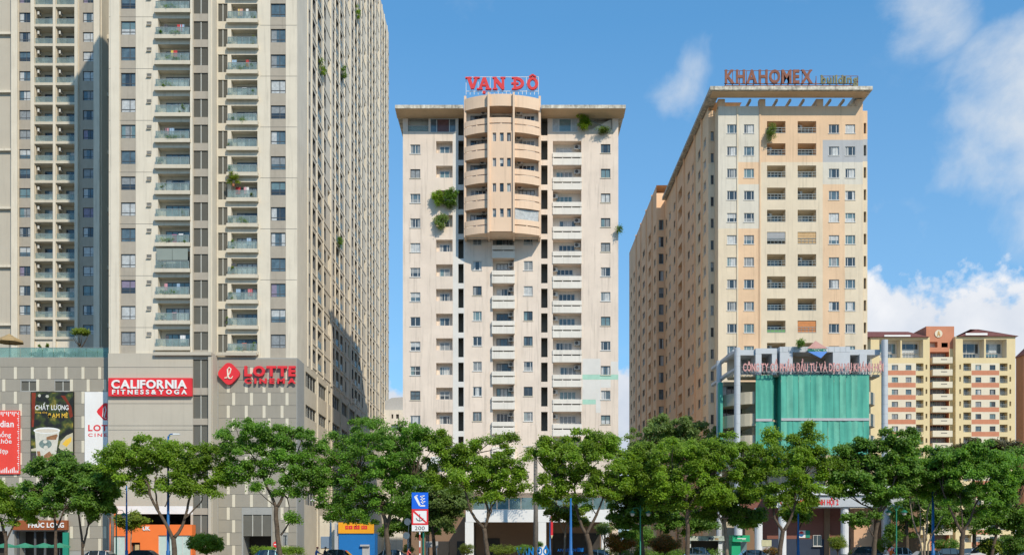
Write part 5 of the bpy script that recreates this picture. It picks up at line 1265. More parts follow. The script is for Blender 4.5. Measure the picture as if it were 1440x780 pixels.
    mb = MB(); mb.box(u_(476.5), u_(527), Y, Y+2.5, .13, v_(749.5), mat('hoarding_blue', (.015, .17, .48), .55, .06)); part('wall', mb, s); mb = MB(); mb.box(u_(476), u_(526), Y-.15, Y+.1, v_(749.3), v_(734), mat('board_orange', (.86, .38, .02), .5, .06)); part('top_board', mb, s); mb = MB(); [mb.box(u_(a), u_(b), Y-.19, Y-.155, v_(743.3), v_(738.6), RED) for a, b in ((486, 490), (490.8, 496), (498, 506), (508.6, 512), (512.6, 516.6))]; [mb.box(u_(a), u_(a+.7), Y-.195, Y-.185, v_(742), v_(740), MATS['board_orange']) for a in (488, 493, 500, 503, 510, 514)]; part('faded_lettering', mb, s); mb = MB(); mb.box(u_(507), u_(520), Y-.35, Y-.01, v_(767.5), v_(765), GALV); mb.box(u_(509.5), u_(520), Y-.06, Y-.005, .13, v_(767.8), GALV); part('service_door', mb, s); mb = MB(); mb.box(u_(470), u_(476), Y+.2, Y+1.2, .13, v_(735), GALV); part('pillar', mb, s)
    s = thing('boundary_wall', 'pale boundary wall with a grey blue panel between the left tower and the blue hoarding', 'wall', (u_(455), Y+2, 0)); mb = MB(); mb.box(u_(445), u_(470), Y+2, Y+2.3, .13, v_(724), KC); part('wall', mb, s); mb = MB(); mb.box(u_(447), u_(460), Y+1.9, Y+1.995, v_(770), v_(753.5), mat('panel_greyblue', (.20, .27, .36), .6, .05)); part('panel', mb, s)
left_signs()

# ================================================================== TERRACE AND BALCONY PLANTS
def small_plant(name, label, x, y, z, w, h, m, n, leaf=.16, cat='plant', group=None, hang=0.0):
    r = thing(name, label, cat, (x, y, z), group); cs = []; rs = []
    for _ in range(max(8, n//60)):
        p = rng.normal(0, .45, 3); cs.append((x+max(-1, min(1, p[0]))*w/2, y+p[1]*.25, z+h*.55-hang*h+max(-1, min(1, p[2]))*h*.5)); rs.append(max(.14, w*.16))
    part('foliage', leaf_mesh('foliage', cs, rs, 60, leaf, m, .6), r)
    mb = MB(); mb.tube([(x, y, z), (x, y, z+max(.15, h*.4))], [.03, .02], BARK, 5)
    if not hang: mb.tube([(x, y, z), (x, y, z+.28)], [.13, .18], mat('terracotta', (.38, .15, .08), .8, .1), 8)
    part('stem', mb, r); return r
def plants():
    YT = 127.0; zt = V(502, YT)
    r = thing('frangipani_tree', 'small round topped frangipani tree standing on the podium terrace', 'tree', (U(113, 128), 128, zt)); cs = []; rs = []
    for _ in range(26): a = random.random()*6.28; q = random.random()**.5; cs.append((U(113, 128)+math.cos(a)*q*1.15, 128+math.sin(a)*q*1.0, V(467, 128)+(1-q*q)*.5-.1)); rs.append(.32)
    part('crown', leaf_mesh('crown', cs, rs, 45, .26, LEAFY, .4), r); mb = MB(); b = Vector((U(113, 128), 128, zt)); mb.tube([b, b+Vector((.05, 0, 1.2)), b+Vector((-.1, 0, 2.0))], [.12, .09, .06], BARK, 7)
    for q in range(6): a = q*1.05; mb.tube([b+Vector((0, 0, 1.2+.1*q)), b+Vector((math.cos(a)*.6, math.sin(a)*.5, 2.1)), b+Vector((math.cos(a)*1.0, math.sin(a)*.9, 2.9))], [.06, .04, .02], BARK, 5)
    part('trunk', mb, r, smooth=True)
    x0 = U(46, 128); x1 = U(150, 128); cs = [(x0+(x1-x0)*random.random(), 128+random.uniform(-.25, .25), zt+.25+random.random()*.55) for _ in range(90)]
    tag(part('terrace_hedge', leaf_mesh('terrace_hedge', cs, [.3]*90, 45, .18, LEAFD, .6)), 'low green hedge behind the teal glass railing of the terrace', 'hedge')
    for i, u in enumerate((56, 63)): small_plant('terrace_plant', ('taller bushy plant' if i else 'thin pale plant')+' rising from the terrace hedge left of the frangipani', U(u, 128.4), 128.4, zt+.5, .9, 1.5, LEAFY if i else LEAFO, 500, .2)
    r = thing('parasol', 'beige terrace parasol with two tiers at the left edge of the picture', 'parasol', (U(13, 129), 129, zt)); mb = MB(); c = (U(13, 129), 129)
    def cone(mb, r0, r1, z0, z1, n=8):
        for q in range(n):
            a = 2*math.pi*q/n; b = 2*math.pi*(q+1)/n; mb.face([(c[0]+r0*math.cos(a), c[1]+r0*math.sin(a), z0), (c[0]+r0*math.cos(b), c[1]+r0*math.sin(b), z0), (c[0]+r1*math.cos(b), c[1]+r1*math.sin(b), z1), (c[0]+r1*math.cos(a), c[1]+r1*math.sin(a), z1)], CANV)
    cone(mb, 1.75, .4, V(479, 129), V(472, 129)); cone(mb, 1.78, 1.75, V(481.5, 129), V(479, 129)); cone(mb, .55, .02, V(472.5, 129), V(469, 129)); part('canopy', mb, r); mb = MB(); mb.tube([(c[0], c[1], zt), (c[0], c[1], V(471, 129))], .04, BARK, 6); part('pole', mb, r)
    # things on the glass balconies of the left tower
    ordn = ['topmost', 'second', 'third', 'fourth', 'fifth', 'sixth', 'seventh', 'eighth', 'ninth', 'tenth', 'eleventh', 'twelfth', 'thirteenth', 'fourteenth', 'fifteenth']
    seen = {'left': 0, 'right': 0}
    cloth = {('left', 8): [('magenta', (.60, .03, .20)), ('white', (.7, .7, .7))], ('left', 11): [('pink', (.62, .25, .25))], ('right', 12): [('orange', (.75, .14, .06))], ('right', 2): [('white', (.72, .70, .68))]}
    for (col, k, F_, c, z) in BAL:
        if z > V(2, F_.o.y): continue
        i = seen[col]; seen[col] += 1; nm = f'{ordn[i]} glass balcony from the top, {col} stack'
        if random.random() < .85:
            x = c+random.choice((-1.55, -1.2, 1.25)); small_plant('potted_plant', f'{random.choice(("bushy", "leafy"))} potted plant on the {nm}', x, F_.o.y-.22, z+.02, random.uniform(.5, .9), random.uniform(.6, 1.15), random.choice((LEAF, LEAFO, LEAFY, LEAFD)), 300, .15, group='potted plants on tower balconies')
        if random.random() < .40: small_plant('trough_plants', f'low row of plants along the {nm}', c+random.uniform(-.5, .5), F_.o.y-.25, z+.02, 2.2, .55, random.choice((LEAF, LEAFD)), 500, .13, group='plant rows on tower balconies')
        if (col, k) not in cloth and random.random() < .5:
            cls = random.sample((('white', (.70, .70, .68)), ('pale blue', (.30, .42, .55)), ('red', (.50, .06, .06)), ('dark grey', (.08, .08, .09)), ('pink', (.60, .30, .34)), ('yellow', (.62, .50, .12))), random.choice((1, 2, 3)))
            for q, (cn, cc) in enumerate(cls):
                x = c+random.uniform(-1.3, 1.5); w_ = random.uniform(.16, .34); m_ = MB(); n = 4
                for t_ in range(n): m_.face([(x-w_+2*w_*t_/n, F_.o.y-.1+.04*(t_ % 2), z+.45), (x-w_+2*w_*(t_+1)/n, F_.o.y-.1+.04*((t_+1) % 2), z+.5), (x-w_+2*w_*(t_+1)/n, F_.o.y-.1+.04*((t_+1) % 2), z+1.45), (x-w_+2*w_*t_/n, F_.o.y-.1+.04*(t_ % 2), z+1.45)], mat('cloth_'+cn.replace(' ', '_'), cc, .85, .1))
                tag(part('hanging_cloth', m_), f'{cn} cloth hanging on the {nm}', 'laundry', 'laundry on tower balconies')
        for j, (cn, cc) in enumerate(cloth.get((col, k), [])):
            m_ = MB(); x = c+.25+j*.8; m_.box(x-.28, x+.28, F_.o.y-.42, F_.o.y-.38, z+.05+.1*j, z+1.0+.1*j, mat('cloth_'+cn, cc, .8, .08)); tag(part('hanging_cloth', m_), f'{cn} cloth drying on the {nm}', 'laundry', 'laundry on tower balconies')
        if (col, k) == ('left', 9):
            m_ = MB(); 
            for q in range(2): m_.box(c-1.95+q*1.98, c-.02+q*1.94, F_.o.y-.46-.03*q, F_.o.y-.44-.03*q, z+1.02, z+2.45, mat('blind_greygreen', (.26, .30, .27), .7, .06))
            tag(part('drop_blind', m_), 'grey green drop blind covering the upper half of one left stack balcony', 'blind')
    # creepers on the middle tower
    YV = 126.7
    def creeper(label, u, v, ru, rv, m, n=1400): 
        r = thing('creeper', label, 'plant', (U(u, YV), YV, V(v, YV)), 'creepers hanging on the towers'); k = YV/F; cs = [(U(u, YV)+max(-1, min(1, a))*ru*k, YV-.3+random.uniform(-.3, .2), V(v, YV)+max(-1, min(1, b_))*rv*k) for a, b_ in rng.normal(0, .5, (26, 2))]
        part('foliage', leaf_mesh('foliage', cs, [.33]*26, n//26, .2, m, .8), r); mb = MB(); mb.tube([(U(u, YV), YV+.2, V(v-rv*.7, YV)), (U(u+1, YV), YV-.3, V(v, YV)), (U(u-2, YV), YV-.25, V(v+rv*.9, YV))], [.04, .03, .01], BARK, 5); part('stem', mb, r)
    creeper('large dark green creeper spilling from a high balcony on the left of the peach tower', 634, 279, 8.5, 12, LEAFD, 2600); creeper('green creeper bush left of the larger one on the peach tower', 616, 281, 6.5, 9, LEAF, 1700)
    creeper('brownish creeper hanging one floor below the large one on the peach tower', 620, 312, 8, 10, LEAFO, 1500); creeper('bright green bush on the top right terrace of the peach tower', 823, 174, 8.5, 9, LEAF, 2200); creeper('small trailing plant on the right parapet of the top terrace', 848, 184, 10, 3, LEAFO, 700)
    creeper('small green tuft growing on the right edge of the peach tower', 870.5, 323, 1.8, 5, LEAFD, 300)
    YV = 144.6; creeper('brown and green creeper hanging from the top left balcony of the orange and cream block', 1083.5, 187, 7, 11, LEAFO, 1300); YV = 117.0; creeper('green bush on the roof edge left of the diamond emblem', 1125, 483, 4, 4, LEAFD, 500)
    YS = 145
    for i, (u, v, w, h, lb) in enumerate(((450.5, 96, 2.6, 9, 'upper green creeper on the side wall of the left tower, nearest the corner'), (481, 102, 2.2, 9, 'green creeper farther along the side wall of the left tower'), (501, 18, 2.6, 9, 'topmost green creeper on the side wall of the left tower'), (475, 340, 2.0, 6, 'lower green plant on the side wall of the left tower'))):
        Yp = 37745/(720-u); r = thing('creeper', lb, 'plant', (-26.6, Yp, V(v, Yp)), 'creepers hanging on the towers'); cs = [(-26.7+random.uniform(-.1, .25), Yp+random.uniform(-1, 1)*w*.5, V(v+random.uniform(-1, 1)*h*.8, Yp)) for _ in range(14)]; part('foliage', leaf_mesh('foliage', cs, [.26]*14, 45, .2, LEAFD if i % 2 else LEAF, .8), r)
    small_plant('potted_tree', 'small tree in a pot reaching over the eighth right stack balcony railing', U(328, 124.3), 124.3, V(262, 124.3), 1.6, 1.6, LEAFY, 900, .2)
plants()

# ================================================================== TREES
YT = 93.0
G = 'street trees along the canal road'
tree('street_tree', 'light green tree cropped by the left edge of the picture', 95, [[(8, 792, .2), (8, 760, .16), (2, 735, .12)], [(8, 760, .1), (22, 735, .07), (34, 715, .05)]], [(5, 705, 30, 26), (30, 718, 22, 22), (-20, 700, 25, 25)], 9000, LEAF, group=G)
tree('street_tree', 'dark large leaved tree in front of the PHÚC LONG shop', 94, [[(78, 792, .17), (79, 750, .13), (75, 715, .10), (66, 690, .06)], [(79, 745, .10), (92, 715, .07), (100, 690, .05)]], [(78, 672, 42, 27), (105, 664, 34, 24), (60, 692, 28, 20), (92, 705, 44, 20), (130, 686, 30, 30), (142, 660, 18, 18), (72, 655, 25, 14)], 15000, LEAFD, leaf=.32, group=G)
tree('street_tree', 'slender two stemmed tree just left of the orange shop', 96, [[(117, 792, .15), (115, 760, .12), (112, 730, .09), (108, 705, .06)], [(116, 770, .12), (121, 750, .10), (126, 725, .07), (128, 700, .04)]], [(150, 690, 22, 26), (128, 712, 26, 16)], 5000, LEAFD, leaf=.32, group=G)
tree('street_tree', 'wide forked tree in front of the orange shop and the blue lamp post', 92, [[(247, 792, .27), (245, 768, .24), (243, 755, .22)], [(243, 757, .18), (233, 735, .15), (222, 715, .13), (213, 698, .12), (210, 680, .09), (200, 668, .06), (188, 655, .03)], [(222, 716, .10), (219, 698, .08), (218, 680, .06), (222, 665, .04)], [(246, 755, .18), (257, 738, .14), (262, 715, .12), (268, 690, .09), (276, 668, .05)], [(259, 730, .08), (272, 715, .07), (281, 702, .06), (276, 690, .04)], [(232, 712, .06), (240, 690, .04), (246, 665, .03)]],
     [(195, 640, 40, 24), (165, 645, 28, 18), (183, 662, 30, 20), (222, 640, 30, 20), (262, 640, 36, 18), (295, 645, 26, 16), (275, 668, 36, 22), (245, 668, 28, 22), (310, 672, 16, 16), (190, 688, 14, 8), (255, 690, 24, 10), (300, 690, 14, 12)], 19000, group=G)
tree('street_tree', 'tall open crowned tree in front of the LOTTE CINEMA podium', 92, [[(397, 795, .25), (392, 760, .22), (388, 730, .21), (388, 712, .21)], [(388, 713, .15), (378, 690, .12), (368, 668, .10), (362, 650, .07), (350, 636, .04)], [(390, 712, .16), (398, 695, .12), (405, 672, .09), (415, 645, .07), (424, 618, .04)], [(394, 752, .10), (402, 742, .08), (408, 728, .05)], [(374, 680, .07), (384, 650, .05), (380, 620, .03)], [(398, 694, .07), (402, 700, .05), (404, 720, .03)]],
     [(352, 608, 28, 15), (325, 620, 24, 12), (378, 612, 28, 15), (418, 618, 25, 13), (435, 640, 14, 10), (345, 638, 30, 14), (395, 640, 34, 16), (330, 655, 20, 10), (372, 662, 22, 10), (425, 660, 22, 12), (405, 680, 32, 14), (440, 680, 16, 10), (318, 668, 11, 6), (410, 726, 13, 9), (338, 672, 10, 5), (362, 685, 8, 5)], 15000, group=G)
tree('street_tree', 'broad dense tree over the blue and orange hoarding', 93, [[(548, 795, .27), (545, 760, .24), (542, 735, .20), (536, 712, .16), (532, 695, .12)], [(543, 742, .2), (550, 715, .16), (551, 700, .12), (552, 680, .08)], [(537, 715, .09), (520, 690, .06), (500, 672, .04)], [(550, 720, .09), (572, 695, .06), (585, 670, .04)]],
     [(520, 612, 45, 20), (565, 612, 40, 18), (480, 632, 34, 20), (540, 640, 60, 26), (595, 625, 26, 20), (475, 662, 32, 22), (520, 672, 50, 26), (575, 665, 40, 26), (465, 692, 24, 18), (500, 705, 36, 20), (560, 700, 40, 20), (460, 718, 18, 12), (505, 725, 30, 12)], 24000, group=G)
tree('street_tree', 'forked tree with an airy top in front of the white porch beam', 92, [[(688, 795, .23), (684, 765, .21), (681, 742, .20)], [(681, 742, .15), (668, 728, .13), (660, 712, .11), (658, 698, .09), (650, 680, .06)], [(682, 742, .15), (686, 722, .12), (684, 705, .09), (676, 690, .05)], [(686, 724, .10), (691, 712, .08), (699, 702, .05), (703, 697, .03)], [(684, 730, .09), (691, 718, .07), (689, 700, .05), (690, 685, .03)], [(655, 660, .06), (664, 642, .06), (676, 632, .05), (690, 620, .03)]],
     [(622, 625, 22, 18), (640, 640, 28, 18), (655, 665, 42, 22), (700, 618, 26, 9), (676, 622, 12, 8), (710, 635, 18, 8), (700, 665, 40, 24), (680, 690, 44, 14), (630, 668, 28, 18), (725, 680, 22, 14), (722, 655, 14, 12)], 16000, group=G)
tree('street_tree', 'olive green drooping tree behind the river sign', 103, [[(612, 792, .2), (610, 760, .18), (606, 730, .12)], [(610, 750, .09), (628, 728, .06), (640, 715, .04)]], [(622, 700, 34, 18), (640, 715, 26, 18), (610, 720, 20, 18), (636, 690, 26, 12), (628, 735, 16, 10)], 10000, LEAFO, leaf=.30, group=G)
tree('street_tree', 'large forked tree in front of the right side of the peach tower', 92, [[(832, 795, .26), (829, 768, .23), (824, 750, .22)], [(824, 750, .16), (814, 728, .13), (810, 705, .11), (808, 680, .07)], [(825, 750, .16), (834, 732, .13), (842, 715, .10), (848, 700, .07)], [(811, 712, .08), (795, 692, .05), (780, 675, .03)]],
     [(775, 625, 26, 14), (815, 622, 34, 15), (845, 625, 26, 14), (765, 645, 26, 20), (810, 648, 44, 22), (855, 650, 34, 22), (775, 680, 28, 18), (820, 680, 40, 20), (862, 682, 28, 18), (768, 702, 20, 10), (812, 708, 18, 10), (880, 665, 20, 18)], 21000, group=G)
tree('street_tree', 'slim young tree with pale trunk between the blue pole and the porch column', 100, [[(793, 790, .12), (795, 755, .10), (797, 735, .07)], [(795, 750, .06), (788, 735, .04)], [(796, 742, .06), (803, 725, .04)]], [(790, 712, 22, 14), (806, 725, 16, 12), (778, 722, 14, 8), (814, 735, 12, 8)], 3500, LEAFY, BARKP, leaf=.3, group=G)
tree('street_tree', 'dark tree filling the gap right of the peach tower', 98, [[(905, 792, .2), (903, 755, .17), (900, 720, .12)], [(902, 735, .1), (885, 710, .06)], [(903, 740, .1), (925, 705, .06)]], [(890, 680, 34, 26), (905, 712, 38, 24), (872, 712, 18, 22), (925, 690, 30, 24), (885, 735, 30, 16)], 14000, LEAFD, leaf=.32, group=G)
tree('background_tree', 'tall grey green tree rising behind the row at the foot of the orange block', 124, [[(955, 790, .35), (955, 720, .3), (950, 670, .2)], [(955, 690, .14), (915, 640, .07)], [(955, 680, .14), (985, 630, .07)]], [(948, 600, 34, 16), (918, 614, 34, 20), (985, 611, 34, 18), (1008, 628, 26, 16), (950, 640, 60, 26), (900, 635, 26, 16)], 17000, LEAFO, leaf=.36, group='trees behind the street row')
tree('street_tree', 'full rounded bright green tree right of centre beside the food kiosk', 92, [[(966, 795, .22), (967, 760, .2), (966, 730, .18), (968, 712, .16)], [(968, 714, .13), (978, 695, .10), (990, 680, .06)], [(967, 716, .13), (962, 695, .09), (945, 678, .05)], [(968, 720, .08), (1000, 700, .04)]],
     [(935, 632, 34, 14), (975, 632, 38, 16), (1015, 628, 34, 16), (905, 650, 28, 18), (950, 658, 50, 24), (1005, 655, 44, 24), (915, 680, 30, 20), (965, 688, 48, 22), (1015, 688, 34, 20), (1040, 640, 22, 16), (935, 705, 26, 12)], 24000, LEAF, group=G)
tree('street_tree', 'tree with heart shaped leaves and pale trunk next to the green booth', 95, [[(1022, 794, .19), (1021, 760, .17), (1019, 730, .14), (1017, 700, .10)], [(1020, 735, .1), (1030, 705, .07), (1036, 690, .05)], [(1020, 742, .08), (1003, 715, .05)]], [(1020, 692, 36, 22), (1048, 712, 28, 22), (1000, 712, 26, 18), (1062, 730, 16, 10), (1020, 722, 28, 12)], 10000, LEAFD, BARKP, leaf=.32, group=G)
tree('street_tree', 'tall spreading tree with upright top in front of the green net', 92, [[(1096, 795, .23), (1098, 765, .21), (1101, 744, .20)], [(1100, 745, .15), (1090, 728, .12), (1088, 712, .09), (1084, 695, .06)], [(1102, 745, .16), (1112, 728, .13), (1117, 710, .10), (1118, 690, .07)], [(1116, 715, .08), (1124, 695, .06), (1128, 670, .04)], [(1126, 640, .06), (1132, 615, .04), (1134, 600, .02)]],
     [(1133, 600, 9, 6), (1145, 611, 16, 6), (1126, 622, 20, 9), (1087, 612, 18, 7), (1082, 628, 24, 9), (1100, 645, 40, 14), (1140, 645, 32, 14), (1070, 652, 30, 14), (1165, 660, 18, 14), (1100, 672, 48, 16), (1150, 682, 30, 14), (1060, 680, 26, 16), (1090, 700, 34, 12), (1140, 636, 16, 8), (1135, 700, 22, 8)], 20000, group=G)
tree('street_tree', 'small lighter green tree behind the forked trunk at the hall entrance', 101, [[(1122, 792, .12), (1122, 750, .10), (1124, 728, .07)], [(1122, 745, .06), (1135, 722, .04)]], [(1125, 705, 20, 14), (1132, 722, 15, 9), (1112, 718, 14, 10)], 4200, LEAF, leaf=.28, group=G)
tree('street_tree', 'dark tree with drooping lower branch right of the netted hall', 92, [[(1228, 795, .24), (1229, 765, .22), (1233, 740, .20), (1238, 722, .18)], [(1239, 722, .13), (1248, 700, .10), (1254, 675, .07)], [(1236, 722, .13), (1241, 700, .10), (1240, 675, .07)], [(1236, 725, .09), (1226, 713, .07), (1216, 708, .05)], [(1229, 755, .09), (1222, 745, .06), (1215, 735, .04)]],
     [(1212, 632, 30, 14), (1190, 650, 26, 16), (1225, 655, 34, 20), (1265, 612, 22, 9), (1255, 640, 30, 20), (1270, 660, 28, 20), (1200, 680, 28, 16), (1240, 690, 34, 16), (1185, 675, 16, 12), (1212, 728, 24, 10), (1276, 635, 14, 12), (1178, 690, 12, 7)], 19000, LEAFD, leaf=.34, group=G)
tree('street_tree', 'multi stemmed pale barked tree beside the tall blue lamp post at right', 94, [[(1302, 795, .12), (1300, 765, .11), (1298, 740, .10)], [(1298, 790, .10), (1293, 760, .09), (1284, 735, .08), (1278, 705, .06)], [(1300, 765, .09), (1304, 745, .08), (1306, 715, .07), (1315, 695, .04)], [(1306, 790, .09), (1303, 765, .08), (1309, 748, .07), (1320, 725, .05)], [(1293, 755, .07), (1296, 720, .05), (1290, 695, .03)]],
     [(1290, 640, 28, 20), (1300, 668, 34, 24), (1270, 680, 24, 16), (1322, 655, 24, 22), (1325, 692, 22, 14), (1280, 625, 16, 10)], 12500, LEAF, BARKP, group=G)
tree('street_tree', 'broad light green tree with dark fork near the right edge', 92, [[(1352, 795, .25), (1352, 765, .23), (1354, 745, .2)], [(1353, 748, .15), (1340, 725, .12), (1330, 705, .09), (1322, 690, .06)], [(1354, 748, .15), (1364, 730, .12), (1368, 712, .09), (1375, 695, .06)], [(1353, 752, .09), (1350, 725, .07), (1345, 700, .04)]],
     [(1345, 645, 34, 16), (1385, 640, 34, 16), (1325, 662, 26, 18), (1368, 668, 46, 22), (1410, 660, 24, 20), (1340, 692, 34, 16), (1382, 696, 36, 16), (1412, 688, 18, 16), (1392, 716, 22, 10)], 20000, group=G)
tree('street_tree', 'dark tree with leaning trunk cropped by the right edge of the picture', 97, [[(1392, 792, .18), (1398, 765, .16), (1402, 745, .13), (1400, 715, .1)], [(1401, 740, .09), (1425, 715, .06)]], [(1435, 660, 30, 26), (1430, 700, 34, 28), (1405, 735, 26, 14), (1440, 735, 24, 20)], 14000, LEAFD, leaf=.32, group=G)
tree('background_tree', 'bronze tinged tree behind the row below the yellow blocks', 116, [[(1370, 790, .25), (1370, 720, .2), (1368, 670, .12)], [(1370, 690, .1), (1400, 650, .05)]], [(1350, 634, 30, 9), (1385, 630, 34, 11), (1420, 630, 30, 9), (1370, 650, 50, 14), (1330, 648, 24, 12), (1440, 640, 20, 12)], 11000, LEAFB, leaf=.34, group='trees behind the street row')
tree('background_tree', 'dark green tree standing behind the pale multi stemmed tree', 114, [[(1275, 790, .25), (1275, 730, .2), (1278, 690, .12)], [(1275, 720, .1), (1300, 690, .05)]], [(1290, 715, 34, 22), (1270, 742, 22, 16), (1320, 725, 30, 20), (1350, 720, 30, 18), (1375, 735, 26, 16)], 11000, LEAFD, leaf=.32, group='trees behind the street row')
tree('background_tree', 'shaded tree behind the hoarding tree at the foot of the peach tower', 108, [[(575, 790, .22), (576, 740, .18), (578, 700, .12)], [(576, 735, .1), (560, 705, .05)]], [(585, 690, 26, 26), (570, 720, 26, 22), (600, 740, 18, 14), (545, 735, 20, 14)], 9000, LEAFD, leaf=.32, group='trees behind the street row')
tree('background_tree', 'small dark tree between the peach tower and the food kiosk', 110, [[(930, 790, .2), (930, 750, .18), (932, 720, .12)], [(930, 745, .1), (950, 715, .05)]], [(930, 725, 30, 20), (960, 730, 26, 18), (990, 738, 20, 12), (1048, 735, 14, 12)], 8000, LEAFD, leaf=.32, group='trees behind the street row')
tree('background_tree', 'young yellow green tree before the orange shop sign', 112, [[(185, 790, .09), (184, 760, .07), (186, 735, .05)], [(185, 750, .04), (176, 735, .02)]], [(186, 728, 18, 10), (176, 738, 10, 7), (197, 732, 10, 5)], 1500, LEAFY, BARKP, leaf=.3, group='trees behind the street row')

# palms
def palm(label, u, Y, vtop, r=.2, fronds=14, ln=2.6):
    x = U(u, Y); z = V(vtop, Y); t = thing('palm_tree', label, 'palm', (x, Y, 0), 'palms near the towers'); mb = MB(); pts = [(x, Y, 0), (x+.05, Y, z*.5), (x, Y, z)]
    mb.tube(pts, [r, r*.85, r*.7], mat('palm_bark', (.20, .18, .16), .95, .2, 3, .5, 8), 9)
    part('trunk', mb, t, smooth=True)
    vs = MB()
    for i in range(fronds):
        a = i*2.4; el = random.uniform(-.1, 1.1); d = Vector((math.cos(a), math.sin(a), 0)); prev = Vector((x, Y, z))
        for s_ in range(7):
            q = s_/6; p = Vector((x, Y, z))+d*ln*q*math.cos(el*.7)+Vector((0, 0, ln*(math.sin(el)*q-.75*q*q)))
            if s_:
                sd = Vector((-d.y, d.x, 0)); w = .55*math.sin(math.pi*(.15+.8*q))
                for sg in (-1, 1):
                    for h in (0, .5):
                        b = prev.lerp(p, h); vs.face([b, b+sd*sg*w+Vector((0, 0, -.25*w))+d*.15, b+sd*sg*w*.9+Vector((0, 0, -.3*w))+d*.24, b+d*.12], LEAFD)
            prev = p
    part('crown', vs, t)
palm('tall palm with straight grey trunk in front of the porch column', 753, 112, 634, .30)
palm('slim palm trunk left of the orange shop', 157.5, 118, 690, .22, 12, 1.8)

# ================================================================== SHRUBS
bush('round_shrub', 'clipped round shrub on the porch steps left of the forked tree', 656.5, 771, 11, 9.5, 112, LEAFY, 2600, .12); bush('round_shrub', 'clipped round shrub behind the river sign posts', 575, 771, 9, 7, 112, LEAFY, 1800, .12)
bush('round_shrub', 'small clipped shrub right of the palm trunk', 757, 766, 7, 6, 114, LEAFD, 1300, .12); bush('round_shrub', 'large yellowish ball shrub at the hall entrance', 1178, 762, 15, 11, 108, LEAFY, 4000, .13)
bush('leafy_shrub', 'leafy bush at the foot of the grey podium right of the orange shop', 290, 764, 29, 15, 100, LEAF_W, 6500, .24); bush('leafy_shrub', 'low yellowish bush beside the white porch column', 705, 772, 22, 7, 110, LEAFY, 2200, .16); bush('leafy_shrub', 'low dark bush under the slim young tree', 738, 772, 16, 6, 108, LEAFD, 1600, .16)
bush('croton_shrub', 'red speckled shrub right of the large forked tree', 872, 762, 26, 16, 100, CROT, 4200, .2); bush('croton_shrub', 'red speckled shrub between the green lamp post and the kiosk', 935, 764, 28, 14, 102, CROT, 4200, .2); bush('leafy_shrub', 'green bush right of the blue lamp pole beside the croton', 900, 755, 24, 18, 106, LEAFD, 3600, .22)
bush('leafy_shrub', 'small reddish plant at the foot of the hall column', 1085, 775, 14, 6, 108, CROT, 1000, .16); bush('leafy_shrub', 'pale leafy plant beside the parked cars at right', 1394, 768, 17, 14, 98, LEAFY, 1900, .3); bush('leafy_shrub', 'dark shrub at the foot of the hall beside the last column', 1243, 765, 14, 12, 116, LEAFD, 2200, .16); bush('leafy_shrub', 'yellow flowering bush beside the pepper and salt croton', 850, 742, 14, 10, 106, LEAFO, 1800, .18)
bush('leafy_shrub', 'dark shrub under the cropped tree at the right edge', 1425, 765, 24, 16, 102, LEAFD, 3600, .24); bush('leafy_shrub', 'shrub under the leaning trunk at right', 1330, 766, 20, 10, 112, LEAFD, 2200, .2)
k = 117/F; cs = [(U(random.uniform(357, 425), 117), 117+random.uniform(-.6, .6), V(random.uniform(770, 778), 117)) for _ in range(120)]
tag(part('hedge', leaf_mesh('hedge', cs, [.4]*120, 50, .16, LEAF, .6)), 'low bright green hedge in front of the podium gate', 'hedge')
cs = [(U(random.uniform(840, 1010), 108), 108+random.uniform(-1, 1), random.uniform(.2, 1.3)) for _ in range(150)]
tag(part('hedge', leaf_mesh('hedge', cs, [.45]*150, 50, .2, LEAFD, .6)), 'low dark hedge behind the cars between the porch and the kiosk', 'hedge')

# ================================================================== STREET FURNITURE
def pole(name, label, u, Y, vtop, m, r, arm=None, group='tall blue lamp posts'):
    x = U(u, Y); z = V(vtop, Y); t = thing(name, label, 'lamp post', (x, Y, .13), group); mb = MB()
    mb.tube([(x, Y, .13), (x, Y, 1.4), (x, Y, 1.45), (x, Y, z)], [r*1.5, r*1.5, r*1.1, r*.6], m, 10); part('pole', mb, t, smooth=True)
    mb = MB(); mb.tube([(x, Y, .13), (x, Y, .2)], r*2.4, m, 8); part('base_plate', mb, t)
    if arm:
        sg, la, lh = arm; mb = MB(); pts = [(x, Y, z-.3), (x+sg*.1, Y, z+lh*.6), (x+sg*la*.5, Y, z+lh), (x+sg*la, Y, z+lh*.95)]; mb.tube(pts, r*.45, m if name != 'street_lamp' else GALV, 7); part('arm', mb, t, smooth=True)
        mb = MB(); mb.prism([(x+sg*la-.05, z+lh*.95-.08), (x+sg*(la+.6), z+lh*.95-.05), (x+sg*(la+.55), z+lh*.95+.07), (x+sg*la, z+lh*.95+.09)] if sg > 0 else [(x+sg*la+.05, z+lh*.95-.08), (x+sg*la, z+lh*.95+.09), (x+sg*(la+.55), z+lh*.95+.07), (x+sg*(la+.6), z+lh*.95-.05)], Y-.13, Y+.13, WSTEEL); part('lamp_head', mb, t)
    return t
pole('lamp_post', 'blue lamp post in front of the orange shop', 236.5, 92.6, 613, BLUEP, .13, (1, .5, .2)); pole('lamp_post', 'thin blue post left of the orange shop', 178, 98, 682, BLUEP, .10)
pole('lamp_post', 'blue lamp post in front of the forked tree right of the porch', 802.7, 90, 700, BLUEP, .13); pole('lamp_post', 'thin blue post with a flag beside the porch column', 773.5, 112, 725, BLUEP, .09); pole('lamp_post', 'blue post in front of the maroon hall wall', 1122.5, 98, 722, BLUEP, .11); pole('lamp_post', 'tall blue lamp post with twin heads near the right edge', 1312, 94, 632, BLUEP, .13, (1, .3, .1))
pole('street_lamp', 'grey cobra head street lamp beside the blue hoarding', 465, 104, 722, GALV, .13, (-1, 1.5, 1.5), 'grey street lamps')
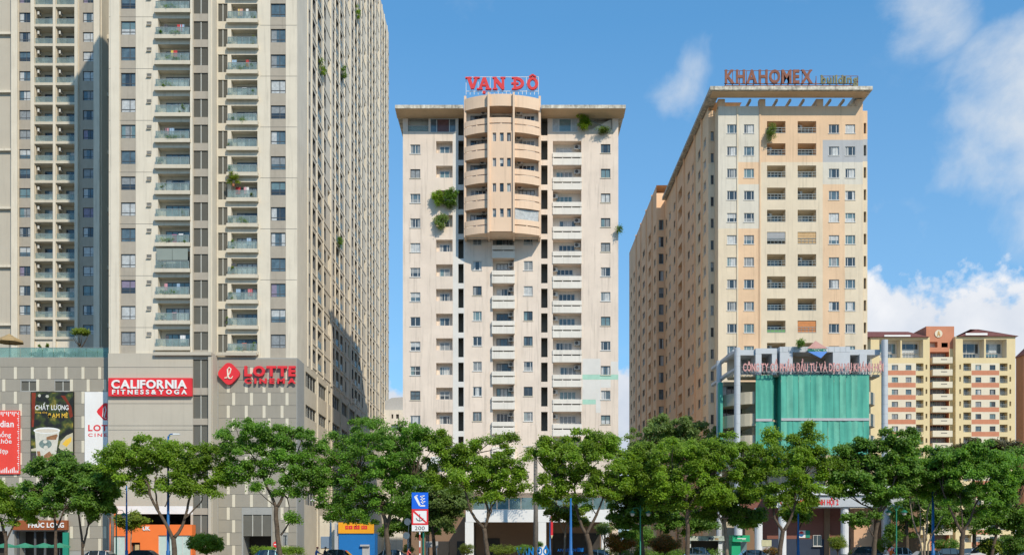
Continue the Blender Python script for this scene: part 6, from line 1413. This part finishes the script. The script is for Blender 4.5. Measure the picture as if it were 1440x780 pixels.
mb = MB(); x = U(774.5, 111.8); mb.box(x, x+.25, 111.78, 111.8, V(752, 112), V(720, 112), RED); mb.face([(x, 111.77, V(752, 112)), (x+.25, 111.77, V(752, 112)), (x+.1, 111.77, V(757, 112))], YEL); tag(part('flag', mb), 'narrow red flag hanging on the thin blue post', 'flag')
def lantern(label, u, Y, vtop, sides=(-1, 1), w=.75):
    x = U(u, Y); z = V(vtop, Y); t = thing('park_lamp', label, 'lamp post', (x, Y, .13), 'green park lamps'); mb = MB(); mb.tube([(x, Y, .13), (x, Y, .9), (x, Y, 1.0), (x, Y, z), (x, Y, z+.5)], [.14, .12, .07, .055, .02], GREENP, 9); part('post', mb, t, smooth=True)
    for sg in sides:
        mb = MB(); mb.tube([(x, Y, z-.2), (x+sg*w*.3, Y, z+.25), (x+sg*w*.8, Y, z+.22), (x+sg*w, Y, z)], .03, GREENP, 6); part('arm', mb, t)
        mb = MB(); c = (x+sg*w, Y); mb.tube([(c[0], Y, z-.02), (c[0], Y, z-.12), (c[0], Y, z-.26)], [.05, .2, .34], GREENP, 10); s_ = part('lamp_shade', mb, t); mb = MB(); mb.tube([(c[0], Y, z-.26), (c[0], Y, z-.42), (c[0], Y, z-.55)], [.19, .2, .08], mat('lamp_globe', (.62, .60, .55), .3, .03), 9); part('lamp_globe', mb, t, smooth=True)
lantern('green park lamp at the left of the orange shop', 163.5, 99, 720); lantern('green twin park lamp in front of the dark trees right of centre', 900.5, 94, 717); lantern('green twin park lamp beside the pale barked tree at right', 1260.5, 94, 716); lantern('green park lamp half hidden behind the river sign', 594.5, 97, 727, (-1,))
# river traffic sign
Y = 86.5; u_ = lambda u: U(u, Y); v_ = lambda v: V(v, Y)
t = thing('river_sign', 'river traffic sign with blue symbol panel, crossed out anchor and number 200 on two posts', 'sign', (u_(591), Y, .13))
mb = MB(); 
for q in range(9): mb.tube([(u_(590.3), Y, .13+q*.55), (u_(590.3), Y, .13+(q+1)*.55)], .062, WHITE if q % 2 else mat('post_red', (.50, .10, .07), .6, .15, 3), 9)
part('post', mb, t); mb = MB(); mb.tube([(u_(595.5), Y+.1, .13), (u_(595.5), Y+.1, v_(700))], .055, GREENP, 9); part('post', mb, t)
PB = mat('panel_blue', (.01, .13, .72), .4, .04)
mb = MB(); mb.box(u_(579.3), u_(602.3), Y-.14, Y-.10, v_(715), v_(692), PB); p1 = part('symbol_panel', mb, t)
mb = MB(); f = lambda pts: mb.face([(u_(a), Y-.145, v_(b)) for a, b in pts], WHITE)
f([(583, 699), (589.5, 711), (592, 710), (586, 697)]); f([(583, 699), (588, 696.6), (587, 695.2), (582.8, 697.5)]); f([(591, 711.6), (598, 711.6), (598, 709.6), (590.5, 709.6)])
for a, b in ((591, 697), (591.5, 701), (592, 705)): f([(a, b+1.4), (a+6.2, b+.2), (a+6.2, b-1.2), (a, b)]); f([(a+2, b+3), (a+3.4, b+3), (a+3.4, b-.8), (a+2, b-.8)])
o = part('white_symbol', mb, t)
mb = MB(); mb.box(u_(579.3), u_(602.3), Y-.14, Y-.10, v_(737.3), v_(715.3), WHITE); part('anchor_panel', mb, t)
mb = MB(); yy = Y-.15
for (a, b, c, d) in ((579.3, 602.3, 717.6, 715.3), (579.3, 602.3, 737.3, 735), (579.3, 581.4, 735, 717.6), (600.2, 602.3, 735, 717.6)): mb.box(u_(a), u_(b), yy, yy+.008, v_(c), v_(d), RED)
mb.prism([(u_(581.4), v_(719.6)), (u_(599), v_(735)), (u_(600.2), v_(735)), (u_(600.2), v_(733.4)), (u_(583), v_(717.6)), (u_(581.4), v_(717.6))], yy-.006, yy+.006, RED); part('red_border', mb, t)
mb = MB(); mb.tube([(u_(590.5), yy+.002, v_(722)), (u_(590.5), yy+.002, v_(731))], .025, BLACKM, 5); mb.tube([(u_(585.5), yy+.002, v_(728)), (u_(587.5), yy+.002, v_(731)), (u_(590.5), yy+.002, v_(732)), (u_(593.5), yy+.002, v_(731)), (u_(595.5), yy+.002, v_(728))], .03, BLACKM, 5); part('anchor_symbol', mb, t)
mb = MB(); mb.box(u_(579.3), u_(602.3), Y-.14, Y-.10, v_(746.2), v_(737.6), WHITE); part('number_panel', mb, t); letters(t, '200', u_(583.6), u_(597.5), Y-.16, v_(744.6), v_(739.4), BLACKM, .012, .0)
t = thing('no_entry_sign', 'small round red no entry sign in front of the podium gate', 'sign', (U(388.5, 116.2), 116.2, .13)); c = (U(388.5, 116.2), V(764.8, 116.2)); mb = MB(); mb.prism([(c[0]+.36*math.cos(a*.393), c[1]+.36*math.sin(a*.393)) for a in range(16)], 116.1, 116.14, RED); mb.box(c[0]-.24, c[0]+.24, 116.085, 116.098, c[1]-.06, c[1]+.06, WHITE); part('disc', mb, t); mb = MB(); mb.tube([(c[0], 116.2, .13), (c[0], 116.2, c[1])], .03, GALV, 6); part('post', mb, t)
# round speed mirror / camera heads seen behind the river sign
for i, (u, v, lb) in enumerate(((573, 733, 'upper white round lamp head among the dark branches left of the river sign'), (571.5, 752.5, 'lower white round lamp head among the dark branches left of the river sign'))):
    t = thing('round_lamp', lb, 'lamp', (U(u, 100), 100, V(v, 100)), 'white round lamps'); mb = MB(); c = (U(u, 100), V(v, 100)); mb.prism([(c[0]+.34*math.cos(a*.524), c[1]+.36*math.sin(a*.524)) for a in range(12)], 99.9, 100.1, WHITE); part('disc', mb, t); mb = MB(); mb.tube([(c[0]+.1, 100.15, .13), (c[0]+.1, 100.15, c[1])], .04, GALV, 6); part('post', mb, t)
# food kiosk and green booth
Y = 111.0; u_ = lambda u: U(u, Y); v_ = lambda v: V(v, Y)
t = thing('food_kiosk', 'white roofed food kiosk with dark open counter', 'kiosk', (u_(990), Y, .13)); mb = MB(); mb.box(u_(967), u_(1016.5), Y-.9, Y+1.5, v_(759.6), v_(753), mat('kiosk_sign', (.50, .55, .50), .5, .35, 3)); part('sign_roof', mb, t); mb = MB(); mb.box(u_(1009), u_(1014.5), Y-.5, Y-.3, .13, v_(759.8), WSTEEL); part('post', mb, t); mb = MB(); mb.box(u_(968), u_(970.5), Y-.5, Y-.3, .13, v_(759.8), WSTEEL); part('post', mb, t); mb = MB(); mb.box(u_(968), u_(1015), Y+.8, Y+1.4, .13, v_(759.8), DARKI); mb.box(u_(975), u_(1008), Y-.3, Y+.2, .13, 1.0, WSTEEL); part('counter', mb, t); mb = MB(); mb.box(u_(977), u_(983), Y-.93, Y-.905, v_(756.5), v_(753.6), WHITE); mb.box(u_(994), u_(1001), Y-.93, Y-.905, v_(758), v_(755), NAVY); mb.box(u_(1003), u_(1008), Y-.93, Y-.905, v_(758.5), v_(756), CANV); part('printed_picture', mb, t)
t = thing('green_booth', 'bright green booth with white letters between the kiosk and the hall column', 'booth', (u_(1035), Y, .13)); GB = mat('booth_green', (.02, .42, .20), .5, .05); mb = MB(); mb.box(u_(1027.5), u_(1051.5), Y-1.0, Y+.9, v_(761), v_(752), GB); part('canopy', mb, t); mb = MB(); mb.box(u_(1027.5), u_(1040), Y-.5, Y+.9, .13, v_(761.2), GB); part('body', mb, t); mb = MB(); mb.box(u_(1040.2), u_(1051), Y+.3, Y+.34, .13, v_(761.3), GL_T); part('glass_side', mb, t); mb = MB(); mb.box(u_(1034), u_(1046), Y-1.03, Y-1.003, v_(757.2), v_(756), WHITE); mb.box(u_(1040.5), u_(1045.5), Y-1.03, Y-1.004, v_(758.6), v_(757.3), mat('pale_green', (.40, .62, .48), .5, .1)); part('faded_lettering', mb, t)
t = thing('notice_board', 'small pale notice board on posts in front of the hall column', 'board', (u_(1077), Y, .13)); mb = MB(); mb.box(u_(1071), u_(1085), Y, Y+.08, v_(767.5), v_(758.5), mat('board_yellow', (.60, .58, .38), .5, .15, 3)); part('board', mb, t); mb = MB(); mb.box(u_(1072.5), u_(1083.5), Y+.02, Y+.10, .13, v_(768), GALV); part('stand', mb, t)
t = thing('sign_board', 'grey blank board on white legs behind the river sign', 'board', (u_(607), Y, .13)); mb = MB(); mb.box(u_(598), u_(616), Y, Y+.1, v_(769), v_(760.5), GALV); part('board', mb, t)
for x in (599.5, 613): mb = MB(); mb.box(u_(x), u_(x)+.12, Y+.11, Y+.2, .13, v_(761), WSTEEL); part('leg', mb, t)
# VAN DO ground letters and gate wall
Y = 107.5; u_ = lambda u: U(u, Y); v_ = lambda v: V(v, Y); BL = mat('letter_blue', (.01, .22, .66), .4, .04)
t = thing('ground_letters', 'big blue VẠN ĐÔ letters standing on the low kerb wall in front of the porch', 'sign', (u_(750), Y, v_(782))); letters(t, 'VẠN ĐÔ', u_(726), u_(772), Y, v_(779.5), v_(769), BL, .2, .04); letters(t, 'APARTMENT', u_(784), u_(813), Y, v_(774.8), v_(770.8), BL, .12, .03); mb = MB(); mb.box(u_(812), u_(821), Y, Y+.1, v_(775), v_(769.6), BL); part('blue_block', mb, t); mb = MB(); mb.box(u_(722), u_(824), Y-.1, Y+.4, .13, v_(780), PAVE); part('plinth', mb, t)
# green cafe parasols
for i, (u, lb) in enumerate(((8, 'first green cafe parasol at the left edge before the dark shop front'), (35, 'second green cafe parasol from the left before the dark shop front'), (62, 'third green cafe parasol from the left before the dark shop front'), (84, 'fourth green cafe parasol, next to the teal banner'))):
    Y = 119; x = U(u, Y); t = thing('cafe_parasol', lb, 'parasol', (x, Y, .13), 'cafe parasols'); mb = MB(); n = 8; PG = mat('parasol_green', (.05, .28, .17), .75, .1); z0, z1 = V(768.5, Y), V(762.5, Y)
    for q in range(n):
        a = 2*math.pi*q/n; b = 2*math.pi*(q+1)/n; mb.face([(x+1.25*math.cos(a), Y+1.25*math.sin(a), z0+.12), (x+1.25*math.cos(b), Y+1.25*math.sin(b), z0+.12), (x, Y, z1)], PG); mb.face([(x+1.25*math.cos(a), Y+1.25*math.sin(a), z0-.08), (x+1.25*math.cos(b), Y+1.25*math.sin(b), z0-.08), (x+1.25*math.cos(b), Y+1.25*math.sin(b), z0+.12), (x+1.25*math.cos(a), Y+1.25*math.sin(a), z0+.12)], PG)
    part('canopy', mb, t); mb = MB(); mb.tube([(x, Y, .13), (x, Y, z1)], .03, GALV, 6); part('pole', mb, t)

# ================================================================== CARS AND RIDERS
GLC = mat('car_glass', (.03, .04, .05), .05, 0, spec=.7, coat=.6)
def car(label, u, Y, col, L=4.4, H=1.48, kind='car', flip=False):
    x = U(u, Y); t = thing('parked_car' if Y > 106 else 'car', label, kind, (x, Y, 0), 'cars on the canal road', R(180) if flip else 0); pm = mat('car_paint_'+'_'.join(str(int(c*100)) for c in col), col, .25, .02, coat=1.0, spec=.5)
    def P(name, mb): return sub(name, mb, t)
    h = L/2; bel = H*.60; body = [(-h, .35), (-h+.05, .75), (-h+.35, bel), (-h*.55, bel+.03), (h*.40, bel), (h-.35, bel-.12), (h-.03, .70), (h, .35), (h-.2, .22), (-h+.2, .22)]
    mb = MB(); mb.prism(body[::-1], -.86, .86, pm); P('body', mb)
    cab = [(-h*.78, bel), (-h*.50, H-.06), (-h*.25, H), (h*.12, H-.01), (h*.28, H-.10), (h*.55, bel-.02)]
    mb = MB(); n = len(cab)
    lo = [(a, -.80 if b < bel+.05 else -.62, b) for a, b in cab]; hi = [(a, -y, b) for a, y, b in lo]
    mb.face(lo, GLC); mb.face(hi[::-1], GLC)
    for i in range(n-1): mb.face([lo[i], hi[i], hi[i+1], lo[i+1]], pm if 1 <= i <= 3 else GLC)
    g = P('greenhouse', mb); mb = MB()
    for xx in (-h*.52, -h*.08, h*.26): mb.tube([(xx*1.0+.0, -.82, bel), (xx*.93, -.64, H-.07)], .035, pm, 5); mb.tube([(xx, .82, bel), (xx*.93, .64, H-.07)], .035, pm, 5)
    P('pillars', mb)
    wm = CACHE.get('wheel')
    if not wm: w = MB(); w.tube([(0, -.1, 0), (0, .1, 0)], .32, TYRE, 16); w.tube([(0, -.115, 0), (0, .115, 0)], .19, GALV, 12); wm = CACHE['wheel'] = w.mesh('wheel')
    for sx_ in (-h*.62, h*.62):
        for sy in (-.78, .78): sub('wheel', wm, t, (sx_, sy, .32))
    mb = MB(); mb.box(h-.12, h-.02, -.78, -.45, .62, .76, WHITE); P('headlight', mb); mb = MB(); mb.box(h-.12, h-.02, .45, .78, .62, .76, WHITE); P('headlight', mb)
    mb = MB(); mb.box(-h+.0, -h+.12, -.8, -.5, .70, .85, TAIL); P('taillight', mb); mb = MB(); mb.box(-h, -h+.12, .5, .8, .70, .85, TAIL); P('taillight', mb)
    mb = MB(); mb.box(h*.30, h*.38, -.99, -.86, bel-.02, bel+.12, pm); P('mirror', mb)
    return t
W_ = (.72, .72, .72)
car('white saloon car in front of the slender tree at far left', 145, 98, W_, H=1.42); car('turquoise taxi roof in front of the forked tree trunk', 382, 97.5, (.02, .45, .55), 4.2, 1.50)
car('dark car behind the wide forked tree by the orange shop', 205, 103, (.03, .035, .05), H=1.45); car('silver grey car in front of the blue hoarding', 478, 103, (.30, .31, .32), H=1.5); car('pale silver car under the dense tree trunk', 556, 98, (.55, .56, .57), H=1.5)
car('white small car passing the blue lamp post before the porch', 842, 99, W_, 4.0, 1.52); car('cream van in front of the food kiosk', 984, 99, (.62, .58, .48), 3.4, 1.75, 'van'); car('pale pink car in front of the notice board', 1062, 98, (.60, .48, .46), 4.0, 1.50)
car('dark suv near the large ball shrub', 1212, 103, (.03, .045, .06), 4.5, 1.82, flip=True); car('white hatchback beside the green twin lamp', 1267, 101, W_, 3.6, 1.72); car('white saloon under the pale barked tree', 1308, 97, W_, H=1.42)
car('black parked car behind the blue lamp post at right', 1335, 110, (.02, .02, .025), 4.4, 1.6); car('white parked car near the forked tree at right', 1365, 111, W_, 4.4, 1.6); car('white parked van beside the pale leafy plant', 1385, 107, W_, 4.4, 1.9, 'van', True); car('dark car cropped at the right edge', 1432, 104, (.04, .05, .06), 4.4, 1.5)

def rider(label, u, Y, shirt, helm, mt_label, mcol):
    x = U(u, Y); t = thing('motorbike', mt_label, 'motorbike', (x, Y, 0), 'motorbikes on the canal road'); m = mat('bike_'+str(mcol), mcol, .3, .02, coat=.8)
    tw = CACHE.get('bwheel')
    if not tw:
        w = MB(); n = 20
        for q in range(n): a = 2*math.pi*q/n; b = 2*math.pi*(q+1)/n; w.tube([(.26*math.cos(a), 0, .26*math.sin(a)), (.26*math.cos(b), 0, .26*math.sin(b))], .04, TYRE, 6, False)
        w.tube([(0, -.05, 0), (0, .05, 0)], .06, GALV, 8)
        for q in range(5): a = q*1.257; w.tube([(0, 0, 0), (.24*math.cos(a), 0, .24*math.sin(a))], .015, GALV, 4)
        tw = CACHE['bwheel'] = w.mesh('wheel')
    sub('wheel', tw, t, (-.62, 0, .30)); sub('wheel', tw, t, (.62, 0, .30))
    mb = MB(); mb.prism([(-.75, .62), (-.55, .78), (.05, .70), (.15, .38), (.42, .40), (.52, .95), (.60, .95), (.62, .55), (.35, .28), (-.35, .30)][::-1], -.13, .13, m); sub('body', mb, t)
    mb = MB(); mb.prism([(-.7, .79), (-.1, .74), (-.08, .80), (-.68, .86)][::-1], -.12, .12, TYRE); sub('seat', mb, t)
    mb = MB(); mb.tube([(.52, -.32, 1.02), (.56, 0, .98), (.52, .32, 1.02)], .02, GALV, 6); sub('handlebar', mb, t)
    # rider: one skinned body sitting on the seat, hands on the bar
    me = CACHE.get('rider')
    if not me:
        V_ = [(-.22, 0, .88), (-.20, 0, 1.08), (-.14, 0, 1.30), (-.10, 0, 1.42), (-.08, 0, 1.52), (-.05, 0, 1.63), (-.03, 0, 1.72)]; rad = [.15, .14, .16, .07, .055, .095, .07]; E = [(i, i+1) for i in range(6)]
        def chain(root_, pts, rr):
            p = root_
            for q, r_ in zip(pts, rr): V_.append(q); rad.append(r_); E.append((p, len(V_)-1)); p = len(V_)-1
            return p
        for s_ in (-1, 1):
            chain(0, [(-.12, s_*.12, .86), (.22, s_*.17, .82), (.14, s_*.16, .38), (.24, s_*.16, .32)], [.10, .075, .05, .04])
            h_ = chain(2, [(-.12, s_*.19, 1.38), (.08, s_*.27, 1.18), (.36, s_*.30, 1.06), (.45, s_*.30, 1.04)], [.065, .05, .035, .035])
            for q in range(4): chain(h_, [(.50, s_*(.27+.022*q), 1.055), (.545, s_*(.27+.022*q), 1.035), (.545, s_*(.27+.022*q), 1.005)], [.011, .010, .009])
            chain(h_, [(.47, s_*.265, 1.02), (.50, s_*.26, 1.00)], [.013, .011])
        a = bpy.data.meshes.new('person'); a.from_pydata(V_, E, []); o = bpy.data.objects.new('person', a); COL.objects.link(o); sk = o.modifiers.new('s', 'SKIN'); sk.use_smooth_shade = True
        for i, r_ in enumerate(rad): a.skin_vertices[0].data[i].radius = (r_, r_)
        a.skin_vertices[0].data[0].use_root = True
        o.modifiers.new('d', 'SUBSURF').levels = 1; dg = bpy.context.evaluated_depsgraph_get(); dg.update(); me = bpy.data.meshes.new_from_object(o.evaluated_get(dg)); bpy.data.objects.remove(o); CACHE['rider'] = me
    me = me.copy(); me.materials.clear(); sh = mat('shirt_'+str(shirt), shirt, .85, .05); me.materials.append(sh); me.materials.append(SKIN); me.materials.append(mat('trousers', (.04, .045, .07), .9, .1))
    for p in me.polygons:
        c = p.center; p.material_index = 1 if (c.z > 1.47 or (c.x > .15 and c.z > .95)) else (2 if c.z < .93 else 0)
    r = bpy.data.objects.new('person', me); COL.objects.link(r); r.location = (x, Y, 0); tag(r, label, 'person', 'riders on the canal road')
    mb = MB(); n = 10
    for i in range(5):
        for q in range(n):
            f_ = lambda i_, q_: (-.045+.135*math.cos(i_*.33)*math.cos(q_*2*math.pi/n), .125*math.cos(i_*.33)*math.sin(q_*2*math.pi/n), 1.64+.15*math.sin(i_*.33))
            mb.face([f_(i, q), f_(i, q+1), f_(i+1, q+1), f_(i+1, q)], mat('helmet_'+str(helm), helm, .3, 0, coat=.6))
    sub('helmet', mb.mesh('helmet', True), r)
    mb = MB(); mb.box(.075, .10, -.02, .02, 1.60, 1.63, SKIN); mb.box(.060, .075, -.045, -.02, 1.635, 1.648, DARKI); mb.box(.060, .075, .02, .045, 1.635, 1.648, DARKI); sub('face', mb, r)
rider('person in a blue shirt and red helmet riding past the pale boundary wall', 447, 99, (.10, .17, .42), (.5, .06, .03), 'motorbike under the rider in the blue shirt', (.03, .03, .04))
rider('person in a dark shirt riding just ahead near the boundary wall', 458.5, 101, (.06, .05, .06), (.08, .05, .05), 'motorbike under the dark shirted rider near the boundary wall', (.3, .03, .03))
rider('person in a salmon red jacket and black helmet left of the river sign', 576, 97, (.70, .14, .12), (.02, .02, .02), 'motorbike under the salmon jacketed rider', (.05, .05, .3))
rider('person in an orange shirt riding left of the white hatchback', 1255, 97, (.80, .18, .03), (.65, .62, .6), 'motorbike under the orange shirted rider', (.02, .02, .02))
rider('person in a white shirt and pale helmet beneath the drooping dark tree', 1247, 103, (.6, .55, .5), (.6, .42, .2), 'motorbike under the white shirted rider', (.4, .4, .4))
